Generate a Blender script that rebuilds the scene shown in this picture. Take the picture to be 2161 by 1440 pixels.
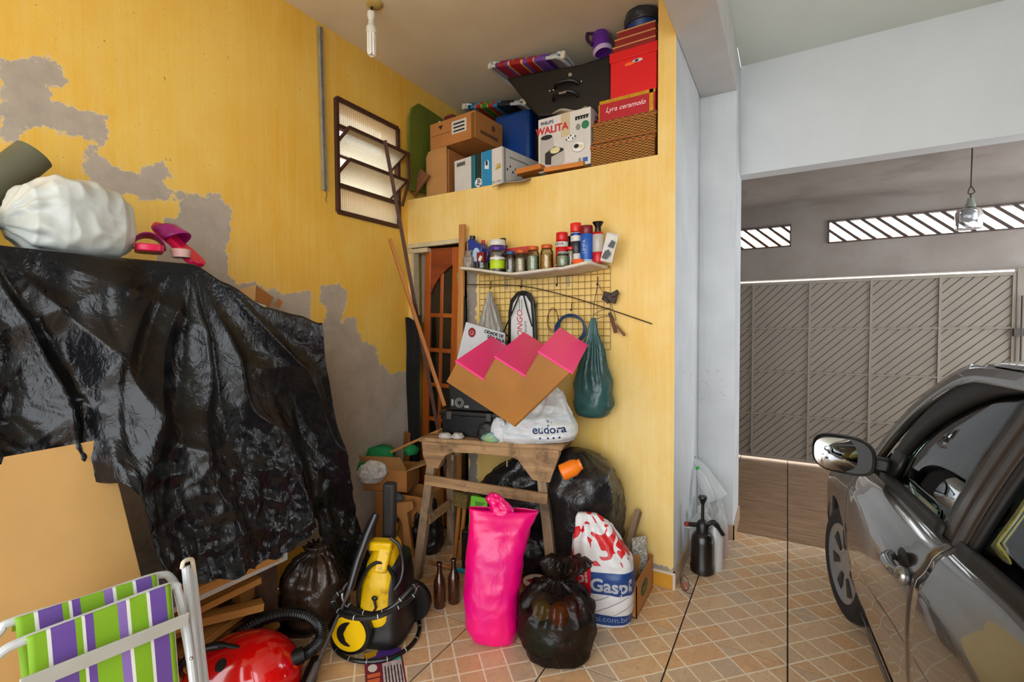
import bpy, math, random
import numpy as np
from mathutils import Vector, Matrix, Euler, noise
from mathutils.bvhtree import BVHTree

# ------------------------------------------------------------------ scene, camera, light
for o in list(bpy.data.objects): bpy.data.objects.remove(o)
SC = bpy.context.scene
COL = SC.collection
FPX, YAW, PITCH, ROLL, CAMH = 1003.4, 0.52533, 0.03206, 0.00552, 1.55
fwd = Vector((-math.sin(YAW)*math.cos(PITCH), math.cos(YAW)*math.cos(PITCH), -math.sin(PITCH)))
rgt0 = Vector((math.cos(YAW), math.sin(YAW), 0)); dwn0 = fwd.cross(rgt0)
RGT = rgt0*math.cos(ROLL) + dwn0*math.sin(ROLL)
DWN = -rgt0*math.sin(ROLL) + dwn0*math.cos(ROLL)
CAM = Vector((0, 0, CAMH))
cam = bpy.data.objects.new('camera', bpy.data.cameras.new('camera')); COL.objects.link(cam)
cam.matrix_world = Matrix(((RGT.x, -DWN.x, -fwd.x, 0), (RGT.y, -DWN.y, -fwd.y, 0), (RGT.z, -DWN.z, -fwd.z, CAMH), (0, 0, 0, 1)))
cam.data.sensor_width = 36; cam.data.lens = FPX/2161*36; cam.data.clip_start = .02
SC.camera = cam
# overcast sky: daylight enters through the open rear end of the garage and the slots over the gate
W = bpy.data.worlds.new('overcast_sky'); SC.world = W; W.use_nodes = True
bg = W.node_tree.nodes['Background']; bg.inputs[0].default_value = (.90, .95, 1, 1); bg.inputs[1].default_value = 3.0
SC.view_settings.view_transform = 'Standard'; SC.view_settings.look = 'None'
SC.view_settings.exposure = 0.88; SC.view_settings.gamma = 1; SC.view_settings.use_curve_mapping = False
SC.cycles.use_denoising = True
SC.cycles.diffuse_bounces = 4; SC.cycles.max_bounces = 10; SC.cycles.caustics_reflective = False; SC.cycles.caustics_refractive = False; SC.cycles.adaptive_threshold = .05; SC.cycles.transparent_max_bounces = 14

def ray(px, py): return RGT*((px-1080.5)/FPX) + DWN*((py-720)/FPX) + fwd
def on(px, py, ax, v):
    d = ray(px, py); return CAM + d*((v-CAM[ax])/d[ax])
def PX(px, py, x): return on(px, py, 0, x)
def PY(px, py, y): return on(px, py, 1, y)
def PZ(px, py, z): return on(px, py, 2, z)
def PD(px, py, d): return CAM + ray(px, py)*d          # at a given distance along the optical axis

# ------------------------------------------------------------------ mesh helpers
V = Vector
class G:
    """collects faces; build() links them as one mesh object"""
    def __init__(s): s.v = []; s.f = []
    def add(s, vs, fs):
        n = len(s.v); s.v += [tuple(a) for a in vs]; s.f += [tuple(i+n for i in f) for f in fs]; return s
    def box(s, c, size, R=None, taper=1.0):
        c = V(c); hx, hy, hz = [a/2 for a in size]; vs = []
        for z in (-1, 1):
            k = taper if z > 0 else 1
            for y in (-1, 1):
                for x in (-1, 1):
                    p = V((x*hx*k, y*hy*k, z*hz)); vs.append(c + (R @ p if R else p))
        return s.add(vs, [(0, 2, 3, 1), (4, 5, 7, 6), (0, 1, 5, 4), (2, 6, 7, 3), (0, 4, 6, 2), (1, 3, 7, 5)])
    def bb(s, a, b): return s.box([(a[i]+b[i])/2 for i in range(3)], [abs(b[i]-a[i]) for i in range(3)])
    def beam(s, a, b, w, h, up=(0, 0, 1)):
        a, b = V(a), V(b); d = b-a; L = d.length; d.normalize(); u = V(up)
        if abs(d.dot(u.normalized())) > .98: u = V((0, 1, 0))
        x = d.cross(u).normalized(); z = x.cross(d)
        return s.box((a+b)/2, (w, L, h), Matrix((x, d, z)).transposed())
    def tube(s, pts, r, n=10, cap=True, closed=False):
        pts = [V(p) for p in pts]; m = len(pts); vs = []; t0 = None
        for i, p in enumerate(pts):
            if closed: d = pts[(i+1) % m]-pts[i-1]
            else: d = pts[min(i+1, m-1)]-pts[max(i-1, 0)]
            if d.length < 1e-9: d = V((0, 0, 1))
            d.normalize()
            if t0 is None: t0 = d.orthogonal().normalized()
            t0 = (t0 - d*t0.dot(d));
            if t0.length < 1e-6: t0 = d.orthogonal()
            t0.normalize(); b = d.cross(t0); rr = r[i] if hasattr(r, '__len__') else r
            for k in range(n):
                a = 2*math.pi*k/n; vs.append(p + t0*(math.cos(a)*rr) + b*(math.sin(a)*rr))
        fs = []
        for i in range(m if closed else m-1):
            j = (i+1) % m
            for k in range(n): fs.append((i*n+k, i*n+(k+1) % n, j*n+(k+1) % n, j*n+k))
        if cap and not closed: fs += [tuple(range(n))[::-1], tuple((m-1)*n+k for k in range(n))]
        return s.add(vs, fs)
    def lathe(s, prof, n=24, c=(0, 0, 0), R=None, sx=1, sy=1, cap=True):
        c = V(c); vs = []
        for r, z in prof:
            for k in range(n):
                a = 2*math.pi*k/n; p = V((r*math.cos(a)*sx, r*math.sin(a)*sy, z)); vs.append(c + (R @ p if R else p))
        m = len(prof); fs = [(i*n+k, i*n+(k+1) % n, (i+1)*n+(k+1) % n, (i+1)*n+k) for i in range(m-1) for k in range(n)]
        if cap: fs += [tuple(range(n))[::-1], tuple((m-1)*n+k for k in range(n))]
        return s.add(vs, fs)
    def prism(s, poly, O, U, W_, D):
        """2-D polygon in the frame O,U,W_ extruded along the vector D"""
        O, U, W_, D = V(O), V(U), V(W_), V(D); n = len(poly)
        a = [O+U*x+W_*y for x, y in poly]; b = [p+D for p in a]
        return s.add(a+b, [tuple(range(n))[::-1], tuple(range(n, 2*n))] + [(i, (i+1) % n, n+(i+1) % n, n+i) for i in range(n)])
    def grid(s, fn, nu, nv, cu=False, cv=False):
        vs = [fn(i/(nu if cu else nu-1), j/(nv if cv else nv-1)) for i in range(nu) for j in range(nv)]
        fs = []
        for i in range(nu if cu else nu-1):
            for j in range(nv if cv else nv-1):
                i2, j2 = (i+1) % nu, (j+1) % nv; fs.append((i*nv+j, i2*nv+j, i2*nv+j2, i*nv+j2))
        return s.add(vs, fs)
    def ball(s, c, r, n=12, m=8, sc=(1, 1, 1), R=None):
        pr = [(r*math.sin(math.pi*i/m)+1e-5, -r*math.cos(math.pi*i/m)) for i in range(m+1)]
        c = V(c); vs = []
        for q, z in pr:
            for k in range(n):
                a = 2*math.pi*k/n; p = V((q*math.cos(a)*sc[0], q*math.sin(a)*sc[1], z*sc[2])); vs.append(c+(R @ p if R else p))
        return s.add(vs, [(i*n+k, i*n+(k+1) % n, (i+1)*n+(k+1) % n, (i+1)*n+k) for i in range(m) for k in range(n)])
    def xf(s, Mx): s.v = [tuple(Mx @ V(p)) for p in s.v]; return s
    def build(s, name, mat, parent=None, smooth=35, bevel=0, solid=0, label=None, sub=0):
        me = bpy.data.meshes.new(name); me.from_pydata(s.v, [], s.f); me.validate(); me.update()
        return link(name, me, mat, parent, smooth, bevel, solid, label, sub)
def link(name, me, mat, parent=None, smooth=35, bevel=0, solid=0, label=None, sub=0):
    o = bpy.data.objects.new(name, me); COL.objects.link(o)
    if mat is not None:
        for mm in (mat if isinstance(mat, (list, tuple)) else [mat]): me.materials.append(mm)
    if parent is not None: o.parent = parent
    if smooth:
        for p in me.polygons: p.use_smooth = True
        if smooth < 180: me.set_sharp_from_angle(angle=math.radians(smooth))
    if bevel:
        b = o.modifiers.new('bevel', 'BEVEL'); b.width = bevel; b.segments = 2; b.limit_method = 'ANGLE'
    if solid:
        b = o.modifiers.new('solid', 'SOLIDIFY'); b.thickness = solid; b.offset = 0
    if sub:
        b = o.modifiers.new('sub', 'SUBSURF'); b.levels = sub; b.render_levels = sub
    if label: o['label'] = label
    return o
def tag(o, label, cat, group=None, kind=None):
    o['label'] = label; o['category'] = cat
    if group: o['group'] = group
    if kind: o['kind'] = kind
    return o
def thing(name, label, cat, loc=(0, 0, 0), rot=(0, 0, 0), group=None, Mx=None):
    o = bpy.data.objects.new(name, None); COL.objects.link(o); o.empty_display_size = .05
    if Mx is not None: o.matrix_world = Mx
    else: o.location = loc; o.rotation_euler = [math.radians(a) for a in rot]
    return tag(o, label, cat, group)
def struct(o): o['kind'] = 'structure'; return o
def copy_tree(o, parent=None):
    c = o.copy(); COL.objects.link(c); c.parent = parent
    for ch in o.children: copy_tree(ch, c)
    return c
def frame(x, y, z, loc): return Matrix(((x[0], y[0], z[0], loc[0]), (x[1], y[1], z[1], loc[1]), (x[2], y[2], z[2], loc[2]), (0, 0, 0, 1)))
def text(parent, body, loc, size, mat, right=(1, 0, 0), up=(0, 0, 1), align='CENTER', name='lettering', shear=0, sx=1, bold=0, bvh=None):
    cu = bpy.data.curves.new(name, 'FONT'); cu.body = body; cu.size = size; cu.align_x = align; cu.align_y = 'CENTER'; cu.shear = shear
    cu.offset = bold; cu.extrude = .0006; cu.resolution_u = 3
    o = bpy.data.objects.new(name, cu); COL.objects.link(o)
    r = V(right).normalized(); u = V(up); u = (u-r*u.dot(r)).normalized(); n = r.cross(u)
    me = bpy.data.meshes.new_from_object(o); bpy.data.objects.remove(o)
    Mx = frame(r*sx, u, n, loc)
    me.transform(Mx)
    if bvh is not None:                                  # lay the print on a curved surface
        for v in me.vertices:
            h = bvh.ray_cast(v.co + n*.2, -n)
            if h[0] is not None: v.co = h[0] + n*.0015
    o = link(name, me, mat, parent, 0); return o
def bvh_of(g): return BVHTree.FromPolygons([V(p) for p in g.v], g.f)
def plate(parent, name, mat, O, U, W_, rect, t=.0008):
    """thin printed rectangle on a face: rect=(u0,v0,u1,v1) in the face frame"""
    u0, v0, u1, v1 = rect; n = V(U).cross(V(W_)).normalized()
    return G().prism([(u0, v0), (u1, v0), (u1, v1), (u0, v1)], V(O)-n*t*.5, U, W_, n*t*1.5).build(name, mat, parent, 0)
def plate_poly(parent, name, mat, O, U, W_, poly, t=.0008):
    n = V(U).cross(V(W_)).normalized()
    return G().prism(poly, V(O)-n*t*.5, U, W_, n*t*1.5).build(name, mat, parent, 0)
def ell(cx, cy, rx, ry, n=24, a0=0, a1=360):
    return [(cx+rx*math.cos(math.radians(a0+(a1-a0)*i/n)), cy+ry*math.sin(math.radians(a0+(a1-a0)*i/n))) for i in range(n+(0 if a1-a0 >= 360 else 1))]
def spl(pts, n=8, closed=False):
    pts = [V(p) for p in pts]; m = len(pts); out = []
    for i in range(m if closed else m-1):
        if closed: p0, p1, p2, p3 = pts[i-1], pts[i], pts[(i+1) % m], pts[(i+2) % m]
        else: p0, p1, p2, p3 = pts[max(i-1, 0)], pts[i], pts[i+1], pts[min(i+2, m-1)]
        for k in range(n):
            t = k/n; out.append(.5*((2*p1)+(p2-p0)*t+(2*p0-5*p1+4*p2-p3)*t*t+(3*p1-p0-3*p2+p3)*t**3))
    if not closed: out.append(pts[-1])
    return out
def smoothtab(tab, t):
    """tab: list of tuples, first entry the key; smooth interpolation"""
    if t <= tab[0][0]: return tab[0][1:]
    for a, b in zip(tab, tab[1:]):
        if t <= b[0]:
            k = (t-a[0])/(b[0]-a[0]+1e-9); k = k*k*(3-2*k)*.5 + k*.5
            return tuple(p+(q-p)*k for p, q in zip(a[1:], b[1:]))
    return tab[-1][1:]
def rid(p): return 1-2*abs(noise.noise(p))
def crumple(p, s, seed=0):
    q = V(p)*s + V((seed*7.3, seed*3.1, seed*1.7))
    return .6*rid(q) + .3*rid(q*2.3) + .12*noise.noise(q*5)
def bag(prof, n=56, m=44, wr=.012, ws=9, pleat=0, pk=14, pz=None, sq=2.0, seed=0, top_open=False):
    """stuffed plastic bag: prof rows (z, rx, ry, cx, cy); pleats gather above/below pz"""
    g = G(); z0, z1 = prof[0][0], prof[-1][0]; vs = []
    zs = []
    for j in range(m):
        t = j/(m-1); zs.append(z0+(z1-z0)*t)
    for z in zs:
        rx, ry, cx, cy = smoothtab(prof, z)
        for k in range(n):
            a = 2*math.pi*k/n; c, s_ = math.cos(a), math.sin(a)
            e = (abs(c)**sq+abs(s_)**sq)**(-1/sq)
            p = V((cx+rx*e*c, cy+ry*e*s_, z))
            d = crumple(p, ws, seed)*wr
            if pleat:
                f = min(1, max(0, (z-(pz if pz is not None else z0))/(z1-(pz if pz is not None else z0)+1e-6)))
                d += pleat*f*math.sin(pk*a+3*noise.noise(V((a*1.3, z*5, seed))))*min(rx, ry)*3
            rr = min(rx, ry); d = max(-rr*.6, min(rr*.8, d)) if rr > .002 else 0
            vs.append(p+V((c, s_, 0))*d+V((0, 0, d*.4 if (z > z0+.02) else 0)))
    fs = [(j*n+k, j*n+(k+1) % n, (j+1)*n+(k+1) % n, (j+1)*n+k) for j in range(m-1) for k in range(n)]
    fs.append(tuple(range(n))[::-1])
    if not top_open: fs.append(tuple((m-1)*n+k for k in range(n)))
    return g.add(vs, fs)

# ------------------------------------------------------------------ materials
def lin(c):
    if isinstance(c, str):
        c = [int(c[i:i+2], 16)/255 for i in (0, 2, 4)]
        c = [a/12.92 if a <= .04045 else ((a+.055)/1.055)**2.4 for a in c]
    return tuple(c[:3])+(1,)
MATS = {}
class NT:
    def __init__(s, name):
        s.m = bpy.data.materials.new(name); s.m.use_nodes = True; s.t = s.m.node_tree; s.n = s.t.nodes
        s.p = s.n['Principled BSDF']; s.out = s.n['Material Output']
    def add(s, ty, **kw):
        n = s.n.new(ty)
        for k, v in kw.items():
            if k.startswith('i_'):
                n.inputs[int(k[2:]) if k[2:].isdigit() else k[2:]].default_value = v
            else: setattr(n, k, v)
        return n
    def l(s, a, b): s.t.links.new(a, b)
    def coords(s, kind='Object', scale=(1, 1, 1), rot=(0, 0, 0), loc=(0, 0, 0)):
        c = s.add('ShaderNodeTexCoord'); mp = s.add('ShaderNodeMapping')
        mp.inputs['Scale'].default_value = scale; mp.inputs['Rotation'].default_value = rot; mp.inputs['Location'].default_value = loc
        s.l(c.outputs[kind], mp.inputs[0]); return mp.outputs[0]
    def noise(s, vec, scale, detail=4, rough=.55, dist=0):
        n = s.add('ShaderNodeTexNoise'); n.inputs['Scale'].default_value = scale; n.inputs['Detail'].default_value = detail
        n.inputs['Roughness'].default_value = rough; n.inputs['Distortion'].default_value = dist
        if vec is not None: s.l(vec, n.inputs['Vector'])
        return n.outputs['Fac']
    def ramp(s, fac, stops, const=False):
        r = s.add('ShaderNodeValToRGB'); r.color_ramp.interpolation = 'CONSTANT' if const else 'LINEAR'; e = r.color_ramp.elements
        while len(e) < len(stops): e.new(.5)
        for x, (p, c) in zip(e, stops): x.position = p; x.color = lin(c) if not isinstance(c, (int, float)) else (c, c, c, 1)
        s.l(fac, r.inputs[0]); return r.outputs[0]
    def mix(s, fac, a, b, mode='MIX'):
        m = s.add('ShaderNodeMix'); m.data_type = 'RGBA'; m.blend_type = mode
        for sock, v in ((m.inputs[0], fac), (m.inputs[6], a), (m.inputs[7], b)):
            if hasattr(v, 'links'): s.l(v, sock)
            elif isinstance(v, (int, float)): sock.default_value = v
            else: sock.default_value = lin(v)
        return m.outputs[2]
    def math(s, op, a, b=0, c=0, clamp=False):
        m = s.add('ShaderNodeMath'); m.operation = op; m.use_clamp = clamp
        for i, v in enumerate((a, b, c)):
            if hasattr(v, 'links'): s.l(v, m.inputs[i])
            else: m.inputs[i].default_value = v
        return m.outputs[0]
    def bump(s, h, strength=.3, dist=.01, nrm=None):
        b = s.add('ShaderNodeBump'); b.inputs['Strength'].default_value = strength; b.inputs['Distance'].default_value = dist
        s.l(h, b.inputs['Height'])
        if nrm is not None: s.l(nrm, b.inputs['Normal'])
        return b.outputs[0]
    def xyz(s, vec):
        x = s.add('ShaderNodeSeparateXYZ'); s.l(vec, x.inputs[0]); return x.outputs
    def col(s, c):
        if hasattr(c, 'links'): s.l(c, s.p.inputs['Base Color'])
        else: s.p.inputs['Base Color'].default_value = lin(c)
    def set(s, **kw):
        for k, v in kw.items():
            k = k.replace('_', ' '); k = {'Roughness': 'Roughness', 'Specular': 'Specular IOR Level', 'Transmission': 'Transmission Weight', 'Coat': 'Coat Weight', 'CoatR': 'Coat Roughness', 'Sheen': 'Sheen Weight', 'Subsurface': 'Subsurface Weight'}.get(k, k)
            if hasattr(v, 'links'): s.l(v, s.p.inputs[k])
            else: s.p.inputs[k].default_value = v
        return s.m
def PL(name, c, rough=.45, metal=0, var=.08, vs=6, bump=0, bs=60, coat=0, spec=.5, dirt=None):
    """plain painted / plastic / metal surface with slight mottling"""
    if name in MATS: return MATS[name]
    t = NT(name); co = t.coords(); n = t.noise(co, vs, 3)
    a = lin(c); base = t.ramp(n, [(.3, tuple(x*(1-var) for x in a[:3])), (.7, tuple(min(1, x*(1+var)) for x in a[:3]))])
    if dirt: base = t.mix(t.ramp(t.noise(co, vs*2.2, 6, .7), [(.52, 0.), (.7, .75)]), base, dirt)
    t.col(base); t.set(Roughness=rough, Metallic=metal, Specular=spec, Coat=coat)
    if bump: t.set(Normal=t.bump(t.noise(co, bs, 4), bump, .004))
    MATS[name] = t.m; return t.m
def WOOD(name, c1, c2, axis=2, s=14, rough=.6, stretch=12, dark=None, bump=.25):
    if name in MATS: return MATS[name]
    t = NT(name); sc = [s]*3; sc[axis] = s/stretch; co = t.coords(scale=sc)
    n = t.noise(co, 1.0, 6, .6, .6); base = t.ramp(n, [(.3, c1), (.68, c2)])
    if dark: base = t.mix(t.ramp(t.noise(t.coords(), 7, 5, .7), [(.5, 0.), (.68, .8)]), base, dark)
    t.col(base); t.set(Roughness=rough, Normal=t.bump(n, bump, .004)); MATS[name] = t.m; return t.m
def FILM(name, c, rough=.28, ws=26, strength=.7, spec=.5, c2=None, alpha=1, trans=0, dist=.012):
    """crinkled plastic film"""
    if name in MATS: return MATS[name]
    t = NT(name); co = t.coords(scale=(1, 1, .7))
    n1 = t.noise(co, ws*.5, 2, .5, 1.2); n2 = t.noise(co, ws*1.7, 3, .5, 1.6)
    r1 = t.math('ABSOLUTE', t.math('SUBTRACT', n1, .5)); r2 = t.math('ABSOLUTE', t.math('SUBTRACT', n2, .5))
    h = t.math('ADD', r1, t.math('MULTIPLY', r2, .45))
    t.col(t.mix(t.ramp(t.noise(co, 5, 3), [(.35, 0.), (.7, 1.)]), c, c2) if c2 else c)
    t.set(Roughness=rough, Specular=spec, Normal=t.bump(h, strength, dist))
    if trans: t.set(Transmission=trans)
    if alpha < 1: t.set(Alpha=alpha)
    MATS[name] = t.m; return t.m
def STRIPE(name, axis, stops, rough=.75, weave=400, scale=1.0, off=0.0):
    """woven cloth with printed stripes along an object axis; stops at 0..1 after coordinate*scale+off"""
    if name in MATS: return MATS[name]
    t = NT(name); x = t.xyz(t.coords())[axis]; f = t.math('MULTIPLY_ADD', x, scale, off)
    base = t.ramp(f, stops, True); t.col(base); t.set(Roughness=rough, Normal=t.bump(t.noise(t.coords(), weave, 2), .15, .002))
    MATS[name] = t.m; return t.m
def GLASS(name, c=(.9, .95, .93), rough=.02, tint=.85, ior=1.45, fac=.0):
    """thin pane: tinted see-through layer with mirror reflection at grazing angles"""
    if name in MATS: return MATS[name]
    t = NT(name); tr = t.add('ShaderNodeBsdfTransparent'); tr.inputs[0].default_value = tuple(x*tint for x in c)+(1,)
    gl = t.add('ShaderNodeBsdfGlossy'); gl.inputs['Roughness'].default_value = rough; gl.inputs[0].default_value = (1, 1, 1, 1)
    fr = t.add('ShaderNodeFresnel'); fr.inputs[0].default_value = ior; mx = t.add('ShaderNodeMixShader')
    t.l(t.math('ADD', fr.outputs[0], fac, clamp=True), mx.inputs[0]); t.l(tr.outputs[0], mx.inputs[1]); t.l(gl.outputs[0], mx.inputs[2]); t.l(mx.outputs[0], t.out.inputs[0])
    MATS[name] = t.m; return t.m
# ------------------------------------------------------------------ the shell of the garage
XL, YB, XW, YP, XP, YH, ZC, ZN, ZBM, YG = -2.594, 2.85, -.565, 3.72, -.325, 4.0, 3.48, 2.54, 3.19, 6.14
XR, YO = 3.0, -2.3

def wall_paint(name, y1, y2, y3, plaster1, plaster2):
    t = NT(name); co = t.coords()
    st = t.noise(t.coords(scale=(34, 34, 1.0)), 1, 6, .7, .8); bl = t.noise(t.coords(scale=(1, 1, .6)), 2.1, 6, .68)
    base = t.mix(t.ramp(bl, [(.36, 0.), (.62, 1.)]), y1, y3); base = t.mix(t.ramp(st, [(.4, 0.), (.8, .45)]), base, y2)
    sp = t.ramp(t.noise(co, 60, 2), [(.70, 0.), (.74, .6)]); base = t.mix(t.math('MULTIPLY', sp, t.ramp(bl, [(.5, 0.), (.6, 1.)])), base, '6b5a34')
    at = t.add('ShaderNodeAttribute'); at.attribute_name = 'peel'
    rg = t.noise(co, 11, 6, .72); rg2 = t.noise(co, 45, 3)
    d = t.math('ADD', at.outputs['Fac'], t.math('MULTIPLY', t.math('SUBTRACT', rg, .5), .13)); d = t.math('ADD', d, t.math('MULTIPLY', t.math('SUBTRACT', rg2, .5), .03))
    mask = t.math('GREATER_THAN', d, 0.0)
    edge = t.math('MULTIPLY', t.math('GREATER_THAN', d, -.006), t.math('LESS_THAN', d, .004))
    pl = t.mix(t.ramp(t.noise(co, 5, 6, .65), [(.35, 0.), (.68, 1.)]), plaster1, plaster2)
    pl = t.mix(t.ramp(t.noise(co, 22, 5, .7), [(.62, 0.), (.72, .5)]), pl, 'd8cfc4')
    base = t.mix(mask, base, pl); base = t.mix(t.math('MULTIPLY', edge, .28), base, 'e8dcb8')
    t.col(base); h = t.math('ADD', t.math('MULTIPLY', mask, -1.0), t.math('MULTIPLY', t.noise(co, 90, 3), .25))
    t.set(Roughness=t.ramp(mask, [(0, .5), (1, .9)]), Normal=t.bump(h, .6, .004)); return t.m
M_yel = wall_paint('yellow_wall_paint', 'eab236', 'f8d987', 'f1c658', 'ab9e8f', 'c2b3a1')
M_yel2 = wall_paint('yellow_block_paint', 'e5b850', 'f4dc9c', 'ebcb80', '8f8478', '9c9184')
M_white = PL('white_wall_paint', 'd3d6d8', .55, var=.03, vs=3, bump=.08, bs=30)
M_whitescuff = NT('scuffed_white_paint')
if True:
    t = M_whitescuff; co = t.coords(); n = t.noise(co, 3, 3); b = t.ramp(n, [(.3, 'c9ccd0'), (.7, 'd8dbdd')])
    z = t.xyz(co)[2]; low = t.math('LESS_THAN', t.math('ABSOLUTE', t.math('SUBTRACT', z, 1.12)), .14)
    sc_ = t.ramp(t.noise(co, 26, 6, .75), [(.60, 0.), (.66, .7)]); b = t.mix(t.math('MULTIPLY', sc_, low), b, '6d6560')
    sk = t.ramp(t.noise(t.coords(scale=(20, 20, 1.2)), 1, 4), [(.55, 0.), (.8, .35)]); b = t.mix(sk, b, 'a9a7a6')
    t.col(b); t.set(Roughness=.55); M_whitescuff = t.m
M_ceilL = NT('stained_ceiling_paint'); t = M_ceilL; co = t.coords()
t.col(t.mix(t.ramp(t.noise(co, 1.1, 5, .6), [(.35, 0.), (.75, 1.)]), 'e8dcc2', 'd6c8ac')); t.set(Roughness=.8, Normal=t.bump(t.noise(co, 25, 3), .1, .003)); M_ceilL = t.m
M_ceilR = PL('pale_ceiling_paint', 'dde2da', .7, var=.03, vs=1.5)
M_front = NT('weathered_grey_wall'); t = M_front; co = t.coords()
b = t.mix(t.ramp(t.noise(co, 1.6, 5, .65), [(.35, 0.), (.7, 1.)]), '9c938d', '8b8079')
zz = t.xyz(co)[2]; st = t.math('MULTIPLY', t.ramp(t.noise(t.coords(scale=(.9, 1, 4)), 1.6, 6), [(.50, 0.), (.68, 1.)]), t.ramp(t.math('SUBTRACT', zz, 2.0), [(.78, 0.), (.89, .55)]))
t.col(t.mix(st, b, '55473d')); t.set(Roughness=.85, Normal=t.bump(t.noise(co, 30, 4), .15, .004)); M_front = t.m
M_dark = PL('shade_dark_plaster', '3c3630', .9)  # colour darkened so the room behind the doorway looks unlit

def inpoly(p, poly):
    x, y = p; c = False; n = len(poly)
    for i in range(n):
        (x1, y1), (x2, y2) = poly[i], poly[i-1]
        if (y1 > y) != (y2 > y) and x < (x2-x1)*(y-y1)/(y2-y1)+x1: c = not c
    return c
def sdist(p, poly):
    x, y = p; best = 9
    for i in range(len(poly)):
        (x1, y1), (x2, y2) = poly[i], poly[i-1]; dx, dy = x2-x1, y2-y1
        k = max(0, min(1, ((x-x1)*dx+(y-y1)*dy)/(dx*dx+dy*dy+1e-12))); best = min(best, math.hypot(x-x1-k*dx, y-y1-k*dy))
    return best if inpoly(p, poly) else -best
def cuts(a, b, step, extra):
    s = {round(v, 4) for v in extra if a < v < b} | {a, b}; base = sorted(s); out = []
    for p, q in zip(base, base[1:]):
        n = max(1, int(round((q-p)/step)))
        out += [p+(q-p)*i/n for i in range(n)]
    return out+[b]
def wall_sheet(name, mat, plane, uR, zR, holes, polys, step=.035, flip=False):
    us = cuts(uR[0], uR[1], step, [h[i] for h in holes for i in (0, 1)]); zs = cuts(zR[0], zR[1], step, [h[i] for h in holes for i in (2, 3)])
    vs = [plane(u, z) for u in us for z in zs]; nz = len(zs); fs = []
    for i in range(len(us)-1):
        for j in range(nz-1):
            uc, zc = (us[i]+us[i+1])/2, (zs[j]+zs[j+1])/2
            if any(h[0] < uc < h[1] and h[2] < zc < h[3] for h in holes): continue
            f = (i*nz+j, (i+1)*nz+j, (i+1)*nz+j+1, i*nz+j+1); fs.append(f[::-1] if flip else f)
    me = bpy.data.meshes.new(name); me.from_pydata(vs, [], fs)
    at = me.attributes.new('peel', 'FLOAT', 'POINT')
    boxes = [(min(a for a, b in q)-.2, max(a for a, b in q)+.2, min(b for a, b in q)-.2, max(b for a, b in q)+.2) for q in polys]
    vals = []
    for u in us:
        for z in zs:
            d = -.2
            for q, bx in zip(polys, boxes):
                if bx[0] < u < bx[1] and bx[2] < z < bx[3]: d = max(d, sdist((u, z), q))
            vals.append(max(-.2, min(.2, d)))
    at.data.foreach_set('value', vals)
    return struct(link(name, me, mat, None, 0))

def lw(pts): return [(PX(x, y, XL).y, PX(x, y, XL).z) for x, y in pts]
patchA = lw([(0, 128), (60, 122), (92, 120), (128, 146), (142, 172), (108, 188), (112, 212), (178, 230), (218, 246), (228, 290), (206, 306), (200, 326), (232, 352), (292, 372), (318, 342), (346, 332), (362, 366), (346, 386), (368, 410), (352, 426), (290, 412), (250, 410), (214, 394), (172, 362), (192, 302), (160, 282), (112, 276), (62, 258), (36, 292), (14, 300), (0, 300)])
patchB = lw([(378, 406), (406, 416), (453, 406), (487, 435), (484, 477), (477, 525), (487, 581), (505, 605), (534, 595), (567, 607), (609, 619), (652, 612), (657, 633), (652, 661), (661, 687), (685, 680), (685, 647), (671, 633), (680, 605), (709, 598), (732, 614), (732, 643), (718, 676), (751, 666), (756, 699), (765, 723), (798, 732), (798, 765), (827, 789), (862, 782), (862, 1150), (300, 1150), (330, 560), (345, 485), (340, 468), (378, 463), (383, 435)])
patchC = lw([(340, 268), (352, 266), (362, 286), (352, 290)])
WY0, WY1, WZ0, WZ1 = 2.172, 2.742, 2.312, 3.054
wl = wall_sheet('wall_left', M_yel, lambda u, z: (XL, u, z), (YO, 4.6), (0, ZC), [(WY0, WY1, WZ0, WZ1)], [patchA, patchB, patchC])
wl['label'] = 'yellow painted left wall with large peeling patches of bare plaster'
struct(G().bb((XL-.16, WY0-.06, WZ0-.06), (XL-.01, WY1+.06, WZ0)).bb((XL-.16, WY0-.06, WZ1), (XL-.01, WY1+.06, WZ1+.06)).bb((XL-.16, WY0-.06, WZ0), (XL-.01, WY0, WZ1)).bb((XL-.16, WY1, WZ0), (XL-.01, WY1+.06, WZ1)).build('trim_1', M_yel2, None, 0))
# back wall of the storage block: doorway below, open loft above
DX0, DX1, DZ = -2.555, -2.03, 2.165
cem = [(-2.03, .3), (-1.945, .3), (-1.945, 2.0), (-1.95, 2.12), (-2.03, 2.12)]
wb = wall_sheet('wall_back', M_yel2, lambda u, z: (u, YB, z), (XL, XW), (0, ZC), [(DX0, DX1, 0, DZ), (XL, -.665, ZN, ZC)], [cem, [(-1.0, .085), (-.56, .085), (-.56, .125), (-.75, .115), (-1.0, .10)], [(-2.594, .0), (-2.555, .0), (-2.555, .5), (-2.594, .5)]], .03)
wb['label'] = 'pale yellow wall of the storage block below the loft'
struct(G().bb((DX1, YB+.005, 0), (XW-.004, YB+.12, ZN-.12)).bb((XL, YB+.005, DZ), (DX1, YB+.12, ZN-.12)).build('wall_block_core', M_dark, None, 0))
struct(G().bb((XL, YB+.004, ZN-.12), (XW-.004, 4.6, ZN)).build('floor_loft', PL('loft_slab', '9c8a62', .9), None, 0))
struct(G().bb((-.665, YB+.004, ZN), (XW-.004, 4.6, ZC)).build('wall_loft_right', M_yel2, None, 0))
struct(G().bb((XL, 4.6, 0), (XW, 4.7, ZC)).build('wall_loft_back', PL('loft_back_paint', 'a58a50', .85), None, 0))
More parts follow.
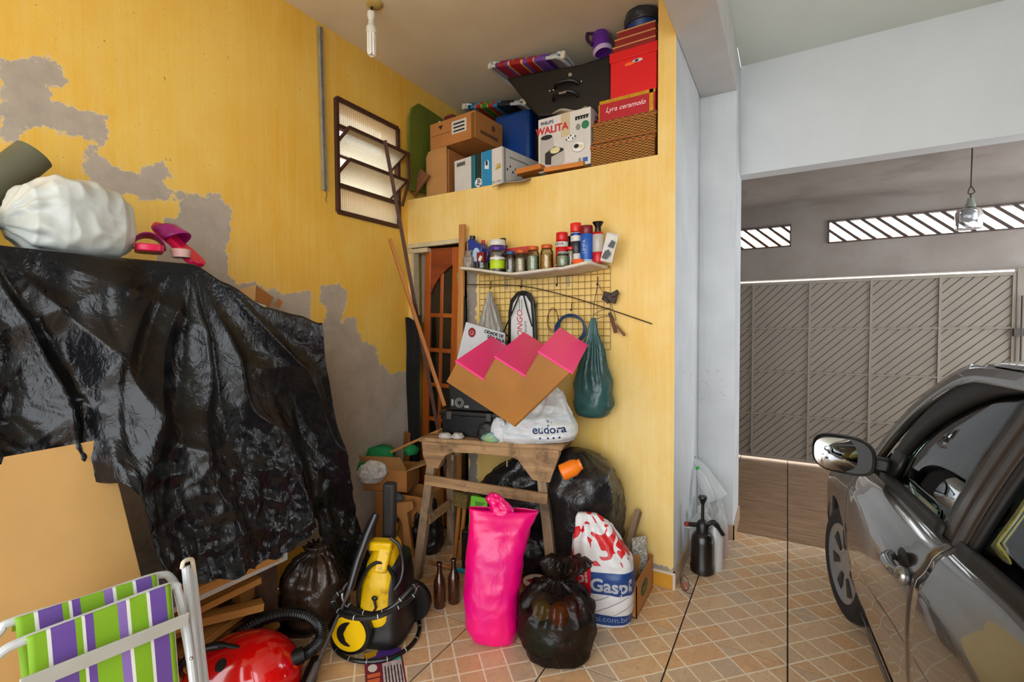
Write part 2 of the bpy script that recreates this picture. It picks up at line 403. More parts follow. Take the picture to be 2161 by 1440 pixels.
struct(G().bb((DX1+.001, YB+.12, 0), (DX1+.04, 4.6, ZN-.12)).bb((XL, 3.6, 0), (DX1, 3.66, ZN-.12)).build('wall_inner_room', M_dark, None, 0))
# door casing (cream painted trim round the doorway)
M_cream = PL('cream_trim_paint', 'c9bc9a', .5, var=.12, vs=20)
G2 = G().bb((DX0-.035, YB-.012, DZ-.005), (-1.93, YB+.02, DZ+.028)).bb((DX0-.03, YB-.01, DZ-.045), (DX0+.16, YB+.06, DZ-.012)).bb((DX0-.005, YB-.006, 1.55), (DX0+.02, YB+.06, DZ-.04))
struct(G2.build('trim_2', M_cream, None, 0, bevel=.003))
struct(G().bb((DX0+.02, YB+.09, 1.58), (DX0+.11, YB+.11, DZ-.02)).build('trim_3', PL('grey_casing', '8f8d86', .6), None, 0))
# white side wall, pillar, beam, header
struct(G().bb((XW-.003, YB+.001, 0), (XW, YP, ZBM)).build('wall_white_side', M_whitescuff, None, 0))
struct(G().bb((XW-.004, YP, 0), (XP, YH+.15, ZC)).build('wall_pillar', M_whitescuff, None, 0, bevel=.004))
struct(G().bb((XW, YO, ZBM), (XP, YP+.001, ZC)).build('wall_beam', PL('beam_paint', 'c4c1bd', .6, var=.04), None, 0, bevel=.004))
struct(G().bb((XP, YH, 2.676), (XR, YH+.15, ZC)).build('wall_header', M_white, None, 0))
struct(G().bb((XL-.02, YO, ZC), (XW, 4.7, ZC+.1)).build('ceiling_left', M_ceilL, None, 0))
struct(G().bb((XP, YO, ZC), (XR, YH+.15, ZC+.1)).bb((XW, YO, ZC+.002), (XP, YP, ZC+.1)).build('ceiling_right', M_ceilR, None, 0))
struct(G().bb((XR, YO, 0), (XR+.1, YH+.15, ZC)).build('wall_right', M_white, None, 0))
# entrance bay behind the header
struct(G().bb((-1.1, YH+.15, 2.9), (XR, YG+.2, 3.0)).build('ceiling_front', M_front, None, 0))
struct(G().bb((-1.1, YH+.15, 0), (-1.0, YG+.2, 2.9)).bb((-1.0, YH+.1, 0), (XW, YH+.15, 2.9)).build('wall_front_left', M_front, None, 0))
S1, S2, SZ0, SZ1 = (-.62, .022), (.366, 2.35), 2.42, 2.662
gf = G()
for a, b, z0, z1 in ((-1.1, 2.6, 2.055, SZ0), (-1.1, 2.6, SZ1, 2.9), (-1.1, S1[0], SZ0, SZ1), (S1[1], S2[0], SZ0, SZ1), (S2[1], 2.6, SZ0, SZ1), (1.93, 2.6, 0, 2.055)):
    gf.bb((a, YG+.05, z0), (b, YG+.18, z1))
struct(gf.build('wall_front', M_front, None, 0))
struct(G().bb((1.82, YG-.02, 0), (1.93, YG+.05, 2.055)).build('trim_4', PL('gate_post_paint', '857c70', .5), None, 0, bevel=.004))
M_fr = PL('dark_slot_frame', '4a3930', .6)
def slot(idx, X):
    e = struct(G().bb((X[0], YG+.03, SZ1-.012), (X[1], YG+.10, SZ1)).bb((X[0], YG+.03, SZ0), (X[1], YG+.10, SZ0+.012)).bb((X[0], YG+.03, SZ0), (X[0]+.012, YG+.10, SZ1)).bb((X[1]-.012, YG+.03, SZ0), (X[1], YG+.10, SZ1)).build('window_%d' % idx, M_fr, None, 0))
    x = X[0]-.1
    while x < X[1]:
        a, b = x, x+.27; t0, t1 = max(0, (X[0]-a)/.27), min(1, (X[1]-a)/.27)
        if t1-t0 > .05:
            G().beam((a+.27*t0, YG+.065, SZ1-.242*t0), (a+.27*t1, YG+.065, SZ1-.242*t1), .024, .02, (0, 1, 0)).build('bar', M_fr, e, 0)
        x += .128
slot(2, S1); slot(3, S2)
# skirting tiles
M_sk = PL('beige_skirting_tile', 'b89b7c', .4, var=.12, vs=12)
M_skc = PL('pale_skirting_edge', 'cfc3b4', .5)
struct(G().bb((XW, YB, 0), (XW+.012, YP, .10)).bb((XW, YP-.012, 0), (XP+.012, YP, .105)).bb((XP, YP-.012, 0), (XP+.012, YH+.15, .105)).build('baseboard_white_side', M_sk, None, 0, bevel=.002))
struct(G().bb((-1.94, YB-.014, 0), (XW+.012, YB, .085)).build('baseboard_back', PL('yellow_skirting', 'cf9526', .5, var=.1), None, 0))
struct(G().bb((-1.94, YB-.018, .085), (XW+.014, YB, .10)).bb((XW, YB-.016, 0), (XW+.014, YB+.004, .10)).build('trim_5', M_skc, None, 0))

# ------------------------------------------------------------------ floor of printed ceramic tiles
M_gr = PL('dark_grout', '2b2019', .9)
fl = struct(G().bb((XL, YO, -.05), (XR, 6.32, -.004)).build('floor', M_gr, None, 0))
t = NT('printed_stone_tile'); co = t.coords(); X, Y, Z = t.xyz(co)
PITCH_ = .475*math.sqrt(2)/6
u = t.math('MULTIPLY', t.math('ADD', X, Y), 1/math.sqrt(2)/PITCH_); v = t.math('MULTIPLY', t.math('SUBTRACT', Y, X), 1/math.sqrt(2)/PITCH_)
r = t.math('FLOOR', v); md = t.math('FLOORED_MODULO', r, 3.0); wide = t.math('COMPARE', md, 1.0, .1)
uu = t.math('MULTIPLY', u, t.math('SUBTRACT', 1.0, t.math('MULTIPLY', wide, .5)))
uu = t.math('ADD', uu, t.math('MULTIPLY', wide, .5))
fu, fv = t.math('FRACT', uu), t.math('FRACT', v)
eu = t.math('MULTIPLY', t.math('MINIMUM', fu, t.math('SUBTRACT', 1.0, fu)), t.math('ADD', 1.0, wide)); ev = t.math('MINIMUM', fv, t.math('SUBTRACT', 1.0, fv))
jit = t.math('MULTIPLY', t.math('SUBTRACT', t.noise(co, 70, 2), .5), .03)
ln = t.math('LESS_THAN', t.math('ADD', t.math('MINIMUM', eu, ev), jit), .034)
oi = t.add('ShaderNodeObjectInfo'); cx = t.add('ShaderNodeCombineXYZ'); t.l(t.math('FLOOR', uu), cx.inputs[0]); t.l(r, cx.inputs[1]); t.l(t.math('MULTIPLY', oi.outputs['Random'], 50), cx.inputs[2])
wn = t.add('ShaderNodeTexWhiteNoise'); t.l(cx.outputs[0], wn.inputs[0])
cell = t.ramp(wn.outputs['Value'], [(0, 'd9b48c'), (.3, 'dfae7c'), (.55, 'dbba94'), (.75, 'c8b196'), (1, 'e8c298')])
mot = t.noise(co, 30, 6, .7); cell = t.mix(t.ramp(mot, [(.42, 0.), (.7, .7)]), cell, 'b08a68'); cell = t.mix(t.ramp(t.noise(co, 14, 4, .6), [(.55, 0.), (.75, .6)]), cell, 'efc798')
t.col(t.mix(ln, cell, 'f4e4c8')); t.set(Roughness=t.ramp(mot, [(.3, .22), (.8, .4)]), Specular=.5, Normal=t.bump(t.math('ADD', mot, t.math('MULTIPLY', ln, -.5)), .12, .003)); M_tile = t.m
t = NT('wood_look_tile'); co = t.coords(scale=(1.3, 16, 1)); oi = t.add('ShaderNodeObjectInfo')
n = t.noise(co, 2.2, 6, .62, .5); t.col(t.ramp(n, [(.3, '7a5f4b'), (.5, '97765a'), (.7, 'ad8f72')])); t.set(Roughness=.24, Normal=t.bump(n, .1, .002)); M_wtile = t.m
TS, TX0, TY0 = .475, .017, 2.931
def tile_mesh(w, d):
    g = G().box((0, 0, -.002), (w-.007, d-.007, .004)); me = bpy.data.meshes.new('tile'); me.from_pydata(g.v, [], g.f); return me
full = None
def tile(x0, x1, y0, y1, mat):
    global full
    xa, xb = max(x0, XL), min(x1, XR); ya, yb = max(y0, YO), y1
    if x1 <= XW+.02: yb = min(yb, YB)
    if xb-xa < .02 or yb-ya < .02: return
    if mat is M_tile and (xa, xb, ya, yb) == (x0, x1, y0, y1):
        if full is None: full = tile_mesh(TS, TS); full.materials.append(mat)
        o = bpy.data.objects.new('tile', full); COL.objects.link(o); o.location = ((x0+x1)/2, (y0+y1)/2, 0)
    else:
        g = G().bb((xa-(x0+x1)/2+.0035, ya-(y0+y1)/2+.0035, -.004), (xb-(x0+x1)/2-.0035, yb-(y0+y1)/2-.0035, 0)); o = g.build('tile', mat, None, 0); o.location = ((x0+x1)/2, (y0+y1)/2, 0)
    o.parent = fl
for i in range(-6, 7):
    for j in range(-12, 2):
        tile(TX0+i*TS, TX0+(i+1)*TS, TY0+j*TS, TY0+(j+1)*TS, M_tile)
for i in range(-3, 7):
    for ya, yb in ((TY0+2*TS, TY0+2*TS+1.2), (TY0+2*TS+1.2, 6.3)):
        x0, x1 = TX0+i*TS, TX0+(i+1)*TS
        if x1 > XR: x1 = XR
        o = G().box((0, 0, -.002), (x1-x0-.007, yb-ya-.007, .004)).build('tile', M_wtile, fl, 0); o.location = ((x0+x1)/2, (ya+yb)/2, 0)

# ------------------------------------------------------------------ gate
M_gate = PL('taupe_gate_paint', '8f8578', .5, var=.05, vs=5, bump=.06); M_gate2 = PL('taupe_gate_sheet', '8b8174', .5, var=.06, vs=4)
gt = thing('metal_gate', 'taupe metal garage gate of diagonal strips in square frames', 'gate', (.45, YG, .03))
gx = [-.885, -.345, .206, .745, 1.288, 1.814]; gz = [.035, .525, 1.019, 1.504, 2.009]
def loc(p): return V(p)-V((.45, YG, .03))
g = G().bb((gx[0], YG+.012, gz[0]), (gx[-1], YG+.016, gz[-1])); g.xf(Matrix.Translation((-.45, -YG, -.03))); g.build('backing_sheet', PL('gate_gap_shade', '5f574c', .6), gt, 0)  # backing coloured darker to stand in for shade between the slats
for k, x in enumerate(gx):
    w = .022 if 0 < k < 5 else .04
    G().bb(loc((x-w/2, YG-.012, gz[0])), loc((x+w/2, YG+.012, gz[-1]))).build('upright', M_gate, gt, 0, bevel=.002)
for k, z in enumerate(gz):
    w = .016 if 0 < k < 4 else .035
    G().bb(loc((gx[0], YG-.010, z-w/2)), loc((gx[-1], YG+.012, z+w/2))).build('crossrail', M_gate, gt, 0, bevel=.002)
def clip_rect(poly, x0, x1, z0, z1):
    for ax, v, sg in ((0, x0, 1), (0, x1, -1), (1, z0, 1), (1, z1, -1)):
        out = []
        for i in range(len(poly)):
            a, b = poly[i-1], poly[i]; da, db = sg*(a[ax]-v), sg*(b[ax]-v)
            if (da >= 0) != (db >= 0):
                k = da/(da-db); out.append((a[0]+(b[0]-a[0])*k, a[1]+(b[1]-a[1])*k))
            if db >= 0: out.append(b)
        poly = out
        if not poly: return []
    return poly
SP = .088
for c in range(5):
    for rr in range(4):
        x0, x1, z0, z1 = gx[c]+.012, gx[c+1]-.012, gz[rr]+.009, gz[rr+1]-.009
        s = -.50
        while s < 1.1:
            q = clip_rect([(x0+s-.02, z0-.02), (x0+s+SP-.012-.02, z0-.02), (x0+s+SP-.012+1, z0+1), (x0+s+1, z0+1)], x0, x1, z0, z1)
            if len(q) >= 3:
                ar = abs(sum(q[i-1][0]*q[i][1]-q[i][0]*q[i-1][1] for i in range(len(q))))/2
                if ar > 4e-4: G().prism([(a, b) for a, b in q], loc((0, YG+.004, 0)), (1, 0, 0), (0, 0, 1), (0, .008, 0)).build('slat', M_gate2, gt, 0)
            s += SP
G().bb(loc((1.80, YG-.05, 1.43)), loc((1.87, YG-.012, 1.50))).tube([loc((1.85, YG-.045, 1.2)), loc((1.85, YG-.045, 1.8))], .008).build('bolt', PL('dark_bolt', '4b453f', .5, .5), gt)

# ------------------------------------------------------------------ outside, as far as the slots and the side window show it
struct(G().bb((-14, -25, -.12), (14, YO, -.06)).bb((-14, 6.32, -.12), (14, 30, -.06)).bb((-6, YO, -.12), (XL-.02, 6.32, -.06)).build('ground_outside', PL('pale_concrete', 'c4c2bc', .9), None, 0))
nw = thing('neighbour_wall', 'speckled rendered neighbour wall beyond the louvred window', 'wall', (-3.9, 2.2, -.06))
G().bb((-.1, -2.5, 0), (.1, 3.5, 3.35)).build('wall_body', PL('pink_render', 'd6c4b4', .9, var=.3, vs=30), nw, 0)
G().bb((-.14, -2.5, 3.35), (.14, 3.5, 3.42)).build('coping', PL('render_coping', 'b5a28f', .9), nw, 0)
hs = thing('tiled_roof_house', 'terracotta roofed house seen through the slots over the gate', 'house', (-.6, 13.5, -.06))
G().bb((-4, 0, 0), (3.6, 3, 3.35)).build('house_wall', PL('house_render', 'd9c3b0', .9), hs, 0)
M_rt = PL('terracotta_tile', 'd49a7c', .8, var=.3, vs=9)
def rooff(u, v):
    x = -4.2+7.6*u; y = -.4+1.8*v; return V((x, y, 3.28+(.80 if x < .95 else .50)*v + .035*abs(math.sin(x*math.pi/.22))+.02*((v*8) % 1)))
G().grid(rooff, 240, 33).build('tiled_roof', M_rt, hs, 0, solid=.03)
# ------------------------------------------------------------------ dark grey hatchback
t = NT('dark_grey_car_paint'); co = t.coords(); n = t.noise(co, 900, 1)
t.col(t.ramp(n, [(.3, (.12, .115, .108)), (.7, (.16, .153, .145))]))
drops = t.noise(co, 130, 2); t.set(Roughness=.26, Metallic=.8, Coat=1.0, CoatR=.02, Normal=t.bump(t.ramp(drops, [(.68, 0.), (.71, 1.)]), .06, .001)); M_car = t.m
M_blk = PL('black_car_trim', '0c0c0d', .5, var=.2); M_seal = PL('rubber_seal', '08080a', .6)
M_frame = PL('dark_door_frame', '3a3431', .38, .3, var=.1)
M_cglass = GLASS('green_tinted_car_glass', (.70, .84, .77), .01, .92, 1.45, .0)
M_int = PL('grey_car_interior', '55565a', .85)
car = thing('parked_car', 'dark grey hatchback car parked facing the garage gate', 'car', (.235, 3.03, 0), (0, 0, 4))
WC, UF, UR = .82, .74, -3.12
def zbelt(u):
    return smoothtab([(-3.1, .86), (-2.6, .95), (-1.6, .932), (-1.25, .912), (-.6, .897), (-.3, .885), (0, .835), (.4, .74), (.66, .61), (.74, .50)], u)[0]
def nose(u):          # plan-view pull-in at both ends
    a = max(0, (u-.25)/.5); b = max(0, (-2.5-u)/.62); return .20*a**2.2 + .12*b**2.2
PROF = [(0, .075), (.10, .05), (.25, .018), (.45, .003), (.62, 0), (.74, .003), (.84, .010), (.862, .022), (.875, .030), (.93, .045), (.962, .055), (.975, .068), (1, .095)]
def inset(u, z):
    zb = zbelt(u); k = (z-.17)/(zb-.17); return smoothtab(PROF, max(0, min(1, k)))[0] + nose(u)
def zlow(u):
    for ua in (0.0, -2.44):
        d = abs(u-ua)
        if d < .335: return max(.17, .285+math.sqrt(.335**2-d*d))
    return .17
def side(name, u0, u1, nu, mat, mirror=False, zt=None, zb_=None, nz=34, inset_add=0, solid=.006):
    def fn(a, b):
        u = u0+(u1-u0)*a; lo = zlow(u) if zb_ is None else zb_(u); hi = zbelt(u) if zt is None else zt(u); z = lo+(hi-lo)*b
        w = inset(u, z)+inset_add
        return V((2*WC-w if mirror else w, u, z))
    return G().grid(fn, nu, nz).build(name, mat, car, 40, solid=solid)
GAPS = [UF, -.262, -1.262, -2.02, UR]
names = ['front_fender', 'front_door', 'rear_door', 'rear_quarter']
for mi in (False, True):
    for k, nm in enumerate(names):
        a, b = GAPS[k], GAPS[k+1]
        side(nm, a-(.0035 if k else 0), b+(.0035 if k < 3 else 0), 60 if k in (0, 3) else 24, M_car, mi)
    side('gap_liner', GAPS[1]+.03, GAPS[3]-.03, 30, M_seal, mi, inset_add=.016)
    side('sill_trim', -.40, -2.04, 20, PL('side_skirt', '4a4a4c', .35), mi, zt=lambda u: .235, zb_=lambda u: .15, nz=5, inset_add=-.012)
def across(name, rows, nw, mat, solid=.006):
    """surface lofted across the car: rows of (u, z_edge, z_mid, inset)"""
    def fn(a, b):
        u, ze, zm, ins = smoothtab([(i,)+r for i, r in enumerate(rows)], a*(len(rows)-1)); s = b*2-1
        return V((WC+s*(WC-ins), u, zm-(zm-ze)*abs(s)**2.6))
    return G().grid(fn, 6*len(rows), nw).build(name, mat, car, 50, solid=solid)
across('hood', [(-.22, .875, .925, .105), (0, .84, .905, .10), (.3, .775, .85, .13), (.62, .635, .70, .235)], 25, M_car)
across('front_bumper', [(.60, .62, .70, .235), (.74, .48, .56, .30), (.79, .35, .38, .26), (.76, .20, .20, .22)], 25, M_car)
across('rear_bumper', [(-3.06, .92, .95, .12), (-3.17, .62, .64, .10), (-3.19, .35, .36, .12), (-3.12, .19, .19, .16)], 25, M_car)
# greenhouse
BI, TI = .105, .285                      # inset of belt and of roof rail
ZR = 1.405
def gh(u, k, mirror=False, off=0.0):     # k 0 belt .. 1 roof rail
    zb = zbelt(u); z = zb+(ZR-zb)*k; w = BI+(TI-BI)*(k*.75+.25*k*k)+nose(u)+off
    return V((2*WC-w if mirror else w, u, z))
def roofz(u): return smoothtab([(-3.0, 1.33), (-2.5, 1.43), (-1.8, 1.51), (-1.2, 1.51), (-.85, 1.462), (-.7, 1.425)], u)[0]
def roof(a, b):
    u = -.72+(-2.95+.72)*a; s = b*2-1; edge = min(ZR+.005, roofz(u)-.02); uu = u-.16*abs(s)**2*(1-a)
    return V((WC+s*(WC-TI), uu, roofz(u)-(roofz(u)-edge)*abs(s)**2.4))
G().grid(roof, 40, 33).build('roof', M_car, car, 60, solid=.01)
def gpanel(name, poly, mat, mirror, off=0.0, thick=.006, dens=1):
    """panel on the greenhouse surface from a (u,k) outline: fan of a dense outline"""
    g = G(); vs = [gh(u, k, mirror, off) for u, k in poly]; cu = sum(p[0] for p in poly)/len(poly); ck = sum(p[1] for p in poly)/len(poly)
    rings = 5; n = len(poly); pts = []
    for r in range(rings+1):
        f = 1-r/rings
        for u, k in poly: pts.append(gh(cu+(u-cu)*f, ck+(k-ck)*f, mirror, off))
    fs = [(r*n+i, r*n+(i+1) % n, (r+1)*n+(i+1) % n, (r+1)*n+i) for r in range(rings) for i in range(n)]
    return g.add(pts, fs).build(name, mat, car, 60, solid=thick)
def gband(name, path, w, mat, mirror, off=-.004, thick=.014):
    """strip of constant width along a (u,k) path on the greenhouse surface"""
    m = len(path); L = []
    for i, (u, k) in enumerate(path):
        a, b = path[max(i-1, 0)], path[min(i+1, m-1)]; du, dk = b[0]-a[0], (b[1]-a[1])*.4; l = math.hypot(du, dk)+1e-9; nx, nk = -dk/l, du/l/.4
        L.append([(u-nx*w[0], k-nk*w[0]), (u+nx*w[1], k+nk*w[1])])
    def fn(a, b):
        i = a*(m-1); j = min(int(i), m-2); f = i-j
        p = [L[j][q][c]+(L[j+1][q][c]-L[j][q][c])*f for q in (0, 1) for c in (0, 1)]
        return gh(p[0]+(p[2]-p[0])*b, min(.995, p[1]+(p[3]-p[1])*b), mirror, off)
    return G().grid(fn, m*4, 4).build(name, mat, car, 60, solid=thick)
def dense(pts, n=6): return [(p.x, p.y) for p in spl([(a, b, 0) for a, b in pts], n)]
atop = dense([(-.57, .03), (-.61, .25), (-.71, .48), (-.86, .68), (-1.04, .84), (-1.225, .91)])
for mi in (False, True):
    gpanel('front_side_window', atop+[(-1.19, .5), (-1.15, .03), (-1.0, .03), (-.8, .03)], M_cglass, mi, .012, .004)
    rt = dense([(-1.43, .91), (-1.75, .93), (-1.98, .9), (-2.12, .76)])
    gpanel('rear_side_window', [(-1.31, .03), (-1.365, .5)]+rt+[(-2.16, .4), (-2.14, .03), (-1.8, .03)], M_cglass, mi, .012, .004)
    gband('window_surround', [(u, k) for u, k in atop]+[(-1.3, .93), (-1.5, .95), (-2.1, .93), (-2.2, .7), (-2.22, .3)], (.085, .0), M_seal, mi, .0, .02)
    gband('windshield_pillar', dense([(-.27, -.02), (-.37, .25), (-.46, .45), (-.59, .68), (-.74, .87), (-.86, .95), (-1.02, .972), (-1.4, .978), (-1.9, .978), (-2.25, .975)]), (.024, .03), M_car, mi, -.008, .03)
    gband('door_frame', [(-1.155, .0), (-1.195, .5), (-1.245, 1.0)], (.004, .075), M_frame, mi, .002, .02)
    gband('door_frame', [(-1.243, .0), (-1.285, .5), (-1.335, 1.0)], (.004, .06), M_frame, mi, -.002, .02)
    gband('window_surround', [(-1.303, .0), (-1.35, .5), (-1.41, .98)], (.004, .03), M_seal, mi, .002, .02)
    gband('rear_pillar', [(-2.17, -.02), (-2.2, .5), (-2.15, 1.0)], (-.01, .80), M_car, mi, -.004, .03)
    gband('roof_rail', [(-1.0, .975), (-1.3, .975), (-2.2, .975), (-2.9, .96)], (.012, .012), M_car, mi, -.001, .006)
    gband('belt_seal', [(-.46, .0), (-.9, .005), (-1.16, .01)], (.02, .018), M_seal, mi, -.008, .02)
    gband('belt_seal', [(-1.29, .01), (-1.8, .01), (-2.15, .01)], (.02, .018), M_seal, mi, -.008, .02)
    gpanel('quarter_trim', [(-.44, .02), (-.52, .26), (-.62, .25), (-.60, .03)], M_blk, mi, -.002, .02)
def ws(a, b, top=(-.73, 1.43), bot=(-.08, .91), it=.30, ib=.13, arch=.16):
    s = b*2-1; u = bot[0]+(top[0]-bot[0])*a - arch*abs(s)**2; z = bot[1]+(top[1]-bot[1])*a+.02*math.sin(a*math.pi)-.03*abs(s)**3; i = ib+(it-ib)*a
    return V((WC+s*(WC-i), u, z))
G().grid(ws, 14, 25).build('windshield', M_cglass, car, 60, solid=.004)
G().grid(lambda a, b: ws(a, b, (-2.93, 1.34), (-3.05, .95), .31, .2, -.05), 8, 15).build('rear_window', M_cglass, car, 60, solid=.004)
# interior
def seat(u, w):
    G().box((w, u, .42), (.46, .48, .16)).box((w, u-.27, .72), (.44, .12, .58), Euler((-.25, 0, 0)).to_matrix()).box((w, u-.37, 1.08), (.24, .08, .16), Euler((-.2, 0, 0)).to_matrix()).build('seat', M_int, car, 40, bevel=.04)
seat(-1.35, .43); seat(-1.35, 1.21)
G().box((WC, -2.3, .42), (1.25, .5, .18)).box((WC, -2.62, .72), (1.25, .13, .6), Euler((-.25, 0, 0)).to_matrix()).build('rear_bench', M_int, car, 40, bevel=.04)
G().box((WC, -.55, .80), (1.38, .42, .22)).build('dashboard', PL('dark_dashboard', '26272a', .7), car, 40, bevel=.05)
st = [(.43+.18*math.cos(a), -.80-.07*math.sin(a), .93+.165*math.sin(a)) for a in [2*math.pi*i/28 for i in range(28)]]
G().tube(st, .014, 8, closed=True).tube([(.43, -.68, .90), (.43, -.8, .93)], .03).beam((.26, -.8, .93), (.60, -.8, .93), .03, .02).build('steering_wheel', M_blk, car)
G().bb((.16, -3.0, .16), (1.48, .6, .24)).build('underbody', M_seal, car, 0)
# wheels
M_tyre = PL('tyre_rubber', '111113', .8, bump=.3, bs=80); M_hub = PL('silver_hubcap', '9b9ea3', .35, .7, var=.06)
def wheel(w, u, out, steer=0):
    R = Matrix.Rotation(math.radians(-90*out), 3, 'Y')
    e = bpy.data.objects.new('wheel', None); COL.objects.link(e); e.parent = car; e.location = (w, u, .285); e.rotation_euler.z = math.radians(steer)
    pr = [(.19, -.085), (.205, -.09), (.25, -.09), (.275, -.075), (.285, -.05), (.285, .05), (.275, .075), (.25, .09), (.205, .09), (.19, .085)]
    G().lathe(pr+[(.19, -.085)], 56, R=R, cap=False).build('tyre', M_tyre, e, 30)
    G().lathe([(.02, .055), (.05, .07), (.06, .072), (.10, .066), (.17, .072), (.195, .088), (.203, .086), (.203, .07)], 48, R=R).build('hubcap', M_hub, e, 30)
    for i in range(7):
        a = 2*math.pi*i/7; d = V((math.cos(a), math.sin(a), 0)); p = V((-d.y, d.x, 0)); g = G()
        g.add([R @ v for v in (d*.075-p*.012+V((0, 0, .0735)), d*.075+p*.012+V((0, 0, .0735)), d*.165+p*.03+V((0, 0, .0735)), d*.165-p*.03+V((0, 0, .0735)))], [(0, 1, 2, 3)]).build('hub_opening', M_blk, e, 0, solid=.004)
wheel(.112, 0, 1, 9); wheel(.115, -2.44, 1); wheel(2*WC-.115, 0, -1, 9); wheel(2*WC-.115, -2.44, -1)
# door mirrors, handles, bump strip
M_mir = NT('mirror_glass'); M_mir.col((.75, .77, .78)); M_mir = M_mir.set(Metallic=1.0, Roughness=.02)
def mirror(mi):
    sg = -1 if mi else 1; cx = -.055 if not mi else 2*WC+.055
    R = Euler((math.radians(-4), 0, math.radians(-12*sg))).to_matrix(); c = V((cx, -.52, .982))
    def sh(rx, rz, y): return [c+R @ V((rx*(abs(math.cos(a))**.62)*(1 if math.cos(a) > 0 else -1)*(1.0), y, rz*(abs(math.sin(a))**.7)*(1 if math.sin(a) > 0 else -1)-.012*sg*math.cos(a))) for a in [2*math.pi*i/40 for i in range(40)]]
    rings = [sh(.102, .072, -.02), sh(.112, .080, -.026), sh(.116, .084, -.012), sh(.112, .080, .03), sh(.085, .06, .075), sh(.03, .02, .095)]
    g = G(); vs = [p for r in rings for p in r]; n = 40
    fs = [(j*n+i, j*n+(i+1) % n, (j+1)*n+(i+1) % n, (j+1)*n+i) for j in range(5) for i in range(n)]+[tuple(5*n+i for i in range(n)), tuple(range(n))]
    o = g.add(vs, fs).build('door_mirror', M_blk, car, 50)
    def dome(a, b):
        th = 2*math.pi*a; q = sh(.100*b+1e-4, .070*b+1e-4, 0)[int(round(a*40)) % 40]-c; n_ = R @ V((-.42*sg, 0, 0)); x_ = (R.transposed() @ q)
        return c+R @ V((x_.x, -.030-.022*(1-b*b)+.0*x_.x, x_.z))+R @ V((0, .50*sg*x_.x, 0))
    G().grid(dome, 40, 8, cu=True).build('mirror_glass', M_mir, o, 180)
    G().beam(c+V((.08*sg, .03, -.03)), c+V((.17*sg, .0, -.035)), .06, .06).build('mirror_arm', M_blk, o, 40, bevel=.015)
mirror(False); mirror(True)
M_hand = PL('polished_grey_handle', '8d8f90', .18, .8)
def handle(u, mi):
    z = .785; w = inset(u, z); X = lambda a: 2*WC-a if mi else a
    h = G().tube(spl([V((X(w-.012), u+.075, z+.0)), V((X(w-.034), u+.04, z)), V((X(w-.038), u, z)), V((X(w-.034), u-.05, z)), V((X(w-.012), u-.085, z))], 6), [.012]+[.017]*22+[.02, .014], 12).ball((X(w-.02), u-.075, z), .03, 14, 8, (.7, 1, .95)).build('door_handle', M_hand, car, 60)
    G().ball((X(w+.004), u+.01, z+.008), .052, 16, 10, (.16, 1.1, .8)).build('handle_recess', M_seal, h, 60)
for mi in (False, True): handle(-1.135, mi); handle(-1.90, mi)
# ------------------------------------------------------------------ louvred window in the left wall
M_brown = PL('brown_window_iron', '4a2a1e', .55, .2, var=.15, vs=15)
t = NT('fluted_glass'); co = t.coords(); y = t.xyz(co)[1]
w = t.math('SINE', t.math('MULTIPLY', y, 2*math.pi/.018)); tl = t.add('ShaderNodeBsdfTranslucent'); t.l(t.mix(t.math('MULTIPLY_ADD', w, .35, .5, clamp=True), 'fbf6e6', 'cfcab8'), tl.inputs[0])
gl = t.add('ShaderNodeBsdfGlossy'); gl.inputs['Roughness'].default_value = .15; tp = t.add('ShaderNodeBsdfTransparent'); tp.inputs[0].default_value = (.8, .8, .76, 1)
m1 = t.add('ShaderNodeMixShader'); m1.inputs[0].default_value = .25; m2 = t.add('ShaderNodeMixShader'); m2.inputs[0].default_value = .12
b = t.bump(w, .5, .004)
for n_ in (tl, gl): t.l(b, n_.inputs['Normal'])
t.l(tl.outputs[0], m1.inputs[1]); t.l(tp.outputs[0], m1.inputs[2]); t.l(m1.outputs[0], m2.inputs[1]); t.l(gl.outputs[0], m2.inputs[2]); t.l(m2.outputs[0], t.out.inputs[0]); M_flute = t.m
win = bpy.data.objects.new('window_1', None); COL.objects.link(win); struct(win); win.location = (XL, WY0, WZ0)
O = V((XL, WY0, WZ0)); wy, wz = WY1-WY0, WZ1-WZ0
def wp(x, y_, z): return V((x, y_, z))
fr = G()
for z in (0, .178, .565, wz): fr.bb((-.02, 0, z-.014), (.022, wy, z+.014))
for y_ in (0, wy): fr.bb((-.02, y_-.014, 0), (.022, y_+.014, wz))
fr.build('window_frame', M_brown, win, 0, bevel=.003)
for z0, z1 in ((.0, .178), (.565, wz)): G().bb((-.003, .01, z0+.012), (.003, wy-.01, z1-.012)).build('pane', M_flute, win, 0)
for zc in (.49, .285):
    s = G(); a, b_ = V((.11, .015, zc+.045)), V((-.085, .015, zc-.075)); d = V((0, wy-.03, 0))
    s.beam(a, a+d, .016, .02).beam(b_, b_+d, .016, .02).beam(a, b_, .012, .02).beam(a+d, b_+d, .012, .02); so = s.build('sash', M_brown, win, 0)
    G().add([a, b_, b_+d, a+d], [(0, 1, 2, 3)]).build('pane', M_flute, so, 0, solid=.004)
G().beam((.118, wy-.005, .535), (.118, wy-.005, .33), .014, .018).beam((.118, wy-.005, .33), (.05, wy-.005, .15), .014, .018).beam((.118, wy-.005, .535), (.03, wy, .57), .014, .018).build('lever', M_brown, win, 0)
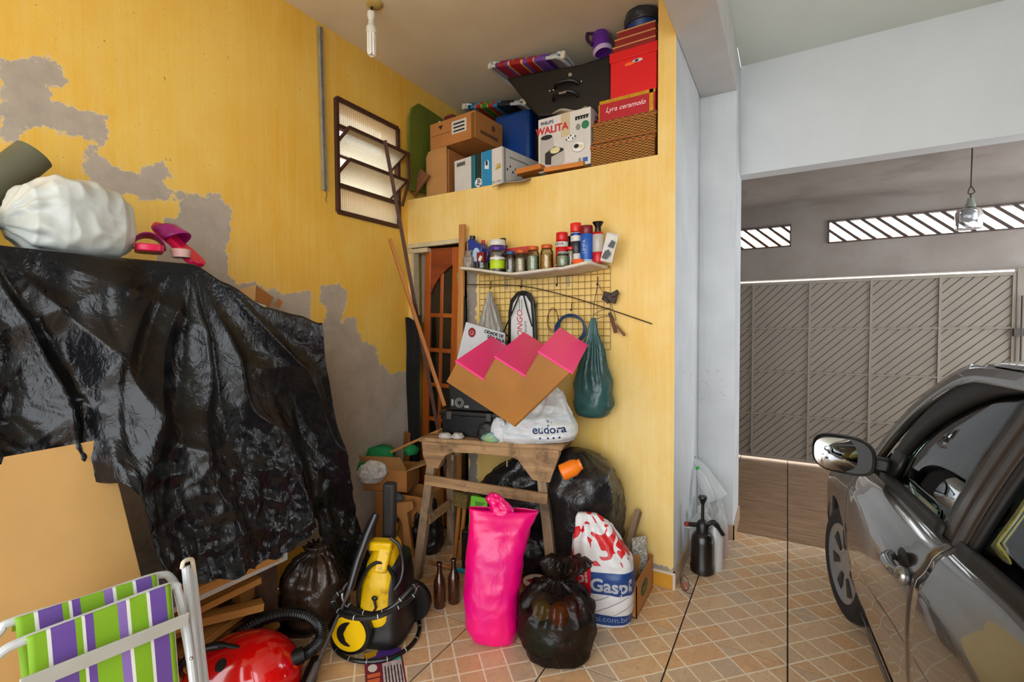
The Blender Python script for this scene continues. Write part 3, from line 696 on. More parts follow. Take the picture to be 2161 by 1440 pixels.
# ------------------------------------------------------------------ grey cable channel and lamp
M_gm = PL('galvanised_channel', '9b9990', .45, .4, var=.2, vs=14)
a, b = PX(674, 56, XL+.012), PX(684, 402, XL+.012)
ch = thing('cable_channel', 'grey metal channel fixed upright on the yellow left wall', 'channel', b)
L = (a-b).length; G().beam((0, 0, 0), a-b, .024, .012, (1, 0, 0)).build('channel_back', M_gm, ch, 0)
for s in (-1, 1): G().beam((.008, .011*s, 0), a-b+V((.008, .011*s, 0)), .003, .02, (1, 0, 0)).build('channel_lip', M_gm, ch, 0)
G().tube(spl([(.01, .004, 0), (.012, .01, -.03), (.008, .004, -.06), (.012, .012, -.075)], 5), .002, 6).build('wire_end', PL('dark_wire', '2a2420', .6), ch)
lb = PZ(783, 8, ZC); lmp = thing('ceiling_lamp', 'bare white spiral-tube lamp hanging from the stained ceiling', 'lamp', (lb.x, lb.y, ZC))
M_por = PL('white_lamp_plastic', 'e4e1d6', .4, var=.05)
G().ball((.02, .01, -.004), .05, 16, 8, (1, 1, .35)).build('ceiling_boss', PL('yellowed_boss', 'b39a55', .8, var=.3, vs=20), lmp)
G().tube([(0, 0, 0), (.002, 0, -.05)], .005, 8).tube([(.012, 0, 0), (.01, 0, -.05)], .004, 8).build('flex', PL('dark_wire', '2a2420', .6), lmp)
G().lathe([(.012, -.045), (.022, -.05), (.024, -.075), (.020, -.09), (.018, -.1)], 20).build('lamp_holder', M_por, lmp)
G().lathe([(.016, -.10), (.019, -.115), (.021, -.13), (.030, -.14), (.032, -.165), (.026, -.175)], 24).build('lamp_base', M_por, lmp)
tubeM = NT('white_lamp_tube'); tubeM.col('f6f4ee'); tubeM = tubeM.set(Roughness=.25)
for k in range(3):
    an = 2*math.pi*k/3+.4; c, s = math.cos(an)*.016, math.sin(an)*.016; px_, py_ = -math.sin(an)*.0105, math.cos(an)*.0105
    G().tube(spl([(c+px_, s+py_, -.17), (c+px_, s+py_, -.285), (c, s, -.298), (c-px_, s-py_, -.285), (c-px_, s-py_, -.17)], 5), .0075, 10).build('tube', tubeM, lmp)

# ------------------------------------------------------------------ white cabinet under the black sheeting
M_wl = PL('white_laminate', 'c9c6bf', .45, var=.06, vs=4, dirt='8d857b')
CX0, CX1, CY0, CY1, CZ0, CZ1 = -2.57, -2.06, .05, 1.40, .435, 1.54
cab = thing('white_cabinet', 'white open cabinet under black plastic sheeting, raised on wooden blocks', 'cabinet', ((CX0+CX1)/2, (CY0+CY1)/2, CZ0))
o0 = V(((CX0+CX1)/2, (CY0+CY1)/2, CZ0))
def cb(nm, a, b, m=M_wl): return G().bb(V(a)-o0, V(b)-o0).build(nm, m, cab, 0, bevel=.002)
cb('base_panel', (CX0, CY0, CZ0), (CX1, CY1, CZ0+.022)); cb('top_panel', (CX0, CY0, CZ1-.02), (CX1, CY1, CZ1)); cb('back_panel', (CX0, CY0, CZ0), (CX0+.01, CY1, CZ1))
cb('side_panel', (CX0, CY1-.022, CZ0+.022), (CX1, CY1, CZ1-.02)); cb('side_panel', (CX0, CY0, CZ0+.022), (CX1, CY0+.02, CZ1-.02)); cb('shelf', (CX0, CY0, 1.1), (CX1-.02, CY1, 1.12))
M_pine = WOOD('orange_pine', 'b0722f', 'd49a52', 1, 18); M_pine2 = WOOD('brown_offcut', '8a5a2c', 'b98042', 1, 16); M_old = WOOD('weathered_wood', '6e5a48', '94795f', 1, 22, .8, 14, '45372c'); M_dkw = WOOD('dark_wood', '3a281c', '5a4030', 1, 16)
rnd = random.Random(5)
def plank(label, a, b, w, h, mat, name='wood_offcut', cat='wood', group=None, up=(0, 0, 1)):
    a, b = V(a), V(b); d = (b-a); L_ = d.length; d.normalize(); u = V(up)
    if abs(d.dot(u)) > .98: u = V((0, 1, 0))
    x = d.cross(u).normalized(); z = x.cross(d)
    o = G().box((0, 0, 0), (w, L_, h)).build(name, mat, None, 0, bevel=.002); o.matrix_world = frame(x, d, z, (a+b)/2)
    return tag(o, label, cat, group)
for y_ in (.28, 1.34):
    plank('dark wooden block propping up the %s end of the white cabinet' % ('hidden' if y_ < 1 else 'far'), (-2.5, y_, .215), (-2.12, y_, .215), .09, .43, M_dkw, 'prop_block', 'block')
plank('pine board lying inside the bottom of the white cabinet', (-2.10, .95, .4745), (-2.08, 1.35, .4745), .07, .035, M_pine, 'pine_board')
plank('short pine stick upright inside the white cabinet corner', (-2.12, 1.33, .46), (-2.115, 1.34, .62), .03, .03, M_pine2, 'pine_stick')
# pile of offcuts in the gap below the cabinet
pile = [(-2.02, .93, -1.98, 1.30, .355, .06, .03, 0), (-2.0, 1.18, -2.06, 1.42, .30, .09, .05, 1), (-2.0, .96, -1.95, 1.28, .29, .05, .035, 0), (-2.05, .92, -2.02, 1.15, .27, .05, .03, 1), (-2.0, 1.05, -1.97, 1.33, .235, .09, .03, 0), (-1.98, .98, -2.04, 1.22, .20, .05, .025, 1),
        (-1.98, 1.0, -1.9, 1.16, .165, .06, .045, 0), (-2.05, .95, -2.0, 1.24, .165, .05, .03, 1), (-1.97, 1.06, -1.9, 1.36, .12, .06, .022, 0), (-1.93, .98, -1.98, 1.2, .085, .07, .03, 1), (-1.9, 1.02, -1.86, 1.38, .055, .05, .02, 0), (-2.1, .95, -2.12, 1.3, .05, .10, .05, 1), (-2.25, .95, -2.22, 1.35, .08, .12, .06, 0), (-2.2, 1.0, -2.28, 1.3, .2, .1, .05, 1), (-1.87, 1.05, -1.95, 1.33, .015, .06, .025, 0)]
ORD = ['topmost', 'second', 'third', 'fourth', 'fifth', 'sixth', 'seventh', 'eighth', 'ninth', 'tenth', 'eleventh', 'twelfth', 'thirteenth', 'fourteenth', 'lowest']
pile.sort(key=lambda r: -r[4])
for k, (xa, ya, xb, yb, z, w_, h_, mm) in enumerate(pile):
    xa -= .17; xb -= .17
    jx, jy = rnd.uniform(-.05, .05), rnd.uniform(-.05, .05); xb += jx; ya += jy; xa -= jx*.6; w_ *= rnd.uniform(.7, 1.3)
    dz = rnd.uniform(-.02, .02) if z > .03 else 0
    plank('%s wood offcut%s in the pile below the white cabinet' % (ORD[k], ' from the top' if 0 < k < 14 else ''), (xa, ya, z-dz), (xb, yb, z+dz), w_, h_, (M_pine, M_pine2)[mm], 'wood_offcut', 'wood', 'wood offcuts below the white cabinet')

# ------------------------------------------------------------------ black plastic sheeting
M_tarp = FILM('black_sheeting', (.006, .006, .007), .22, 17, .45, .32, dist=.018)
def tl_(y): return smoothtab([(0, 1.80), (1.0, 1.80), (1.12, 1.735), (1.3, 1.64), (1.5, 1.605), (1.6, 1.57)], y)[0]
def hem(y): return smoothtab([(0, 1.08), (.40, 1.05), (.655, 1.06), (.69, 1.0), (.712, .82), (.74, .70), (.95, .625), (1.2, .585), (1.33, .60), (1.39, .64), (1.44, .34), (1.52, .18), (1.62, .14)], y)[0]
def xh(y): return smoothtab([(0, -2.0), (.61, -1.98), (.675, -1.84), (.74, -1.76), (.9, -1.79), (1.25, -1.87), (1.40, -1.98), (1.48, -1.95), (1.62, -1.98)], y)[0]
def tarp(a, b):
    y = a*1.62; zt = tl_(y); zh = hem(y)+.02*noise.noise(V((y*18, 0, 3))); flare = .26*max(0, (y-1.28)/.34)**1.3
    xf = -2.04+.02*math.sin(y*7)
    if b < .16:
        k = b/.16; p = V((-2.575+(xf+2.575)*k, y, zt+.004*math.sin(k*3)))
        n_ = V((0, 0, 1))
    else:
        k = (b-.16)/.84; z = zt+(zh-zt)*k; x = xf+(xh(y)-xf)*(k**(1.35-.75*math.exp(-((y-.75)/.12)**2))); p = V((x, y+flare*k**1.6, z)); n_ = V((1, .15, .12)).normalized()
        rr = min(1, k*5)
        d = 0
        for cy, cz, K, ph, am in ((1.0, 1.84, 9, 0, .040), (.42, 1.86, 8, 1.3, .040)):
            dy, dz = p.y-cy, cz-p.z; an = math.atan2(dy, dz); r = math.hypot(dy, dz)
            f = math.sin(an*K+ph+1.6*noise.noise(V((an*2, r*2, ph)))); d += am*(1-abs(f)*1.5)*min(1, r*2.2)*math.exp(-(an/1.0)**2)
        low = k**1.6
        q = V((p.y*1.0, p.z*.8, 1.7))
        lo2 = max(0, (k-.25)/.75)**1.2
        d += (.006+.050*lo2)*crumple(q, 4.2, 1)+(.0015+.020*lo2)*crumple(q, 11, 4)+.0025*lo2*crumple(q, 30, 2)
        p += n_*d*rr
    return p
tp_ = G().grid(tarp, 260, 210).build('plastic_sheeting', M_tarp, None, 180)
tag(tp_, 'crumpled black plastic sheeting draped over the tall white cabinet', 'sheeting')
# heap behind/right of the sheet hem and dark bag on the floor
M_blackbag = FILM('black_bin_bag', (.012, .011, .012), .24, 24, .8, .5)
M_smoke = FILM('thin_dark_bin_bag', (.03, .022, .018), .2, 20, .7, .5, c2=(.10, .05, .03))
g = bag([(0, .13, .13, 0, 0), (.05, .165, .16, 0, 0), (.14, .17, .17, 0, 0), (.24, .15, .15, 0, 0), (.32, .09, .09, .01, 0), (.36, .03, .03, .02, 0), (.40, .05, .045, .03, 0)], wr=.02, ws=10, pleat=.12, pz=.2, seed=3)
o = g.build('bin_bag', M_smoke, None, 180); o.location = (-2.16, 1.62, 0); tag(o, 'thin dark bin bag with reddish contents below the sheeting hem', 'bag')

# ------------------------------------------------------------------ things on top of the sheeting
M_wbag = FILM('white_bin_bag', 'b4b8b3', .36, 7, .55, .5, 'c9ccc6')
g = bag([(-.33, .05, .05, 0, 0), (-.32, .085, .10, 0, 0), (-.28, .118, .14, 0, 0), (-.2, .130, .155, 0, 0), (-.12, .128, .155, 0, 0), (-.05, .10, .12, .01, 0), (-.015, .05, .055, .02, -.0), (.0, .016, .016, .03, 0), (.012, .016, .016, .03, 0), (.05, .05, .04, .05, .01), (.09, .06, .05, .07, .02)], n=110, m=110, wr=.024, ws=6, pleat=.06, pk=11, pz=-.12, sq=2.9, seed=9)
wbx, wby = -2.24, .53
o = g.build('white_bin_bag', M_wbag, None, 180)
o.matrix_world = frame((0, 0, -1), (1, 0, 0), (0, -1, 0), (wbx, wby, 1.935)); tag(o, 'knotted white plastic bin bag stuffed full on top of the sheeting', 'bag')
M_pk = PL('hot_pink_rubber', 'd8104a', .4, var=.1); M_pur = PL('purple_strap', 'a0157a', .35, var=.2)
def slipper(label, base, yaw, tilt):
    e = thing('slipper', label, 'slipper', base, (tilt, 0, yaw), 'pink slippers on the sheeting')
    sole = [(-.045, -.12), (.03, -.125), (.045, -.05), (.035, .02), (.05, .09), (.03, .13), (-.02, .13), (-.045, .08), (-.035, 0)]
    G().prism([(p.x, p.y) for p in spl([(x, y, 0) for x, y in sole], 4, True)], (0, 0, .0), (1, 0, 0), (0, 1, 0), (0, 0, .028)).build('sole', M_pk, e, 40, bevel=.005)
    def st(a, b):
        th = math.pi*(-.02+1.04*a); r = .052+.003*math.sin(b*9); return V((r*math.cos(th), .02+.075*b-.02*math.sin(th), .018+.062*math.sin(th)*(1-.25*b)))
    G().grid(st, 20, 8).build('strap', M_pur, e, 180, solid=.006)
slipper('hot pink slipper with purple strap lying beside the white bin bag', PX(315, 536, -2.22)+V((0, 0, .004)), 70, 4)
slipper('hot pink slipper standing tipped up at the corner of the sheeting', PX(372, 520, -2.26)+V((0, 0, -.005)), 115, 42)
o = G().lathe([(.0, 0), (.03, 0), (.035, .03), (.03, .034), (.0, .034)], 16, sx=1.2).build('small_pot', PL('pale_pink_plastic', 'd9a7a0', .5), None); o.location = PX(382, 544, -2.15); tag(o, 'small pale pink tub tucked under the slippers', 'tub')
M_gt = PL('grey_green_pipe', '5c5b46', .6, var=.1, vs=10)
a, b = PX(72, 326, -2.42), PX(-90, 452, -2.42); d = (b-a).normalized()
pp = thing('plastic_pipe', 'wide grey green pipe leaning above the white bin bag', 'pipe', a)
G().tube([(0, 0, 0), b-a], .058, 28, cap=False).tube([b-a, (0, 0, 0)], .052, 28, cap=False).build('pipe_wall', M_gt, pp, 60)
G().tube([d*.012, d*.016], .0575, 28).build('end_plug', PL('dark_pipe_plug', '3c3a30', .7, var=.3, vs=30, dirt='8a8878'), pp, 40)
# torn cardboard showing behind the sheeting
M_card = PL('brown_cardboard', 'b9844a', .85, var=.08, vs=8, bump=.1, bs=120); M_card2 = PL('pale_cardboard', 'c99a64', .85, var=.08, vs=8)
M_card3 = PL('orange_cardboard', 'b5763a', .85, var=.1, vs=6)
cb_ = thing('torn_carton', 'torn cardboard carton behind the sloping edge of the sheeting', 'carton', (-2.5, 1.36, 1.6))
q = V((-2.5, 1.36, 1.6))
def quad(nm, pts, m, par, s=.004): return G().add([PX(x, y_, X)-q for x, y_, X in pts], [tuple(range(len(pts)))]).build(nm, m, par, 0, solid=s)
quad('flap', [(500, 612, -2.48), (540, 602, -2.45), (538, 640, -2.44), (508, 628, -2.47)], M_card2, cb_); quad('side_panel', [(540, 602, -2.45), (577, 628, -2.52), (566, 650, -2.52), (534, 630, -2.45)], M_card3, cb_)
quad('liner', [(515, 620, -2.47), (560, 645, -2.5), (572, 668, -2.5), (505, 640, -2.47)], PL('white_liner', 'd8d5cc', .8), cb_); quad('scrap', [(588, 630, -2.52), (597, 638, -2.52), (588, 651, -2.53), (578, 643, -2.53)], M_card3, cb_)

# ------------------------------------------------------------------ leaning board and folded beach chair
M_mdf = PL('tan_hardboard', 'c69a5c', .75, var=.05, vs=5, bump=.05, bs=200)
bd = thing('hardboard_sheet', 'large tan hardboard sheet leaning against the black sheeting', 'board', (-1.70, .3, 0))
xv = V((-.245, 0, 1.185)); n_ = V((1.185, 0, .245)).normalized()
G().prism([(-.75, 0), (.47, 0), (.42, .62), (.375, 1), (-.75, .985)], (0, 0, 0), (0, 1, 0), xv, n_*.014).build('sheet', M_mdf, bd, 0, bevel=.002)
G().box((.02-.12, .13, .545), (.004, .012, .006)).xf(Matrix.Translation((.02, 0, 0))).build('nail_hole', M_dkw, bd, 0)
W0_, GN, PU, PU2 = 'e4e4de', '7fae1c', '6a4a9c', '8a6cb4'
ST = [(0, GN), (.10, W0_), (.125, PU), (.26, GN), (.30, W0_), (.32, PU), (.37, GN), (.52, PU2), (.58, W0_), (.605, GN), (.72, W0_), (.745, PU), (.86, GN), (.90, W0_), (.92, PU), (.955, GN)]
M_st = STRIPE('green_purple_stripe', 1, ST, .6, 300, 2.75, -.935)
M_tubew = PL('white_painted_tube', 'cdd2d4', .35, .1, var=.06, vs=12); M_capw = PL('cream_plastic_cap', 'd6cfb8', .5)
bc = thing('folded_beach_chair', 'folded beach chair with green and purple striped fabric before the hardboard', 'chair', (-1.5, .52, 0))
q = V((-1.5, .52, 0))
def L_(px_, py_, x): return PX(px_, py_, x)-q
def cloth(nm, tl, tr, drop, lean, roll):
    def fn(a, b):
        p = tl+(tr-tl)*a
        if b < .16: k = b/.16; return p+V((-.014*math.cos(k*math.pi), 0, -.03+.045*math.sin(k*math.pi/2)*(1 if k < .6 else 1)-.012*max(0, k-.6)))
        k = (b-.16)/.84; return p+V((.014+lean*k+.006*math.sin(a*9+k*4)*k, 0, .010-drop*k))
    return G().grid(fn, 24, 30).build(nm, M_st2, bc, 180, solid=.003)
t = NT('green_purple_stripes'); yy = t.xyz(t.coords())[1]
M_st2 = STRIPE('beach_stripe', 1, ST, .6, 300, 1/.325, .155/.325)
cloth('back_fabric', L_(28, 1312, -1.60), L_(328, 1217, -1.60), .52, .10, 1); cloth('seat_fabric', L_(52, 1352, -1.52), L_(356, 1238, -1.52), .50, .06, 1)
f = G()
f.tube(spl([L_(-40, 1385, -1.60), L_(0, 1332, -1.60), L_(28, 1312, -1.60), L_(180, 1266, -1.60), L_(330, 1216, -1.60), L_(362, 1222, -1.60), L_(378, 1262, -1.6), L_(392, 1340, -1.58), L_(420, 1500, -1.55)], 6), .0105, 10)
f.tube(spl([L_(-60, 1440, -1.52), L_(0, 1380, -1.52), L_(52, 1352, -1.52), L_(200, 1296, -1.52), L_(356, 1238, -1.52), L_(376, 1250, -1.52), L_(388, 1300, -1.52), L_(398, 1360, -1.5), L_(415, 1500, -1.46)], 6), .0105, 10)
lo_ = L_(425, 1600, -1.45); f.build('tube_frame', M_tubew, bc)
for a_, b_ in (((392, 1196, -1.56), (430, 1560, -1.45)), ((404, 1200, -1.58), (446, 1560, -1.47)), ((-150, 1380, -1.56), (-200, 1600, -1.45))):
    A, B_ = L_(*a_), L_(*b_); k = -A.z/(B_.z-A.z); G().tube([A, A+(B_-A)*k], .0115, 10).build('leg', M_tubew, bc)
G().tube(spl([L_(384, 1200, -1.55), L_(388, 1186, -1.55), L_(404, 1181, -1.56), L_(408, 1196, -1.57), L_(414, 1240, -1.57), L_(424, 1330, -1.56)], 5), .006, 8).build('strap_loop', M_capw, bc)
G().beam(L_(40, 1452, -1.46), L_(398, 1306, -1.47), .006, .036).build('armrest', PL('grey_white_plastic', 'b4b4ac', .5), bc, 0, bevel=.002)
G().ball(L_(397, 1312, -1.485), .006).ball(L_(404, 1390, -1.46), .005).build('rivet', PL('steel_rivet', 'b5b5b5', .3, .9), bc)
# ------------------------------------------------------------------ black shoe, vacuum cleaner, pressure washer, leaflet
M_shoe = PL('black_leather', '0e0c0c', .35, var=.3)
p = PZ(612, 1342, 0); sh = thing('black_shoe', 'scuffed black shoe lying before the dark bin bag', 'shoe', (p.x-.03, p.y, 0), (0, 0, 118))
def sfn(a, b):
    y = -.13+.26*a; w = smoothtab([(0, .025), (.12, .034), (.4, .030), (.75, .043), (.93, .034), (1, .006)], a)[0]; h = smoothtab([(0, .05), (.2, .085), (.42, .08), (.6, .05), (.85, .036), (1, .02)], a)[0]
    th = math.pi*b; return V((w*math.cos(th), y, .016+h*math.sin(th)**.7))
G().grid(sfn, 26, 16).build('upper', M_shoe, sh, 180); G().prism([(p_.x, p_.y) for p_ in spl([(.028, -.13, 0), (.034, -.05, 0), (.044, .06, 0), (.03, .125, 0), (-.03, .125, 0), (-.044, .06, 0), (-.034, -.05, 0), (-.028, -.13, 0)], 4, True)], (0, 0, 0), (1, 0, 0), (0, 1, 0), (0, 0, .016)).build('sole', PL('brown_sole', '4a2f22', .7), sh, 40)
hr = V((math.cos(YAW), math.sin(YAW), 0)); hf = V((-math.sin(YAW), math.cos(YAW), 0))       # horizontal right / away in the picture
M_red = PL('glossy_red_plastic', 'd40a0a', .12, var=.04, coat=.6); M_bk = PL('black_plastic', '0d0d0e', .38, var=.2)
c = PZ(512, 1462, 0); vq = V((c.x, c.y, 0)); vc = thing('vacuum_cleaner', 'shiny red canister vacuum cleaner with black hose', 'vacuum cleaner', vq, (0, 0, math.degrees(YAW)+2)); vc.scale = (1.12, 1.12, 1.12)
def vb(a, b):
    x = -.215+.43*a; e = max(0, 1-abs((a-.5)*2)**2.6)**.5; w = .145*e+.001; h = (.165+.025*math.sin(a*3.1))*e*(.86+.22*a)
    th = math.pi*b; return V((x, w*math.cos(th), .035+h*max(0, math.sin(th))**.8))
G().grid(vb, 40, 28).build('body', M_red, vc, 180)
G().grid(lambda a, b: V((-.21+.42*a, .15*math.cos(2*math.pi*b)*max(.02, 1-abs((a-.5)*2)**3)**.5, .035+.028*math.sin(2*math.pi*b))), 30, 16, cv=True).build('bumper', M_bk, vc, 180)
G().tube(spl([(-.175, -.10, .15), (-.16, -.07, .185), (-.10, -.055, .212), (-.03, -.05, .218), (.03, -.05, .20)], 6), [.012]*8+[.014]*10+[.008]*7, 10).build('carry_handle', M_bk, vc)
G().lathe([(.0, .0), (.026, .0), (.026, .012), (.018, .02), (.0, .02)], 18, (-.02, -.085, .165), Euler((.7, 0, 0)).to_matrix()).build('dial', M_bk, vc)
for sx, sy in ((-.12, -.15), (-.12, .15), (.13, 0)): G().lathe([(.0, -.012), (.035, -.012), (.035, .012), (0, .012)], 18, (sx, sy, .035), Euler((math.pi/2, 0, 0)).to_matrix()).build('castor', M_bk, vc)
Mi = (Matrix.Translation(vq) @ Euler((0, 0, YAW+math.radians(2))).to_matrix().to_4x4() @ Matrix.Scale(1.12, 4)).inverted()
hp = [PD(438, 1412, 1.98), PD(452, 1384, 2.0), PD(495, 1345, 2.08), PD(545, 1312, 2.16), PD(600, 1296, 2.2), PD(645, 1300, 2.2), PD(676, 1322, 2.16), PD(676, 1352, 2.12), PD(655, 1374, 2.08), PD(628, 1388, 2.05), PD(605, 1395, 2.02)]
hs_ = spl(hp, 16); G().tube([Mi @ p for p in hs_], [.0225+.0025*(i % 2) for i in range(len(hs_))], 12).build('hose', M_bk, vc, 20)
G().tube([Mi @ PD(640, 1382, 2.06), Mi @ PD(600, 1398, 2.02)], .03, 14).build('hose_cuff', M_bk, vc)
p0, p1 = PZ(668, 1392, .03), PZ(640, 1470, .03)
nz = thing('vacuum_nozzle', 'black vacuum nozzle lying on the tiles by the spray lance', 'nozzle', (p1.x, p1.y, 0)); d = p0-p1; d.z = 0; n2 = V((-d.y, d.x, 0)).normalized()
G().prism([(-.03, 0), (.03, 0), (.026, .6), (.020, 1), (-.014, 1), (-.024, .6)], (0, 0, .004), n2, d, (0, 0, .05)).build('nozzle_body', M_bk, nz, 40, bevel=.008)
G().prism([(-.036, -.0), (.036, -.0), (.036, .25), (-.036, .25)], (0, 0, 0), n2, d, (0, 0, .03)).build('nozzle_foot', M_bk, nz, 40, bevel=.006)
# pressure washer
M_yp = PL('yellow_plastic', 'e0b400', .35, var=.06, vs=8, dirt='8a6a10'); M_yb = PL('yellow_wheel_disc', 'e6b800', .35, var=.04)
wq = PZ(806, 1346, 0); wr_ = thing('pressure_washer', 'yellow and black pressure washer on wheels beside the wooden trestle', 'pressure washer', wq, (0, 0, math.degrees(YAW)-8))
WM = Matrix.Translation(wq) @ Euler((0, 0, YAW-math.radians(8))).to_matrix().to_4x4(); Wi = WM.inverted()
wr_.scale = (1.15, 1.15, 1.15); WM = WM @ Matrix.Scale(1.15, 4); Wi = WM.inverted()
def wl_(px_, py_, d): return Wi @ PD(px_, py_, d)
yb = [(.10, .085, .09, .0, 0), (.16, .088, .10, .0, 0), (.30, .078, .095, .005, .01), (.42, .066, .085, .012, .02), (.50, .05, .06, .02, .03), (.53, .03, .04, .025, .03)]
bag([(z, a, b, x, y) for z, a, b, x, y in yb], 40, 26, 0, sq=3.2).build('yellow_shell', M_yp, wr_, 50)
bag([(0.02, .105, .13, .01, .03), (.05, .11, .135, .01, .03), (.14, .105, .13, .01, .035), (.30, .098, .12, .012, .045), (.42, .08, .10, .02, .05), (.46, .05, .06, .02, .05)], 40, 24, 0, sq=3.5).build('black_housing', M_bk, wr_, 50)
G().box((.03, .03, .62), (.055, .045, .46), Euler((.10, .06, 0)).to_matrix()).build('push_handle', PL('matt_black_grip', '161616', .6), wr_, 40, bevel=.012)
G().box((.035, -.055, .47), (.055, .035, .13), Euler((-.25, .1, 0)).to_matrix()).box((.02, -.03, .53), (.10, .06, .05)).build('lance_holder', M_yp, wr_, 40, bevel=.01)
G().ball((.012, -.095, .285), .013, 12, 8, (1, .5, 1)).tube([(.012, -.098, .28), (.02, -.10, .24), (.005, -.1, .21)], .005, 8).build('switch', M_bk, wr_)
G().tube(spl([(-.065, -.075, .20), (-.06, -.085, .32), (-.02, -.085, .43), (.03, -.07, .46), (.075, -.06, .40), (.09, -.05, .28)], 6), .009, 8).build('side_trim', M_bk, wr_)
def whl(x, y, out, nm='wheel'):
    e = bpy.data.objects.new('wheel', None); COL.objects.link(e); e.parent = wr_; e.location = (x, y, .094)
    Rw = Euler((math.radians(90), 0, 0)).to_matrix() if out < 0 else Euler((math.radians(-90), 0, 0)).to_matrix()
    G().lathe([(.0, -.02), (.087, -.02), (.094, -.012), (.094, .015), (.087, .022), (0, .022)], 40, R=Rw).build('tyre', M_bk, e, 40)
    G().lathe([(0, .0225), (.068, .0225), (.074, .026), (.074, .0265), (0, .0285)], 40, R=Rw).build('disc', M_yb, e, 40)
    G().prism([(.05*math.cos(math.radians(a)), .05*math.sin(math.radians(a))) for a in range(80, 281, 10)]+[(-.012, -.03), (-.022, 0), (-.006, .032)], (0, -.029 if out < 0 else .029, 0), (1, 0, 0), (0, 0, 1), (0, -.0015, 0)).build('hub_mark', M_bk, e, 0)
whl(-.085, -.105, -1); whl(.085, .13, 1)
lw_ = [wl_(794, 1085, 2.30), wl_(775, 1130, 2.28), wl_(755, 1185, 2.24), wl_(738, 1245, 2.18)]
G().tube(lw_, [.016, .02, .018, .014], 12).build('spray_gun', PL('grey_black_gun', '1c1a1b', .3), wr_)
A, B_ = wl_(738, 1245, 2.18), wl_(657, 1432, 1.92); G().tube([A, A+(B_-A)*.12, B_], [.010, .006, .0055], 10).tube([A+(B_-A)*.84, B_, B_+(B_-A)*.08], [.012, .014, .012], 12).build('lance', PL('grey_lance', '4f4b4a', .35, .4), wr_)
G().tube(spl([wl_(738, 1228, 2.2), wl_(726, 1240, 2.21), wl_(722, 1262, 2.2), wl_(732, 1280, 2.2)], 5), .004, 6).build('trigger_guard', PL('steel_wire', '9a9a98', .3, .8), wr_)
def hose(pts, nm='hose'):
    q = spl(pts, 10); h = G().tube([Wi @ p for p in q], .009, 10).build(nm, M_bk, wr_)
    for i in range(6, len(q)-3, 9): G().tube([Wi @ q[i], Wi @ (q[i]+(q[i+1]-q[i])*.35)], .0092, 10).build('hose_print', PL('white_print', 'cfcfcf', .5), h)
hose([PD(728, 1268, 2.16), PD(748, 1286, 2.12), PD(790, 1296, 2.08), PD(832, 1278, 2.08), PD(868, 1242, 2.12), PD(880, 1236, 2.15), PD(872, 1258, 2.13), PD(836, 1284, 2.08), PD(788, 1304, 2.04), PD(735, 1302, 2.06), PD(708, 1282, 2.12), PD(704, 1262, 2.15), PD(724, 1246, 2.18)])
hose([PZ(845, 1268, .06)]+[PZ(x, y, .0095) for x, y in ((866, 1284), (884, 1312), (882, 1340), (862, 1368), (822, 1390), (775, 1397), (735, 1390), (708, 1370), (702, 1342), (716, 1318))]+[PZ(735, 1306, .03)])
G().tube(spl([wl_(824, 1135, 2.3), wl_(842, 1152, 2.3), wl_(850, 1190, 2.3), wl_(846, 1222, 2.28), wl_(832, 1245, 2.26)], 8), .008, 8).build('power_cable', M_bk, wr_)
for o in wr_.children:
    if o.name.split('.')[0] in ('yellow_shell', 'black_housing', 'push_handle', 'lance_holder', 'switch', 'side_trim'): o.scale.z = .8
# leaflet
FQ = [PZ(x, y, .0015) for x, y in ((768, 1378), (846, 1366), (854, 1462), (772, 1470))]; U_ = (FQ[1]-FQ[0]); W_ = (FQ[3]-FQ[0])
lf = thing('leaflet', 'colourful purple and red leaflet lying on the floor tiles', 'leaflet', FQ[0])
def lp_(nm, m, poly, z=0): return G().prism(poly, (0, 0, z), U_, W_, (0, 0, .0006)).build(nm, m, lf, 0)
lp_('paper', PL('leaflet_maroon', '7a2038', .4, var=.15), [(0, 0), (1, 0), (1, 1), (0, 1)])
PALE = PL('leaflet_pale', 'c9b8b8', .4, var=.3, vs=40); TEAL = PL('leaflet_teal', '3fae9c', .4); YEL = PL('leaflet_yellow', 'e0a820', .4); VIO = PL('leaflet_violet', '5a3a8c', .4)
lp_('print_block', VIO, [(.02, .02), (.98, .02), (.98, .16), (.3, .2), (.02, .18)], .0007); lp_('print_block', YEL, [(.0, .03), (.38, .0), (.3, .14), (.04, .2)], .0014); lp_('print_block', PALE, [(.45, .35), (.95, .3), (.97, .92), (.45, .95)], .0007); lp_('print_block', TEAL, [(.6, .3), (.75, .18), (.93, .2), (.97, .34), (.85, .3)], .0014)
for k in range(6): lp_('print_bar', PL('leaflet_dark', '2a2430', .4), [(.5+.08*k, .42+.03*(k % 2)), (.53+.08*k, .42), (.53+.08*k, .9-.04*(k % 3)), (.5+.08*k, .9)], .0014)
lp_('print_disc', PL('leaflet_white', 'e4dcd4', .4), ell(.2, .42, .12, .09, 16), .0007); lp_('print_bar', PL('leaflet_orange', 'd8693c', .4), [(.06, .56), (.38, .54), (.38, .62), (.06, .64)], .0007); lp_('print_bar', PL('leaflet_orange', 'd8693c', .4), [(.06, .68), (.36, .66), (.36, .74), (.06, .76)], .0007)
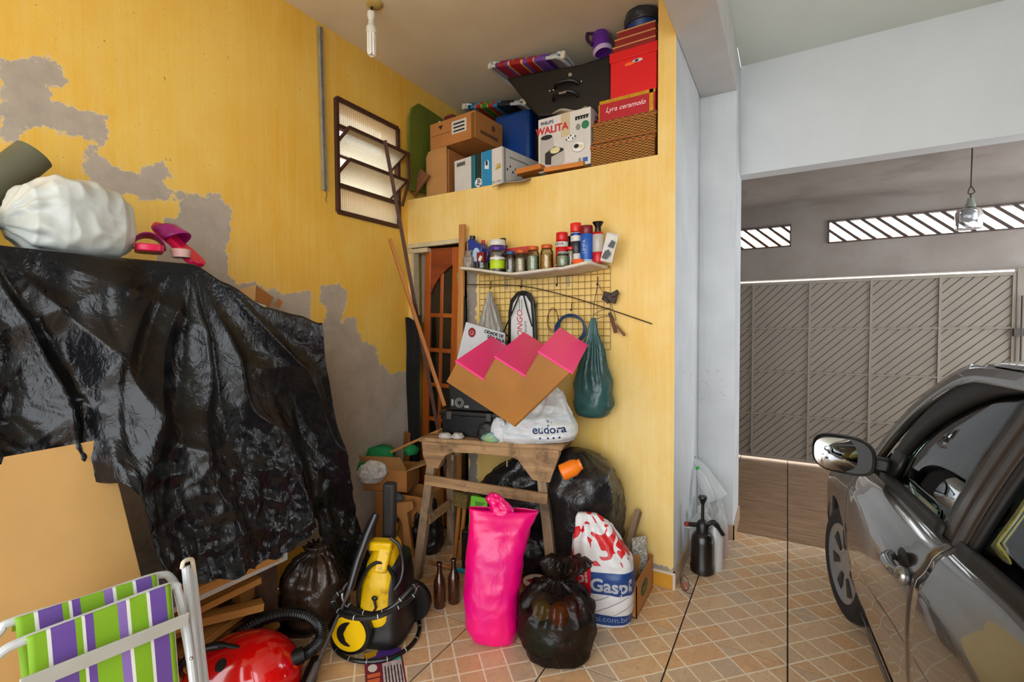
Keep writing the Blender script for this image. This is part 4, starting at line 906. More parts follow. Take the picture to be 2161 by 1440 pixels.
# ------------------------------------------------------------------ things stored in the loft (floor ZN)
def carton(name, label, cat, o, ex, ey, h, mat, group=None, bevel=.002, body='box'):
    """box with front-left-bottom corner o, front edge vector ex, depth vector ey, height h; returns (empty, front frame)"""
    o, ex, ey = V(o), V(ex), V(ey); yaw = math.atan2(ex.y, ex.x); e = thing(name, label, cat, o, (0, 0, math.degrees(yaw)), group)
    w, d = ex.length, ey.length; G().bb((0, 0, 0), (w, d, h)).build(body, mat, e, 0, bevel=bevel); return e, w, d, h
F_ = lambda e, nm, m, r, t=.0010: plate(e, nm, m, (0, -.0008, 0), (1, 0, 0), (0, 0, 1), r, t)     # print on the front face
def S_(e, w): return lambda nm, m, r: plate(e, nm, m, (w+.0008, 0, 0), (0, 1, 0), (0, 0, 1), r, .001)  # print on the right side
Z2 = ZN
M_wc = PL('white_carton', 'd2cdc6', .6, var=.05, vs=8); M_ink = PL('black_ink', '1c1a1a', .6); M_redi = PL('red_ink', 'c4202a', .5); M_grey = PL('grey_ink', '8a8884', .6)
def yawv(L, deg): return V((L*math.cos(math.radians(deg)), L*math.sin(math.radians(deg)), 0))
# green folding table top leaning on the wall
gq = [PX(x, y, XL+.03) for x, y in ((860, 402), (860, 250), (866, 228), (880, 219), (895, 228), (925, 248), (958, 272), (965, 420))]
gt_ = thing('green_table_top', 'moss green rounded table top leaning against the loft wall', 'table top', (XL+.03, 2.95, ZN))
G().prism([(p.y-2.95, max(.0, p.z-ZN)) for p in gq], (0, 0, 0), (0, 1, 0), (0, 0, 1), (.02, 0, 0)).build('top', PL('moss_green_paint', '5f6a1c', .6, var=.15), gt_, 0, bevel=.004)
G().tube(spl([(.025, .06, .33), (.03, .1, .40), (.03, .12, .36), (.03, .14, .3)], 5), .003, 6).build('wire_catch', M_dkw, gt_)
plank('brown wooden board wedged at the left end of the loft', PY(868, 414, 2.90)+V((0, 0, .02)), PY(898, 372, 2.93)+V((0, 0, .03)), .10, .02, WOOD('brown_board', '6b3f22', '8a5630', 1, 14), 'loft_board', 'board', None, (0, 1, 0))
# lower carton with rounded flap, upper carton
YC = 2.97; a = PY(900, 405, YC); b = PY(944, 395, YC)
lc = thing('brown_carton', 'plain brown carton with a rounded open flap at the front of the loft', 'carton', (a.x, YC, Z2))
wx = b.x-a.x; HL = PY(905, 318, YC).z-ZN
G().bb((0, .02, 0), (wx, .38, HL-.01)).build('box', M_card3, lc, 0, bevel=.003)
G().prism([(0, 0), (wx*.98, 0), (wx*.98, HL), (.06, HL), (.02, HL-.015), (0, HL-.05)], (0, .0, 0), (1, 0, 0), (0, 0, 1), (0, .006, 0)).build('flap', M_card2 if False else M_card, lc, 0)
a = PY(908, 315, YC+.01); b = PY(1003, 296, YC-.03); w_ = (b-a); w_.z = 0
uc, w, d, h = carton('labelled_carton', 'brown carton with white address label stacked on the plain carton', 'carton', (a.x, YC+.01, Z2+HL+.002), w_, yawv(.34, 90), PY(910, 264, YC+.01).z-Z2-HL, M_card3)
HU = h
F_(uc, 'label', M_wc, (.50*w, .07, .82*w, .165)); 
for k in range(3): F_(uc, 'label_print', M_ink, (.54*w, .082+.027*k, .78*w, .094+.027*k), .002)
F_(uc, 'flap_seam', PL('carton_dark_brown', '6a4520', .9), (.02*w, .098, .46*w, .101)); plate_poly(uc, 'arrow_mark', M_ink, (0, -.001, 0), (1, 0, 0), (0, 0, 1), [(.20*w, .165), (.30*w, .165), (.25*w, .135)]); F_(uc, 'tape', PL('brown_tape', '7d5228', .3), (.92*w, .0, .99*w, .185))  # flap seam drawn as a plain dark brown line
s = S_(uc, w); s('side_print', PL('carton_dark_brown', '6a4520', .9), (.06, .05, .28, .075)); s('side_print', PL('carton_dark_brown', '6a4520', .9), (.2, .11, .24, .15))
# white printer box with blue stripes
a = PZ(948, 403, Z2); ang = -9.5; w = .50
hb, w, d, h = carton('printer_carton', 'white printer carton with blue and dark green stripes', 'carton', (a.x-.035, 2.925, Z2), yawv(.475, ang), yawv(.46, 90+ang), .252, M_wc)
M_bl = PL('printer_blue', '1c86b8', .5, var=.06); M_te = PL('printer_teal', '0f6a78', .5); M_dg = PL('printer_green', '0c2f28', .5)
F_(hb, 'stripe', M_te, (.375*w, 0, .44*w, h)); F_(hb, 'stripe', M_bl, (.44*w, .0, .475*w, h)); F_(hb, 'stripe', M_dg, (.455*w, 0, .59*w, h), .0014); F_(hb, 'stripe', M_bl, (.60*w, 0, .80*w, h))
for k in range(9): F_(hb, 'barcode', M_ink, (.06*w+k*.021*w, h-.05, .06*w+k*.021*w+.006, h-.022))
plate_poly(hb, 'logo_disc', PL('logo_white', 'e6e6e4', .5), (0, -.0022, 0), (1, 0, 0), (0, 0, 1), ell(.525*w, .045, .033, .033), .001)
text(hb, 'hp', (.525*w, -.0042, .045), .05, M_ink, (0, 0, 1), (-1, 0, 0), shear=.25, bold=.001)
plate_poly(hb, 'picture', PL('logo_white', 'e6e6e4', .5), (0, -.0014, 0), (1, 0, 0), (0, 0, 1), [(.655*w, .13), (.74*w, .12), (.745*w, .17), (.72*w, .19), (.70*w, .175), (.665*w, .185)]); F_(hb, 'picture', M_ink, (.68*w, .15, .72*w, .18), .002)
plate_poly(hb, 'picture', PL('gold_print', 'b89a4a', .6, var=.4, vs=60), (0, -.0014, 0), (1, 0, 0), (0, 0, 1), [(.87*w, .10), (.93*w, .105), (.985*w, .11), (.97*w, .14), (.9*w, .135)]); text(hb, 'PSC 1410', (.89*w, -.002, .018), .022, M_grey)
s = S_(hb, w); s('side_print', M_grey, (.02, .0, .035, h)); s('side_print', M_grey, (.08, h-.06, .30, h-.05))
for k in range(10): s('side_print', M_ink, (.05+.03*k, .10-.004*k+.03*(k % 2), .062+.03*k, .115-.004*k+.03*(k % 2)))
# newspaper hanging over the ledge
nq = PY(1085, 384, YB); 
def nf(a, b): return V((nq.x-.13+.26*a, YB-.07+.14*b, ZN+.006+(-.03*(1-b)**2 if b < .5 else -.03*.25*0)-.0+.012*math.sin(a*5)*(1-b)-.018*(1-b)*(1-a)))
o = G().grid(nf, 14, 10).build('newspaper', PL('newsprint', '8f8678', .8, var=.3, vs=40), None, 180, solid=.006); tag(o, 'folded newspaper hanging over the loft ledge', 'newspaper')
# blue suitcase
a = PY(1042, 300, 3.40); b = PY(1118, 290, 3.40); ww = b.x-a.x
bs_ = thing('blue_suitcase', 'blue hard plastic suitcase behind the printer carton', 'suitcase', (a.x, 3.40, Z2))
G().bb((0, 0, 0), (ww, .24, PY(1080, 236, 3.4).z-Z2)).build('shell', PL('royal_blue_plastic', '0e3f86', .35, var=.1), bs_, 0, bevel=.03)
for z in (.22, .28): G().tube([(.03, -.004, z), (ww*.5, -.012, z+.012), (ww-.03, -.004, z+.01)], .007, 8).build('rib', PL('royal_blue_plastic', '0e3f86', .35), bs_)
# black suitcases
M_bs = PL('black_vinyl', '0b0908', .42, var=.3); M_stud = PL('chrome_stud', 'd8d8d4', .2, .95)
a = PY(1128, 260, 3.02)
s1x = PY(1126, 280, 3.40).x
s1 = thing('black_suitcase', 'black suitcase standing between the blue suitcase and the baskets', 'suitcase', (s1x, 3.40, Z2))
G().bb((0, 0, 0), (.66, .30, .56)).build('shell', M_bs, s1, 0, bevel=.035)
s2o = PY(1135, 246, 3.0); s2 = thing('black_suitcase', 'large black suitcase with chrome studs slanting under the loft ceiling', 'suitcase', s2o)
G().prism([((PY(x, y, 3.0)-s2o).x, (PY(x, y, 3.0)-s2o).z) for x, y in ((1066, 163), (1140, 148), (1225, 134), (1291, 112), (1294, 236), (1135, 246), (1106, 212))], (0, 0, 0), (1, 0, 0), (0, 0, 1), (0, .34, 0)).build('shell', M_bs, s2, 0, bevel=.02)
SX = lambda px_, py_: PY(px_, py_, 2.997)-s2o
for px_, py_ in ((1160, 192), (1168, 190), (1218, 174), (1227, 172), (1172, 206), (1214, 194), (1206, 158)): G().ball(SX(px_, py_), .006, 8, 6).build('stud', M_stud, s2)
def hdl(pts): G().tube(spl([SX(a, b)+V((0, -c_, 0)) for a, b, c_ in pts], 5), .012, 8).build('carry_handle', M_bs, s2)
hdl(((1170, 186, 0), (1180, 180, .03), (1208, 174, .03), (1220, 176, 0))); hdl(((1168, 212, 0), (1178, 204, .04), (1208, 198, .04), (1220, 202, 0)))
G().box(SX(1203, 158), (.02, .008, .022)).box(SX(1194, 202)+V((0, -.05, 0)), (.05, .01, .014)).build('buckle', M_stud, s2, 0)
# air fryer carton
a = PY(1137, 352, 2.90); b = PY(1246, 338, 2.88)
wb_, w, d, h = carton('air_fryer_carton', 'white air fryer carton with red lettering and appliance picture', 'carton', (a.x, 2.895, Z2+.035), V((b.x-a.x, -.012, 0)), V((.01, .26, 0)), .355, M_wc)
text(wb_, 'PHILIPS', (.18*w, -.0015, h-.035), .030, PL('navy_ink', '1d2a5c', .6), bold=.0006); text(wb_, 'WALITA', (.27*w, -.0015, h-.085), .065, M_redi, bold=.002, sx=.98)
for k in range(5): F_(wb_, 'badge', M_ink, (.72*w+k*.05*w, h-.065, .755*w+k*.05*w, h-.045)) 
F_(wb_, 'badge', M_ink, (.72*w, h-.05, .97*w, h-.042)); F_(wb_, 'tape', PL('beige_tape', 'cbb894', .4), (.45*w, h-.15, .62*w, h))
plate_poly(wb_, 'seal', PL('green_seal', '2a7a52', .5), (0, -.0014, 0), (1, 0, 0), (0, 0, 1), ell(.905*w, h-.105, .026, .026)); plate_poly(wb_, 'badge', M_grey, (0, -.0014, 0), (1, 0, 0), (0, 0, 1), ell(.775*w, h-.11, .016, .02))
fr_ = lambda nm, m, poly, t=.001: plate_poly(wb_, nm, m, (0, -.0009-t*.6, 0), (1, 0, 0), (0, 0, 1), poly, t)
M_lg = PL('pale_grey_ink', 'b4b0aa', .5); M_fry = PL('chips_print', 'd8cf9a', .6, var=.2, vs=120)
fr_('appliance_picture', M_lg, [(.04*w, .07), (.03*w, .17), (.05*w, .225), (.30*w, .215), (.31*w, .15), (.28*w, .08), (.14*w, .055)])
fr_('appliance_picture', M_ink, ell(.17*w, .225, .043, .016), .002); fr_('appliance_picture', M_ink, [(.14*w, .05), (.14*w, .12), (.33*w, .155), (.50*w, .13), (.50*w, .10), (.26*w, .04)], .0022)
fr_('appliance_picture', M_fry, ell(.34*w, .128, .036, .02), .003); fr_('appliance_picture', M_lg, [(.26*w, .03), (.27*w, .09), (.5*w, .115), (.52*w, .05), (.42*w, .025)], .003)
for cx_, cz_, rx_, rz_ in ((.64*w, .185, .036, .024), (.78*w, .118, .046, .034)):
    fr_('plate_picture', M_lg, ell(cx_, cz_, rx_, rz_), .0012); fr_('plate_picture', PL('logo_white', 'e6e6e4', .5), ell(cx_, cz_+.002, rx_*.9, rz_*.86), .002)
fr_('plate_picture', M_ink, ell(.745*w, .125, .018, .014), .003); fr_('plate_picture', M_fry, ell(.83*w, .118, .016, .012), .003); 
for k in range(5): fr_('plate_picture', M_ink, ell(.56*w+.04*w*k, .18+.01*(k % 3), .005, .006, 8), .003)
for k in range(4): F_(wb_, 'small_print', PL('pink_ink', 'd9a49c', .6), (.05*w, .012+.010*k, (.62-.08*(k % 2))*w, .015+.010*k))
F_(wb_, 'badge', PL('blue_shield', '3a5fa8', .5), (.86*w, .018, .95*w, .045)); F_(wb_, 'badge', M_grey, (.78*w, .016, .83*w, .046))
s = S_(wb_, w); s('side_print', PL('navy_ink', '1d2a5c', .6), (.08, h-.04, .18, h-.03)); s('side_print', M_redi, (.06, h-.10, .20, h-.06)); s('side_print', M_ink, (.05, h-.16, .2, h-.15))
o = G().grid(lambda a, b: V((wb_.location.x+.27*w+.62*w*a, 2.90+.2*b, Z2+.391+.02+.018*math.sin(a*6+b*4))), 12, 8).build('plastic_wrap', FILM('clear_wrap', 'b9aa94', .2, 20, .5), None, 180, solid=.003); tag(o, 'crumpled clear wrapping on top of the air fryer carton', 'wrapping')
# planks under the air fryer carton
plank('orange pine plank end beside the printer carton', PY(1098, 372, 2.90)+V((0, 0, .014)), PY(1150, 361, 2.89)+V((0, 0, .018)), .12, .034, WOOD('orange_plank', 'b5661f', 'd18434', 1, 14), 'pine_plank', 'plank')
plank('short plank under the air fryer carton', PY(1153, 363, 2.9)+V((0, .06, .002)), PY(1236, 349, 2.9)+V((0, .06, .002)), .2, .03, WOOD('orange_plank', 'b5661f', 'd18434', 1, 14), 'pine_plank', 'plank')
# rattan baskets
t = NT('woven_rattan'); co = t.coords(); X, Y, Z = t.xyz(co); hx = t.math('ADD', X, Y)
w1 = t.math('SINE', t.math('MULTIPLY', Z, 2*math.pi/.016)); w2 = t.math('SINE', t.math('MULTIPLY', hx, 2*math.pi/.04)); wv = t.math('MULTIPLY', w1, t.math('SIGN', w2))
nn = t.noise(t.coords(scale=(60, 60, 200)), 1, 3); t.col(t.mix(t.ramp(t.math('MULTIPLY_ADD', wv, .5, .5), [(.1, 0.), (.8, 1.)]), '5a300f', t.mix(nn, 'b06c22', 'dba552'))); t.set(Roughness=.55, Normal=t.bump(wv, .8, .006)); M_rat = t.m
def basket(label, x0, x1, y0, z0, h):
    e = thing('rattan_basket', label, 'basket', (x0, y0, z0), group='rattan baskets in the loft'); w = x1-x0
    G().bb((0, 0, 0), (w, .30, h*.86)).build('woven_body', M_rat, e, 0, bevel=.008)
    for z in (.006, h*.86): G().tube(spl([(0, 0, z), (w, 0, z), (w, .30, z), (0, .30, z)], 1, True), .007, 8, closed=True).build('rim', PL('cane_rim', '9a5a20', .5), e)
    G().bb((-.004, -.004, h*.86), (w+.004, .304, h)).build('lid', M_rat, e, 0, bevel=.006)
bx0 = PY(1246, 340, 2.88).x
basket('lower rattan basket on the right end of the loft floor', bx0, -.69, 2.885, Z2, .145)
basket('upper rattan basket stacked below the red gift box', bx0+.015, -.682, 2.88, Z2+.146, .13)
# red gift box with gold ribbon, big red box
gx0 = PY(1264, 245, 2.89).x; M_rb = PL('crimson_card', 'b01020', .45, var=.06); M_gold = PL('gold_ribbon', 'd0a02a', .3, .5, var=.2, vs=40)
gb, w, d, h = carton('red_gift_box', 'red gift box with gold edging and handwriting on the baskets', 'box', (gx0, 2.885, Z2+.278), (-.688-gx0, 0, 0), (0, .28, 0), .125, M_rb)
F_(gb, 'ribbon', M_gold, (0, h-.02, w, h)); F_(gb, 'ribbon', M_gold, (w-.035, 0, w-.012, h)); F_(gb, 'ribbon', M_gold, (0, 0, .006, h)); text(gb, 'Lyra ceramolo', (.48*w, -.002, .062), .042, PL('white_chalk', 'f0dcdc', .6), shear=.35)
rx0 = PY(1289, 190, 2.89).x
rb, w, d, h = carton('red_box', 'bright red storage box with orange badge near the loft ceiling', 'box', (rx0, 2.885, Z2+.404), (-.682-rx0, 0, 0), (0, .30, 0), .215, PL('bright_red_card', 'd80d14', .4, var=.04))
G().bb((-.005, -.005, h), (w+.005, .305, h+.055)).build('lid', PL('bright_red_card', 'd80d14', .4), rb, 0, bevel=.002)
plate_poly(rb, 'badge', PL('orange_badge', 'e8662a', .5), (0, -.0012, 0), (1, 0, 0), (0, 0, 1), ell(.42*w, h-.035, .030, .010)); plate_poly(rb, 'badge', M_wc, (0, -.0016, 0), (1, 0, 0), (0, 0, 1), ell(.60*w, h-.026, .030, .010)); plate_poly(rb, 'badge', PL('navy_ink', '1d2a5c', .6), (0, -.0022, 0), (1, 0, 0), (0, 0, 1), ell(.58*w, h-.026, .012, .008))
# stack of thin wooden trays on the red box
M_tray = PL('dark_red_tray', '8a1512', .5); zt = Z2+.404+.27
for k, lb_ in enumerate(('lowest dark red wooden tray on the bright red box', 'middle dark red wooden tray on the bright red box', 'topmost dark red wooden tray below the blue bin')):
    e = thing('wooden_tray', lb_, 'tray', (rx0+.01+.012*k, 2.90+.004*k, zt+.046*k), (0, 0, 0)); ww = -.682-rx0-.02-.014*k
    G().bb((0, 0, 0), (ww, .26, .036)).build('tray_side', M_tray, e, 0); G().bb((-.002, -.004, .034), (ww+.002, .264, .042)).build('pale_edge', PL('pale_tray_edge', 'c98e5c', .6), e, 0)
# purple jug and blue bin
pj = PY(1266, 150, 3.0); j = thing('purple_jug', 'purple plastic jug with dark spout beside the red box', 'jug', (pj.x, 3.05, Z2+.82), (-12, -12, 0)); M_pj = PL('purple_plastic', '5a1f8c', .3, var=.15)
G().lathe([(.0, -.02), (.055, -.02), (.062, .03), (.06, .09), (.045, .13), (.035, .15), (.035, .155), (0, .155)], 24).build('body', M_pj, j); G().tube(spl([(-.03, -.03, .12), (-.065, -.05, .13), (-.075, -.05, .08), (-.05, -.04, .03)], 5), .012, 8).build('handle', PL('dark_purple', '2c1038', .4), j); G().lathe([(.036, .15), (.038, .175), (.02, .185), (0, .185)], 18).build('cap', PL('dark_purple', '2c1038', .4), j); G().lathe([(.056, -.045), (.066, -.02), (.064, -.015)], 24, cap=False).build('base_ring', PL('lilac_ring', 'b9a6cc', .4), j)
bl = thing('blue_bin', 'blue bin lined with a dark bag touching the loft ceiling', 'bin', (-.80, 3.03, zt+.140))
g = G().lathe([(.0, 0), (.085, 0), (.09, .01), (.105, .085), (.10, .085), (0, .02)], 28).build('bin', PL('deep_blue_plastic', '123c7a', .4), bl); g = bag([(.05, .108, .108, 0, 0), (.085, .114, .114, 0, 0), (.12, .10, .10, 0, 0), (.128, .06, .06, 0, 0)], 40, 16, .012, 14, seed=6).build('liner', FILM('dark_liner', (.02, .024, .035), .25, 20, .6), bl, 180); G().tube([(-.06, -.06, .10), (-.066, -.062, .133)], .016, 10).build('knob', PL('dark_brown_knob', '2a1812', .5), bl)
# folded beach chairs lying on the cartons
def folded(label, p0, p1, z, stops, mats, nm, depth, scale, off, axis=0):
    p0, p1 = V(p0), V(p1); ex = p1-p0; L_ = ex.length; yaw = math.atan2(ex.y, ex.x); tilt = math.asin((p1.z-p0.z)/L_)
    e = thing('folded_chair', label, 'chair', p0, (0, -math.degrees(tilt), math.degrees(yaw)), 'folded striped chairs in the loft')
    for k, (dy, dz) in enumerate(((0, 0), (.05, .035))):
        G().tube(spl([(.03, depth, dz-.01), (.01, .3*depth, dz), (.035, dy*.3, dz), (.09, -.01+dy, dz), (L_*.5, -.015+dy, dz), (L_-.09, -.01+dy, dz), (L_-.03, dy*.3, dz), (L_-.01, .3*depth, dz), (L_-.03, depth, dz-.01)], 6), .0115, 10).build('tube_frame', M_tubew, e)
        def cf(a, b, dz=dz, dy=dy):
            x = .085+(L_-.2)*a; th = 2*math.pi*b*.8; 
            if b < .6: return V((x, -.012+dy-.016*math.sin(b/.6*math.pi), dz+.016*math.cos(b/.6*math.pi)))
            return V((x, -.012+dy+(b-.6)/.4*(depth-.05-dy), dz-.016))
        G().grid(cf, 16, 16).build('striped_fabric', STRIPE(nm, 0, stops, .6, 300, scale, off), e, 180, solid=.002)
    for x in (.005, L_-.005): G().box((x, .02, .02), (.034, .03, .05)).build('corner_cap', M_capw, e, 0, bevel=.008)
RD, PP, YL = 'a01a1c', '6a3f96', 'd9a45a'
folded('folded chair with red and purple striped fabric high on the black suitcase', PY(1030, 143, 3.0), PY(1186, 120, 2.97), 0, [(0, PP), (.06, RD), (.22, PP), (.30, YL), (.34, RD), (.60, YL), (.645, PP), (.74, RD), (.88, YL), (.91, PP)], None, 'red_purple_stripe', .42, 1/.36, -.085/.36)
folded('folded chair with blue, green and red stripes on the labelled carton', PY(975, 229, 3.36), PY(1106, 219, 3.36), 0, [(0, '101820'), (.06, '2a7fb0'), (.22, 'c9a83a'), (.25, 'b02a24'), (.42, 'c9b83a'), (.45, '2f8a2e'), (.63, 'c9b83a'), (.66, 'b02a24'), (.83, '2a7fb0'), (.96, '101820')], None, 'blue_green_stripe', .40, 1/.30, -.085/.30)
o = G().box((0, 0, 0), (.10, .2, .05)).build('cloth_bundle', PL('dark_red_cloth', '5a1a16', .9, var=.3), None, 0, bevel=.02); o.location = (PY(962, 243, YC+.12).x, YC+.12, Z2+HL+HU+.028); tag(o, 'small dark red cloth bundle on the labelled carton', 'cloth')
o = G().lathe([(0, 0), (.014, 0), (.014, .018), (.01, .03), (0, .03)], 12).build('loose_bottle_cap', PL('white_cap', 'dcdcd8', .5), None); o.location = (PY(928, 244, YC+.06).x, YC+.06, Z2+HL+HU+.004); tag(o, 'small white bottle cap on top of the labelled carton', 'tub')  # loose plastic bottle cap, filed under tubs
# ------------------------------------------------------------------ doorway: panelled door leaf, black cloths, boards and rods
M_door = WOOD('varnished_red_wood', '8a3d12', 'b8601f', 2, 14, .3, 12, None, .1); M_dglass = PL('dim_door_glass', '1d1810', .15, var=.5, vs=12)
dq = PY(882, 890, 2.895); dl = thing('glazed_door_leaf', 'varnished reddish wooden door leaf with small panes in the doorway', 'door', (-2.535, 2.885, 0), (0, 2.2, 0)); DW, DH = .345, 2.155
def db(nm, x0, x1, z0, z1, m=M_door, t0=0, t1=.035, par=dl): return G().bb((x0, t0, z0), (x1, t1, z1)).build(nm, m, par, 0, bevel=.004)
db('stile', 0, .062, 0, DH); db('stile', DW-.075, DW, 0, DH); db('mullion', .152, .182, .30, 1.97, t0=.008, t1=.03); db('bottom_panel', .062, DW-.075, 0, .30, t0=.006)
zr = [.30, .56, .83, 1.10, 1.37, 1.64, 1.885]
for z in zr[1:-1]: db('rail', .062, DW-.075, z-.016, z+.016, t0=.002, t1=.03)
db('rail', .062, DW-.075, .28, .33)
arch = [(.0, 1.80), (.03, 1.865), (.075, 1.92), (.12, 1.965), (.17, 2.0), (.208, 2.02)]
G().prism([(0, 1.80-.0)]+arch+[(.208, DH), (0, DH)], (.062, .001, 0), (1, 0, 0), (0, 0, 1), (0, .03, 0)).build('arched_panel', WOOD('panel_red_wood', '6e2a10', '94431a', 0, 14, .35), dl, 0, bevel=.003)
for k in range(6):
    for x0, x1 in ((.062, .152), (.182, DW-.075)): G().bb((x0, .016, zr[k]+.015), (x1, .019, (zr[k+1]-.015) if k < 5 else 2.0)).build('pane', M_dglass, dl, 0)
M_bcl = PL('black_cloth', '0b0a0b', .9, var=.4, vs=12, bump=.2)
def drape(label, tl, tr, drop, seed, depth=.03, name='black_cloth'):
    tl, tr = V(tl), V(tr)
    def fn(a, b):
        w = 1-.25*math.sin(b*3)*.5; p = tl+(tr-tl)*(.5+(a-.5)*w); return p+V((.012*noise.noise(V((b*4, seed, 0))), -depth*(.5+.5*math.sin(a*11+seed+2*b))-.012, -drop*b+.02*math.sin(a*7+seed)))
    o = G().grid(fn, 30, 30).build(name, M_bcl, None, 180, solid=.004); return tag(o, label, 'cloth')
drape('long black garment hanging at the left side of the doorway', (-2.575, 2.83, 1.60), (-2.44, 2.83, 1.62), 1.42, 1, .03, 'black_garment')
drape('black cloth strip hanging between door leaf and bare cement', PY(968, 610, 2.82), PY(988, 625, 2.82), .75, 4, .02, 'black_cloth_strip')
o = G().grid(lambda a, b: PY(966+10*a, 575+50*b, 2.80)+V((0, -.012*math.sin(a*5+b*6), 0)), 8, 14).build('tan_rag', PL('tan_rag', '9a7a4a', .9, var=.3, vs=30), None, 180, solid=.01); tag(o, 'tan rag hanging under the left end of the shelf', 'rag')
M_lw = WOOD('light_plank', 'a3682f', 'c98f50', 1, 14)
a, b = PY(976, 474, 2.79), PY(962, 900, 2.77); k = a.z/(a.z-b.z)
plank('tall light wooden batten standing upright beside the door leaf', a, V((b.x, 2.77, 0)), .048, .02, M_lw, 'wooden_batten', 'batten', None, (0, 1, 0))
a, b = PX(823, 506, -2.50), PY(938, 858, 2.50)
plank('long wooden lath leaning from the left wall to the toolbox', a, b, .042, .022, WOOD('brown_lath', '9a5a24', 'bd7c3c', 1, 14), 'wooden_lath', 'lath', None, (1, 1, 0))
a, b = PX(814, 298, -2.44), PY(930, 930, 2.68); d = b-a; a2 = a+d*(a.z/-d.z)
r_ = thing('angle_iron', 'long rusty brown angle iron leaning against the louvred window', 'iron bar', a2); mid = (a+a2)/2
G().beam((0, 0, 0), a-a2, .030, .004, (1, .4, 0)).build('flange', PL('rusty_iron', '4a2b1c', .6, .3, var=.3, vs=20), r_, 0); G().beam((.004, -.012, .0), a-a2+V((.004, -.012, 0)), .004, .026, (1, .4, 0)).build('flange', PL('rusty_iron', '4a2b1c', .6, .3), r_, 0)

# ------------------------------------------------------------------ warped white shelf and its jars and cans
YS = 2.62
c0, c1, c2, c3 = PY(970, 566, YS), PY(1095, 577, YS), PY(1190, 567, YS), PY(1244, 553, YS)
def sz(a): return smoothtab([(0, c0.z), (.45, c1.z), (.8, c2.z+.004), (1, c3.z)], a)[0]
shelf = thing('wall_shelf', 'warped white shelf board on the yellow wall carrying jars and cans', 'shelf', (c0.x, YB, c0.z))
def sf(a, b): return V(((c3.x-c0.x+.045*b)*a, (YS-YB)*(1-b), sz(a)-c0.z-.012*b))
G().grid(sf, 40, 6).build('board', PL('white_shelf_board', 'd6cfbf', .5, var=.06, dirt='a89a84'), shelf, 40, solid=.016)
for fx in (.25, .75): G().beam((fx*(c3.x-c0.x), -.02, -.022), (fx*(c3.x-c0.x), -.18, -.02), .018, .008).beam((fx*(c3.x-c0.x), -.004, -.02), (fx*(c3.x-c0.x), -.004, -.14), .018, .008, (0, 1, 0)).build('bracket', PL('cream_bracket', 'b7a98a', .6), shelf, 0)
def on_shelf(px_, y=2.70):
    p = PY(px_, 560, y); a = max(0, min(1, (p.x-c0.x)/(c3.x-c0.x))); return V((p.x, y, sz(a)+.0085-.012*(y-YS)/(YB-YS)))
M_jar = GLASS('clear_jar_glass', (.90, .90, .84), .03, .92, 1.4, .03)
def mpx(y): return .00100*(y*.90+.30)*1.0       # rough metres per photo pixel at that depth
def jar(label, px_, wpx, hpx, lid, fill, y=2.69, name='glass_jar', fillh=.6):
    p = on_shelf(px_, y); m = (p-CAM).dot(fwd)/FPX; r, h = wpx*m/2, hpx*m
    e = thing(name, label, 'jar', p, group='jars on the shelf')
    G().lathe([(r*.82, 0), (r*.97, .006), (r, .02), (r, h*.68), (r*.93, h*.77), (r*.78, h*.82), (r*.78, h*.88)], 24).build('glass', M_jar, e, 50)
    G().lathe([(0, .003), (r*.88, .004), (r*.92, .02), (r*.92, h*fillh), (r*.5, h*fillh+.01), (0, h*fillh+.006)], 20).build('contents', fill, e, 50)
    G().lathe([(0, h*.85), (r*.84, h*.85), (r*.88, h*.87), (r*.88, h*.97), (r*.8, h), (0, h)], 24).build('lid', lid, e, 40); return e
def can(label, px_, wpx, hpx, parts, y=2.69, name='spray_can', tilt=0, lean=0):
    """parts: rows (part name, material, z0, z1, r0, r1) as fractions"""
    p = on_shelf(px_, y); m = (p-CAM).dot(fwd)/FPX; r, h = wpx*m/2, hpx*m; e = thing(name, label, 'can', p, (tilt, lean, 0), 'cans on the shelf')
    for nm, mt, z0, z1, r0, r1 in parts: G().lathe([(0, z0*h), (r0*r*.97, z0*h), (r0*r, z0*h+.002), (r1*r, z1*h-.003), (r1*r*.95, z1*h), (0, z1*h)], 24).build(nm, mt, e, 45)
    return e, r, h
C_ = lambda n, c, r=.35: PL(n, c, r, var=.06)
RED, DKR, BLU, WHT, NAV, ORG, BLK = C_('can_red', 'c01018'), C_('can_dark_red', '7c0f1a'), C_('can_blue', '1c56b0'), C_('can_white', 'd8d4cc'), C_('oil_blue', '12308a'), C_('lid_orange', 'c4571f'), C_('cap_black', '121214')
FILLS = [PL('metal_bits', 'b5a888', .5, .2, var=.6, vs=140), PL('nails_mix', 'c49c50', .5, .3, var=.7, vs=120), PL('bolts_mix', 'b0b3ae', .4, .3, var=.7, vs=110), PL('green_bits', '9aa88e', .5, .1, var=.6, vs=120)]
def oil(label, px_, wpx, hpx, y, cap):
    p = on_shelf(px_, y); m = (p-CAM).dot(fwd)/FPX; w, h = wpx*m, hpx*m; e = thing('oil_bottle', label, 'bottle', p, group='oil bottles on the shelf')
    G().prism([(-w/2, 0), (w/2, 0), (w/2, h*.62), (w*.30, h*.72), (-w*.1, h*.86), (-w*.16, h*.9), (-w*.46, h*.9), (-w/2, h*.84)], (0, -.03, 0), (1, 0, 0), (0, 0, 1), (0, .06, 0)).build('body', NAV, e, 0, bevel=.008)
    G().lathe([(0, h*.88), (w*.17, h*.88), (w*.17, h), (0, h)], 16, (-w*.31, 0, 0)).build('cap', cap, e); plate_poly(e, 'label', PL('pale_blue_label', 'a9c4d8', .5), (0, -.0312, 0), (1, 0, 0), (0, 0, 1), ell(w*.12, h*.42, w*.26, h*.2)); return e
